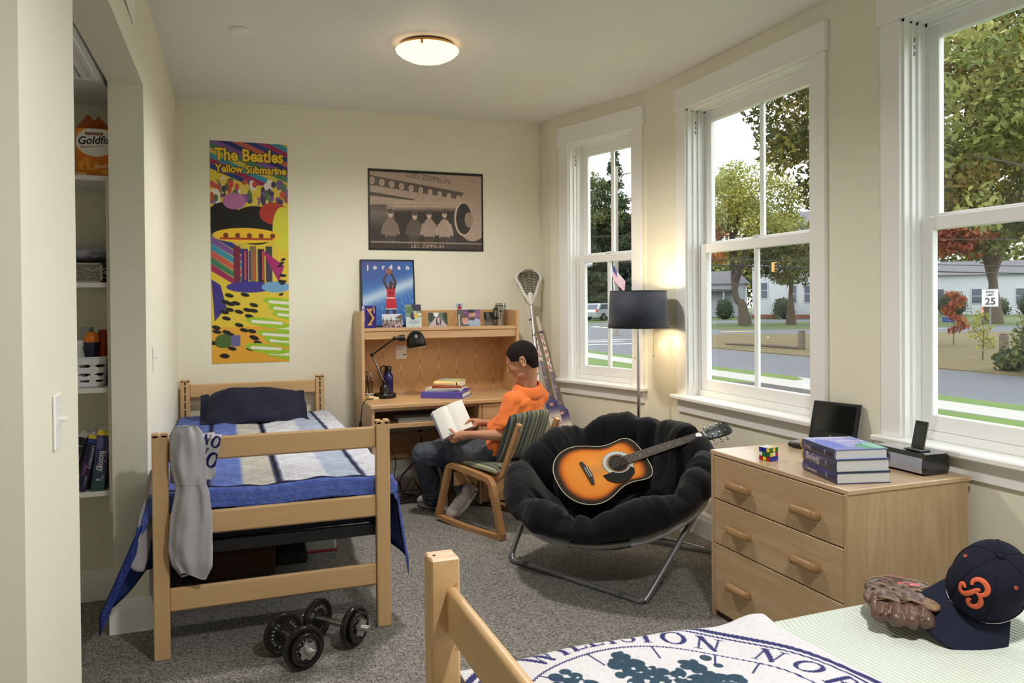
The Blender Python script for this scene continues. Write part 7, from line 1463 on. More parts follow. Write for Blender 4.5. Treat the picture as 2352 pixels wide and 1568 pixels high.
# ------------------------------------------------------------------ dumbbells
M_IRON = mat('enamel_iron', (44, 40, 38), .3, .5, coat=.3); M_STEEL = mat('bar_steel', (176, 174, 170), .28, 1)
def dumbbell(c0, c1, label):
    c0, c1 = Vector(c0), Vector(c1); d = (c1-c0).normalized(); L = (c1-c0).length; r = thing('dumbbell', c0.lerp(c1, .5)-Vector((0, 0, .09)), label, 'dumbbell', 'dumbbells on the carpet')
    e0, e1 = c0-d*.085, c1+d*.085; pts = [c0+(c1-c0)*t for t in np.linspace(.03, .97, 9)]; MB().cyl(c0, c1, .0145, n=18).build('grip', M_STEEL, r, True)
    for cc, s in ((c0, -1), (c1, 1)):
        th_ = MB(); m = 34; th_.tube([cc+d*s*(.02+.066*i/m) for i in range(m+1)], [.0135 if i % 2 else .0118 for i in range(m+1)], 14); th_.build('thread', M_STEEL, r, True, 30)
        ax = d*s
        def plate(o, R, t_, nm):
            p = MB().lathe([(.014, 0), (R*.30, 0), (R*.32, .003), (R*.34, .003), (R*.36, t_*.3), (R*.80, t_*.3), (R*.84, -.0), (R*.97, -.001), (R, .003), (R, t_-.003), (R*.97, t_+.001), (R*.84, t_), (R*.80, t_*.7), (R*.36, t_*.7), (R*.34, t_-.003), (R*.32, t_-.003), (R*.30, t_), (.014, t_)], o, 44, axis=ax).build('plate', M_IRON, r, True, 35)
            x = ax.orthogonal().normalized(); y = ax.cross(x); a_off = random.uniform(0, 6)
            for word, a0 in ((nm, a_off), ('CAP', a_off+2.3), ('2.5 LB', a_off+4.2)):
                for side, off, sg in ((1, t_*.7+.0008, 1), (-1, t_*.3-.0008, -1)):
                    w = len(word); tri_all = MB()
                    for i, ch in enumerate(word):
                        T = text_tris(ch, .01)
                        if not len(T): continue
                        a = a0-sg*(i-(w-1)/2)*.30*.085/R; rd = x*math.cos(a)+y*math.sin(a); tg = (ax*sg).cross(rd)*-1; h = R*.17; cx_ = T[..., 0].max()/2
                        for q in T: tri_all.add([o+ax*off+rd*(R*.60+(p[1]-.35)*h)+tg*((p[0]-cx_)*h) for p in q], [(0, 1, 2)])
                    if tri_all.v: tri_all.build('lettering', mat('plate_letters', (190, 188, 184), .5), p)['kind'] = 'stuff'
        plate(cc, .086, .022, 'BARBELL'); plate(cc+ax*.023, .064, .017, 'BARBELL')
        o = cc+ax*.041; st = [(.034*(1+.14*math.cos(6*a))*math.cos(a), .034*(1+.14*math.cos(6*a))*math.sin(a)) for a in np.linspace(0, 2*PI, 49)[:-1]]; x = ax.orthogonal().normalized(); y = ax.cross(x); MB().prism(st, 0, .009, o, x, y, ax).build('collar', mat('collar_zinc', (176, 174, 172), .35, .8), r, True, 40)
dumbbell((.232, 3.318, .0865), (.288, 3.175, .0865), 'dumbbell nearer the camera pointing at the viewer'); dumbbell((.385, 3.425, .0865), (.505, 3.305, .0865), 'dumbbell behind, lying beside the bed post')
# under the bed
ub = thing('storage_box', (.05, 4.45, 0), 'low brown box under the bed', 'box'); MB().box(-.15, .26, 4.35, 4.75, 0, .15, .006).build('body', mat('brown_card', (92, 62, 46), .8), ub); MB().box(-.155, .265, 4.345, 4.755, .13, .165, .005).build('lid', mat('dark_brown_card', (74, 50, 40), .8), ub)
tag(MB().box(.27, .44, 4.46, 4.72, 0, .075, .01).build('shoe_box', mat('black_card', (22, 22, 24), .6)), 'black shoe box under the bed', 'box')
tb_ = thing('clear_bin', (.52, 4.72, 0), 'clear plastic bin with red rim under the bed', 'box'); MB().box(.42, .62, 4.62, 4.85, .004, .10, .012).build('body', mat('clear_plastic', (168, 172, 160), .2, alpha=1), tb_); MB().box(.415, .625, 4.615, 4.855, .0, .014, .004).build('rim', mat('red_rim', (170, 50, 60), .4), tb_)

# ------------------------------------------------------------------ closet shelves and contents
cxr = XL(3.9)-.142; cs2 = thing('closet_shelves', (cxr-.3, 4.1, .58), 'white closet shelving beside the closet opening', 'shelving'); ysf = 3.90
M_SHELF = mat('shelf_white', (226, 222, 216), .5)
MB().box(cxr-.024, cxr-.001, ysf, 4.285, .52, 2.012, .001).build('side_panel', M_SHELF, cs2)
SZ = (2.030, 1.552, 1.080, .616)
for i, z in enumerate(SZ): MB().box(XE+.11, cxr-(.001 if i == 0 else .0245), ysf, 4.285, z-.022, z, .002).build('shelf', M_SHELF, cs2)
# cracker bag on the top shelf
gb = thing('snack_bag', (cxr-.085, 3.99, SZ[0]), 'orange snack cracker bag lettered Goldfish on the top closet shelf', 'bag'); bx = cxr-.145; bw, bh = .140, .215
cv = Canvas(bw, bh, 110, 170, (222, 120, 30)); cv.ell(.075, .165, .085, .075, (240, 150, 50)); cv.ell(.080, .155, .080, .065, (232, 230, 226)); cv.poly([(.035, .198), (.11, .198), (.106, .186), (.039, .186)], (120, 36, 34)); cv.text('PEPPERIDGE FARM', .0725, .189, .006, (236, 226, 216), align=.5, sx=.9)
cv.text('Goldfish', .006, .142, .034, (24, 22, 26), bold=.02, shear=.25, sx=.92, rot=.07); cv.text('BAKED', .018, .126, .008, (170, 40, 36), bold=.02, rot=.07); cv.text('SNACK CRACKERS', .052, .130, .0055, (170, 40, 36), bold=.01, rot=.07)
g = np.random.default_rng(4); cv.rect(0, 0, bw, .085, (206, 110, 30), .6)
for k in range(16): cv.ell(.008+.075*g.random(), .02+.06*g.random(), .010, .006, (226, 160, 50), g.random()*3)
cv.text('Cheddar', .075, .036, .014, (244, 236, 214), bold=.015, rot=.15, shear=.2); cv.ell(.118, .022, .016, .014, (232, 176, 60)); cv.rect(.0, .0, .04, .016, (226, 206, 120)); cv.noise(4, 3)
MB().box(bx, bx+bw, 3.945, 4.02, SZ[0]+.0005, SZ[0]+bh, .004).build('body', mat('orange_bag', (214, 112, 30), .4), gb); flat_sheet('print', cv, (bx, 3.9444, SZ[0]+.001), (1, 0, 0), (0, 0, 1), M_PRINT, gb)
fd = MB(); zt_ = SZ[0]+bh; fd.add([(bx, 3.945, zt_), (bx+bw, 3.945, zt_), (bx+bw, 4.02, zt_), (bx, 4.02, zt_), (bx+.045, 3.98, zt_+.075), (bx+.070, 3.98, zt_+.045), (bx+.085, 3.985, zt_+.068), (bx+.12, 3.985, zt_+.03)], [(0, 1, 7, 5), (0, 5, 4), (5, 7, 6), (3, 4, 5), (3, 5, 6, 2), (2, 6, 7), (1, 2, 7), (0, 4, 3)]); o = fd.build('folded_top', mat('orange_dark', (170, 82, 24), .35), gb); 
MB().tube([(bx+.045, 3.979, zt_+.078), (bx+.070, 3.979, zt_+.045), (bx+.085, 3.984, zt_+.070)], .004, 6).build('foil_edge', mat('foil', (200, 196, 192), .25, .8), gb)
# second shelf: folded clothes on a black box, wire basket in front
z = SZ[1]; tag(MB().box(cxr-.33, cxr-.036, 4.05, 4.27, z, z+.095, .004).build('black_box', M_BLACK), 'black box behind the wire basket in the closet', 'box')
fo_ = MB(); fo_.ell((cxr-.16, 4.14, z+.128), (.14, .10, .030), 20, 12); fo_.ell((cxr-.10, 4.12, z+.150), (.09, .08, .022), 16, 10); fo_.ell((cxr-.22, 4.13, z+.150), (.08, .08, .02), 16, 10); o = blob('folded_clothes', fo_, mat('pale_blue_cloth', (176, 178, 190), .9, bump=.4, bscale=60), None, .006, 3, .5, lambda co, no: .006*nz(co, 40)); tag(o, 'pale grey folded clothes on the black closet box', 'clothes')
wk = thing('woven_box', (cxr-.12, 3.98, z), 'small grey woven box of odds and ends on the closet shelf', 'box')
for a, b, c, d in ((cxr-.27, cxr-.045, 3.925, 3.932), (cxr-.27, cxr-.045, 4.028, 4.035)): MB().box(a, b, c, d, z, z+.085, .002).build('panel', mat('woven_grey', (132, 126, 112), .8, var=.5, scale=45, bump=.8, bscale=70), wk)
for a in (cxr-.27, cxr-.052): MB().box(a, a+.007, 3.932, 4.028, z, z+.085, .002).build('panel', MATS['woven_grey'], wk)
MB().box(cxr-.263, cxr-.052, 3.932, 4.028, z, z+.006, 0).build('bottom', MATS['woven_grey'], wk)
for q0_, q1_ in (((cxr-.27, z), (cxr-.262, z+.09)), ((cxr-.053, z), (cxr-.043, z+.09))): MB().box(q0_[0], q1_[0], 3.920, 3.926, q0_[1], q1_[1], .001).build('edge', mat('pewter', (176, 172, 160), .4, .5), wk)
for zz in (z, z+.080): MB().box(cxr-.27, cxr-.043, 3.920, 3.926, zz, zz+.009, .001).build('edge', MATS['pewter'], wk)
lf = MB(); g = random.Random(5)
for k in range(26): x = cxr-.255+.2*g.random(); zz = z+.015+.055*g.random(); lf.tube(bez([(x, 3.922, zz), (x+.02, 3.9205, zz+g.uniform(-.012, .012)), (x+.045, 3.922, zz+g.uniform(-.014, .014))], 3), .0022, 5)
lf.build('relief', MATS['pewter'], wk, True)['kind'] = 'stuff'
# third shelf: white basket with bottles
z = SZ[2]; bs2 = thing('plastic_basket', (cxr-.14, 4.02, z), 'white plastic basket with cut-out slots on the closet shelf', 'basket'); M_BASK = mat('basket_white', (226, 228, 232), .4)
def bask(u, v):
    a = 2*PI*u; r = 1-.10*(1-v); cx, cy = cxr-.155, 4.035; hw2, hd = .118*r, .09*r; p = 5; c, s = math.cos(a), math.sin(a); k = (abs(c)**p+abs(s)**p)**(-1/p); return (cx+hw2*c*k, cy+hd*s*k, z+.001+.132*v)
nu_, nv_ = 120, 30; bm = MB(); vs = [bask(i/nu_, j/nv_) for j in range(nv_+1) for i in range(nu_)]; fs = []
for j in range(nv_):
    for i in range(nu_):
        a = (i+.5)/nu_; v = (j+.5)/nv_; cut = False
        for k in range(12):
            d = ((a*12-k-.5))
            if abs(d) < .36:
                for vc, hgt in ((.72, .13), (.42, .09), (.20, .09)):
                    if abs(v-vc) < hgt*math.sqrt(max(0, 1-(d/.36)**2))*.5+.0 and (v > vc-.045 if vc < .6 else v < vc+.04): cut = True
        if not cut: fs.append((j*nu_+i, j*nu_+(i+1) % nu_, (j+1)*nu_+(i+1) % nu_, (j+1)*nu_+i))
bm.add(vs, fs); o = bm.build('wall', M_BASK, bs2, True, 180); md = o.modifiers.new('t', 'SOLIDIFY'); md.thickness = .003
MB().tube([bask(i/80, 1) for i in range(80)], .0045, 6, closed=True).build('rim', M_BASK, bs2, True); MB().prism([bask(i/60, 0)[:2] for i in range(60)], z+.001, z+.004).build('bottom', M_BASK, bs2)
def bottle(x, y, prof, mt, capm, cap, label):
    r = thing('toiletry_bottle', (x, y, z+.006), label, 'bottle', 'bottles in the closet basket'); MB().lathe(prof, (x, y, z+.006), 24).build('body', mt, r, True); MB().lathe(cap, (x, y, z+.006), 24).build('cap', capm, r, True)
bottle(cxr-.105, 4.03, [(0, 0), (.030, 0), (.032, .01), (.030, .10), (.024, .15), (.032, .19), (.030, .20), (0, .20)], mat('navy_bottle', (20, 26, 62), .35), mat('orange_cap', (232, 132, 24), .4), [(.031, .195), (.033, .20), (.031, .225), (.018, .240), (0, .242)], 'navy bottle with orange cap in the closet basket')
bottle(cxr-.155, 4.02, [(0, 0), (.026, 0), (.028, .01), (.027, .12), (.016, .17), (.020, .185), (0, .185)], mat('white_bottle', (220, 218, 214), .35), M_WHITEP, [(.019, .180), (.020, .19), (.020, .205), (0, .207)], 'white bottle in the closet basket'); bottle(cxr-.13, 4.085, [(0, 0), (.03, 0), (.03, .20), (0, .20)], mat('grey_bottle', (120, 120, 124), .3), mat('grey_cap', (150, 150, 154), .3), [(.026, .20), (.026, .262), (0, .264)], 'grey bottle with tall cap behind the orange cap'); bottle(cxr-.065, 4.075, [(0, 0), (.022, 0), (.022, .22), (0, .22)], mat('red_bottle', (170, 62, 40), .4), mat('red_cap', (150, 50, 34), .4), [(.02, .22), (.018, .25), (0, .252)], 'slim red bottle beside the navy bottle')
# fourth shelf: three leaning textbooks
z = SZ[3]
def leaning(x, tilt, w, h, d, base, label, paint, yf=3.915):
    Mx = Matrix.Translation((x, yf, z)) @ Matrix.Rotation(tilt, 4, 'Y'); r = thing('textbook', (x, yf+d/2, z), label, 'book', 'textbooks on the closet shelf'); MB(Mx).box(0, w, 0, d, 0, h, .002).build('cover', base, r); MB(Mx).box(.003, w-.003, .006, d+.0005, .004, h+.0006, 0).build('pages', M_PAPER, r)
    cv = Canvas(w, h, 40, 230, (30, 30, 34)); paint(cv, w, h); R3 = Mx.to_3x3(); flat_sheet('spine_print', cv, Mx @ Vector((0, -.0006, 0)), R3 @ Vector((1, 0, 0)), R3 @ Vector((0, 0, 1)), M_PRINT, r)
def p1(c, w, h): c.mix(c.Y > -1, (28, 30, 42)); c.text('WORLD', w*.35, h*.55, .014, (190, 190, 196), rot=-PI/2, align=.5); c.text('LITERATURE', w*.7, h*.55, .011, (170, 170, 180), rot=-PI/2, align=.5); c.rect(w*.2, h*.84, w*.8, h*.86, (150, 150, 150)); c.ell(w*.5, h*.1, .010, .02, (60, 90, 140))
def p2(c, w, h): c.mix(c.Y > -1, (34, 30, 62)); c.rect(0, h*.93, w, h, (214, 190, 60)); c.rect(0, h*.86, w, h*.93, (40, 60, 130)); c.text('Geometry', w*.66, h*.62, .018, (206, 196, 206), rot=-PI/2, align=.5, shear=.2); c.rect(w*.2, h*.3, w*.5, h*.5, (110, 60, 120)); c.text('PRENTICE', w*.6, h*.2, .008, (180, 180, 190), rot=-PI/2, align=.5)
def p3(c, w, h): c.mix(c.Y > -1, (48, 58, 96)); c.mix(np.clip(.45-c.Y/h, 0, 1)*2, (44, 84, 76)); c.rect(0, h*.92, w, h, (220, 196, 56)); c.ell(w*.3, h*.8, .014, .03, (96, 86, 130)); c.text('Biology', w*.36, h*.50, .026, (214, 206, 196), rot=-PI/2, align=.5, bold=.01, sx=.85); c.rect(w*.3, h*.18, w*.6, h*.21, (170, 180, 176)); c.text('Miller', w*.7, h*.22, .009, (190, 190, 186), rot=-PI/2, align=.5)
leaning(cxr-.235, .30, .045, .262, .20, mat('black_cover', (24, 25, 32), .4), 'black world literature textbook leaning leftmost on the closet shelf', p1, 3.93); leaning(cxr-.160, .21, .036, .262, .20, mat('dark_violet_cover', (36, 32, 64), .4), 'dark violet textbook with yellow top leaning in the middle', p2, 3.925); leaning(cxr-.100, .11, .052, .275, .21, mat('biology_cover', (48, 60, 92), .4), 'blue green biology textbook leaning on the closet side panel', p3)

# ------------------------------------------------------------------ things on the dresser
def rub():
    c = Vector((2.203, 2.742, fT+.0005)); s = .0565; r = thing('puzzle_cube', c, 'colourful twisty puzzle cube on the dresser', 'puzzle cube'); M = rotz(math.radians(14), c); MB(M).box(-s/2, s/2, -s/2, s/2, 0, s, .003).build('body', M_BLACK, r)
    K = dict(b=(28, 40, 150), y=(232, 214, 60), w=(232, 232, 228), g=(24, 112, 62), r=(176, 30, 40), o=(226, 110, 40)); u = s/3; q = u*.43
    faces = {'x-': 'bby wgg ryr', 'y-': 'gyg ywr bbb', 'z+': 'wyw wwy www', 'x+': 'rgb ywo gbr', 'y+': 'oro ygb wro'}
    for f, rows in faces.items():
        for j, row in enumerate(rows.split()):
            for i, ch in enumerate(row):
                a = (i-1)*u; b = s/2+(1-j)*u; e = .0005; t_ = MB(M)
                if f == 'x-': t_.box(-s/2-e, -s/2, -a-q, -a+q, b-q, b+q, 0)
                elif f == 'x+': t_.box(s/2, s/2+e, a-q, a+q, b-q, b+q, 0)
                elif f == 'y-': t_.box(a-q, a+q, -s/2-e, -s/2, b-q, b+q, 0)
                elif f == 'y+': t_.box(-a-q, -a+q, s/2, s/2+e, b-q, b+q, 0)
                else: t_.box(a-q, a+q, (j-1)*u-q, (j-1)*u+q, s, s+e, 0)
                t_.build('sticker', mat('sticker_'+ch, K[ch], .3), r)
rub()
# stack of three textbooks; spine faces the room
TB = lambda dx, dy, z, a: rotz(a, (2.280+dx, 2.380+dy, fT+z)); A0 = math.radians(-104.5)
def tspine(txt, base, accent, w, h, top=(220, 196, 56), h_=.018):
    cv = Canvas(w, h, 190, 34, base); cv.mix(np.clip(cv.X/w-.5, 0, 1)*1.2, accent); cv.rect(0, 0, .012, h, top); cv.text(txt, .035, h*.30, h_, (222, 214, 204), bold=.01); cv.rect(w*.72, h*.3, w*.75, h*.7, (150, 160, 160)); cv.ell(.03, h*.5, .02, .012, (110, 96, 150), 0, .6); cv.noise(5, 3, 9); return cv
w_, d_ = .262, .212
book('textbook', TB(0, 0, 0, A0), w_, d_, .042, mat('navy_textbook', (34, 38, 92), .3), 'navy geometry textbook at the bottom of the dresser stack', group='textbooks on the dresser', spine_cv=tspine('Geometry', (40, 44, 100), (34, 38, 84), w_, .042, (90, 70, 110), .014), page=mat('pages_grey', (206, 206, 208), .7))
book('textbook', TB(.0, .004, .0425, A0+.01), w_, d_, .047, mat('green_textbook', (44, 66, 74), .3), 'green spined Biology textbook in the middle of the dresser stack', group='textbooks on the dresser', spine_cv=tspine('Biology', (62, 64, 110), (46, 66, 62), w_, .047, (222, 190, 70), .026), page=MATS['pages_grey'])
cv = Canvas(.259, .21, 170, 138, (126, 138, 206)); cv.ell(.09, .07, .10, .06, (150, 150, 222)); cv.ell(.10, .12, .12, .05, (168, 164, 226)); cv.ell(.22, .16, .07, .05, (86, 156, 140)); cv.rect(0, .0, .02, .21, (210, 214, 236)); cv.ell(.14, .04, .09, .04, (98, 120, 214)); cv.ell(.19, .19, .06, .03, (140, 196, 190)); cv.text('Biology', .10, .10, .030, (232, 232, 240), rot=PI/2, bold=.01); cv.text('Prentice Hall', .05, .06, .010, (226, 226, 236), rot=PI/2); cv.noise(5, 5, 3)
book('textbook', TB(-.004, .008, .090, A0+.02), .259, .21, .038, mat('violet_textbook', (120, 130, 204), .25), 'violet blue covered textbook on top of the dresser stack', group='textbooks on the dresser', spine_cv=tspine('Biology', (34, 40, 84), (70, 50, 60), .259, .038, (222, 190, 70), .012), cover_cv=cv, page=MATS['pages_grey'])
# portable player with open screen
dv = thing('dvd_player', (2.58, 2.92, fT), 'portable video player with its black screen open on the dresser', 'dvd player'); M = rotz(math.radians(-74), (2.590, 2.850, fT)); MB(M).box(-.125, .125, -.085, .085, .004, .026, .006).build('base', M_BLACK, dv); MB(M).box(-.118, .118, -.080, .03, .026, .0285, .002).build('deck', mat('silver_deck', (150, 152, 156), .25, .5), dv)
MS_ = M @ Matrix.Translation((0, .078, .030)) @ Matrix.Rotation(math.radians(-16), 4, 'X'); sc3 = MB(MS_).box(-.122, .122, 0, .014, .0, .182, .005).build('screen_housing', M_BLACK, dv); MB(MS_).box(-.100, .100, -.0012, .001, .038, .168, .001).build('screen', mat('screen_glass', (14, 14, 16), .08), sc3); MB(MS_).box(.1215, .1235, .001, .013, .004, .178, .001).build('silver_edge', mat('silver_trim', (190, 194, 204), .2, .8), sc3)
cv = Canvas(.03, .012, 30, 12, (16, 16, 18)); cv.ell(.006, .006, .005, .005, (120, 120, 122)); cv.text('LG', .014, .0025, .008, (120, 120, 122)); R3 = MS_.to_3x3(); flat_sheet('logo', cv, MS_ @ Vector((-.015, -.0008, .014)), R3 @ Vector((1, 0, 0)), R3 @ Vector((0, 0, 1)), M_PRINT, sc3)
for s in (-.07, .07): MB(M).cyl((s-.02, .080, .028), (s+.02, .080, .028), .009, n=12).build('hinge', M_BLACK, dv, True)
# flat black player behind the books
fp_ = thing('disc_player', (2.60, 2.62, fT), 'slim black and silver disc player lying by the window sill', 'disc player'); M = rotz(math.radians(-68), (2.60, 2.625, fT)); MB(M).box(-.085, .085, -.075, .075, .003, .016, .005).build('base', mat('silver_case', (176, 178, 184), .25, .6), fp_); MB(M).box(-.083, .083, -.073, .073, .017, .030, .006).build('lid', mat('piano_black', (12, 12, 13), .06, coat=1), fp_); MB(M).box(-.05, .05, -.0765, -.074, .012, .022, .002).build('slot', M_BLACK, fp_)
# docking speaker with music player
dk = thing('docking_speaker', (2.60, 2.36, fT), 'silver and black docking speaker on the dresser corner', 'speaker'); M = rotz(math.radians(-90), (2.612, 2.392, fT)); pr_ = [(-.068, .008), (-.072, .03), (-.066, .070), (-.05, .082), (.055, .082), (.066, .072), (.070, .02), (.060, .002), (-.05, .002)]
MB(M).prism([(y, z) for y, z in pr_], -.135, .135, (0, 0, 0), (0, 1, 0), (0, 0, 1), (1, 0, 0)).build('body', mat('dock_black', (15, 15, 17), .12, coat=.7), dk, True, 35)
MB(M).prism([(-.0735, .010), (-.0745, .030), (-.069, .068), (-.066, .068), (-.070, .03), (-.069, .010)], -.128, .132, (0, 0, 0), (0, 1, 0), (0, 0, 1), (1, 0, 0)).build('front_grille', mat('dock_silver', (168, 170, 184), .3, .5), dk)
MB(M).lathe([(0, 0), (.030, 0), (.034, .003), (.030, .005), (0, .005)], (-.055, -.0735, .042), 28, axis=(0, -1, .08)).build('control', mat('dock_blue', (36, 42, 66), .2), dk, True); MB(M).lathe([(0, .005), (.020, .005), (.018, .007), (0, .007)], (-.055, -.0735, .042), 24, axis=(0, -1, .08)).build('display', mat('dock_display', (140, 146, 164), .2), dk, True)
MB(M).box(-.115, .02, -.05, .05, .0815, .0845, .002).build('top_panel', mat('dock_top', (186, 188, 194), .25, .5), dk); MB(M).box(.005, .085, -.03, .03, .082, .088, .003).build('cradle', M_BLACK, dk)
ip = thing('music_player', M @ Vector((.045, 0, .086)), 'black handheld music player standing in the docking speaker', 'music player'); M2 = M @ Matrix.Translation((.045, .004, .0885)) @ Matrix.Rotation(math.radians(-14), 4, 'X'); MB(M2).box(-.031, .031, -.004, .004, 0, .112, .0038).build('case', mat('player_back', (150, 152, 158), .15, .9), ip); MB(M2).box(-.029, .029, -.0052, -.003, .002, .110, .001).build('front', mat('player_glass', (14, 14, 15), .05), ip); MB(M2).box(-.025, .025, -.0056, -.005, .016, .094, .0003).build('screen', mat('player_screen', (34, 35, 36), .1), ip)
cord('speaker_cord', [(2.735, 2.19, .33), (2.740, 2.17, .28), (2.742, 2.155, .22), (2.740, 2.15, .12), (2.735, 2.14, .02)], .003, M_CORD, 'thin black cord hanging behind the dresser', group='cords by the dresser')

# ------------------------------------------------------------------ glove and cap on the near bed
gz = .664; gv = thing('baseball_glove', (1.60, 1.48, gz), 'worn brown leather baseball glove on the pale blanket', 'glove'); M_LEA = mat('brown_leather', (92, 66, 56), .42, var=.3, scale=25, bump=.4, bscale=120, coat=.15); M_TAN = mat('tan_leather', (132, 104, 74), .55, var=.2, scale=30); M_LACE = mat('leather_lace', (120, 98, 74), .6)
gx_ = Vector((.80, -.60, 0)).normalized(); gy_ = Vector((.60, .80, 0)); gk = .84; MGl = frame((1.590, 1.462, gz), gx_*gk, gy_*gk, (0, 0, gk))
m = MB(MGl); m.ell((-.01, .02, .035), (.105, .115, .034), 20, 12); m.ell((.0, .12, .035), (.10, .06, .03), 18, 10)
for k, (x, l) in enumerate(((-.085, .085), (-.045, .105), (-.005, .11), (.035, .10))): m.capsule((x*.85, -.02, .05), (x, -l, .026), .028, .024, 12)
m.capsule((.085, .05, .04), (.105, -.075, .028), .032, .026, 12); m.ell((.05, .02, .03), (.05, .07, .028), 14, 10)
blob('shell', m, M_LEA, gv, .0042, 4, .5, lambda co, no: .0022*nz(co, 55)+.0012*nz(co, 130, 3.))
m = MB(MGl); m.ell((.055, -.045, .058), (.028, .055, .012), 14, 10); blob('palm_patch', m, M_TAN, gv, .004, 3)
wv = []                                                  # basket web
for i in range(4):
    x = -.078+.031*i; MB(MGl).tube(bez([(x, -.068+.028*j, .066+.0045*((-1)**(i+j))) for j in range(6)], 3), [(.0028, .012)]*16, 6, flat=(0, 0, 1)).build('web_strap', M_LEA, gv, True)
for j in range(5):
    y = -.060+.029*j; MB(MGl).tube(bez([(-.092+.031*i, y, .066-.0045*((-1)**(i+j))) for i in range(6)], 3), [(.0028, .011)]*16, 6, flat=(0, 0, 1)).build('web_strap', M_LACE, gv, True)
for k in range(6): x = -.09+.021*k; MB(MGl).tube(bez([(x, -.085-.012*math.sin(k*.5), .030), (x+.006, -.112, .044), (x+.014, -.088, .058)], 4), .0026, 5).build('finger_lace', M_LACE, gv, True)
for p in ([(-.10, .075, .07), (-.06, .085, .08), (-.02, .08, .072)], [(-.09, .10, .068), (-.03, .112, .076), (.05, .10, .07)], [(.06, .09, .06), (.09, .11, .05), (.12, .10, .04)], [(-.05, .15, .06), (.02, .165, .058), (.09, .15, .05)]): MB(MGl).tube(bez(p, 5), [(.003, .0055)]*11, 6, flat=(0, 0, 1)).build('lace', M_LACE, gv, True)
cv = Canvas(.06, .03, 50, 26, (188, 52, 66)); cv.ell(.03, .015, .028, .013, (214, 160, 150)); cv.ell(.03, .015, .026, .0115, (186, 44, 60)); cv.line([(.012, .010), (.018, .020), (.026, .018), (.020, .012), (.034, .010), (.042, .018), (.050, .020)], .0016, (226, 190, 180))
R3 = MGl.to_3x3(); sheet('patch', cv, lambda X, Y: np.array([tuple(MGl @ Vector((-.01+x, .058+y*.9, .0705-.9*(x-.03)**2))) for x, y in zip(X, Y)]), M_PRINT, gv); MB(MGl).prism([(-.04, .13), (.01, .125), (.03, .145), (-.02, .165)], .060, .066).build('wrist_label', mat('maroon_label', (140, 62, 74), .6), gv)
# cap
cp = thing('baseball_hat', (1.80, 1.42, gz), 'navy baseball cap with orange script letter resting on the glove', 'cap'); M_CAP = mat('navy_wool', (27, 28, 42), .92, var=.10, scale=120, bump=.3, bscale=600, spec=.15); M_BRIM = mat('brim_wool', (33, 35, 52), .92, var=.10, scale=120, bump=.3, bscale=600, spec=.15); M_EMB = mat('orange_embroidery', (206, 92, 52), .7, bump=.4, bscale=400)
R_v, F_v, U_v = Vector((.936, -.351, 0)), Vector((.351, .936, 0)), Vector((0, 0, 1))
cfw = Vector((-.86, -.15, -.40)).normalized()          # brim direction, down over the glove
csd = Vector((.435, -.80, -.36)); csd = (csd-cfw*csd.dot(cfw)).normalized(); cup_ = cfw.cross(csd); cc = Vector((1.722, 1.350, .752)); MCp = frame(cc, cfw, csd, cup_)
def crown_pt(a, t, off=0):
    """a round the head, t from band (0) to button (1)"""
    r = math.cos(t*PI/2)**.62; z = .128*math.sin(t*PI/2)**.9; fx_ = .098+off; k = 1+.05*math.cos(a)*(1-t); fr = .012*max(0, math.cos(a))*math.sin(t*PI)
    return Vector(((fx_*r*k+fr)*math.cos(a), (.082+off)*r*math.sin(a), z+off*t))
cm_ = MB(MCp); cm_.grid(lambda u, v: crown_pt(2*PI*u, v*.985), 60, 20, cu=True); o = cm_.build('crown', M_CAP, cp, True, 180); md = o.modifiers.new('t', 'SOLIDIFY'); md.thickness = .003
for k in range(6): a = PI/6+k*PI/3; MB(MCp).tube([crown_pt(a, t, .0008) for t in np.linspace(0, .98, 14)], .0011, 5).build('seam', M_CAP, cp, True)
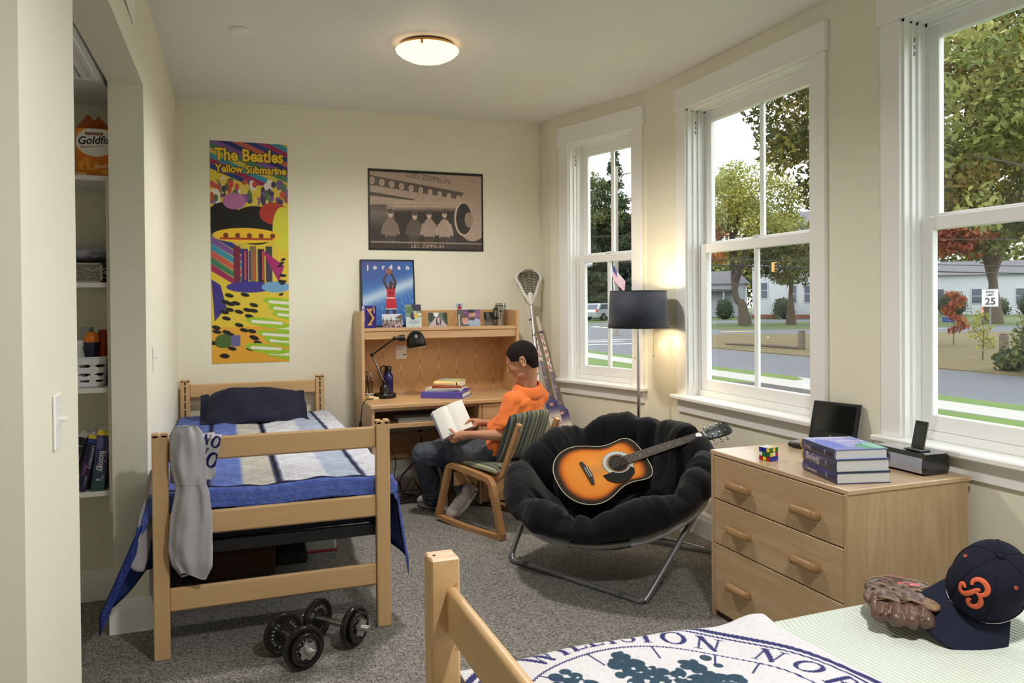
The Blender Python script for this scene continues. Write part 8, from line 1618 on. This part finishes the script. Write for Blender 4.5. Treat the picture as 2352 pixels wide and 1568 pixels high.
MB(MCp).ell((0, 0, .129), (.008, .008, .004), 12, 8).build('button', M_CAP, cp, True)
MB(MCp).tube([crown_pt(2*PI*k/48, .02, .0006) for k in range(48)], .0016, 5, closed=True).build('band_seam', M_CAP, cp, True)
def brim(u, v, o=0):
    a = (u*2-1)*1.18; inner = crown_pt(a, 0); L = .088*math.cos(a*.80)**.6; d = Vector((math.cos(a*.45), math.sin(a*.45), 0)); p = inner+d*L*v; p.z = -.004-.022*v-.55*(p.y**2)/.1*.5*(.35+.65*v)+.004*(1-v)+o; return p
bm = MB(MCp); bm.grid(lambda u, v: brim(u, v), 36, 12); o = bm.build('brim', M_BRIM, cp, True, 180); md = o.modifiers.new('t', 'SOLIDIFY'); md.thickness = .004; md.offset = 0
for a in (PI*.36, PI*.66, -PI*.36): MB(MCp).lathe([(.0022, .0), (.0042, .0), (.0042, .0012), (.0022, .0012)], crown_pt(a, .56, .0012), 14, axis=(crown_pt(a, .56)-Vector((0, 0, .02)))).build('eyelet', M_EMB, cp, True)
def on_front(x, y): return crown_pt(x/.098, .20+y/.150, .0026)
st1 = [(-.030, .016), (-.041, .022), (-.043, .033), (-.034, .040), (-.025, .036), (-.026, .030)]       # tail
B1 = bez([(p[0], p[1], 0) for p in [(-.026, .033), (-.036, .036), (-.042, .028), (-.034, .018), (-.020, .020), (-.008, .032), (.002, .046), (.012, .052)]], 6); B2 = bez([(p[0], p[1], 0) for p in [(-.016, .050), (-.020, .060), (-.010, .070), (.010, .072), (.028, .062), (.030, .048), (.018, .040), (.004, .042)]], 6); B3 = bez([(p[0], p[1], 0) for p in [(.004, .042), (.018, .036), (.026, .022), (.020, .008), (.006, .004), (-.004, .012), (.000, .020)]], 6)
em = MB(MCp)
for Bz in (B1, B2, B3): n_b = len(Bz); em.tube([on_front(p.x, p.y*.92) for p in Bz], [(.0022, .0032+.0030*math.sin(PI*i/(n_b-1))) for i in range(n_b)], 8, flat=(1, 0, .3))
em.build('emblem', M_EMB, cp, True)
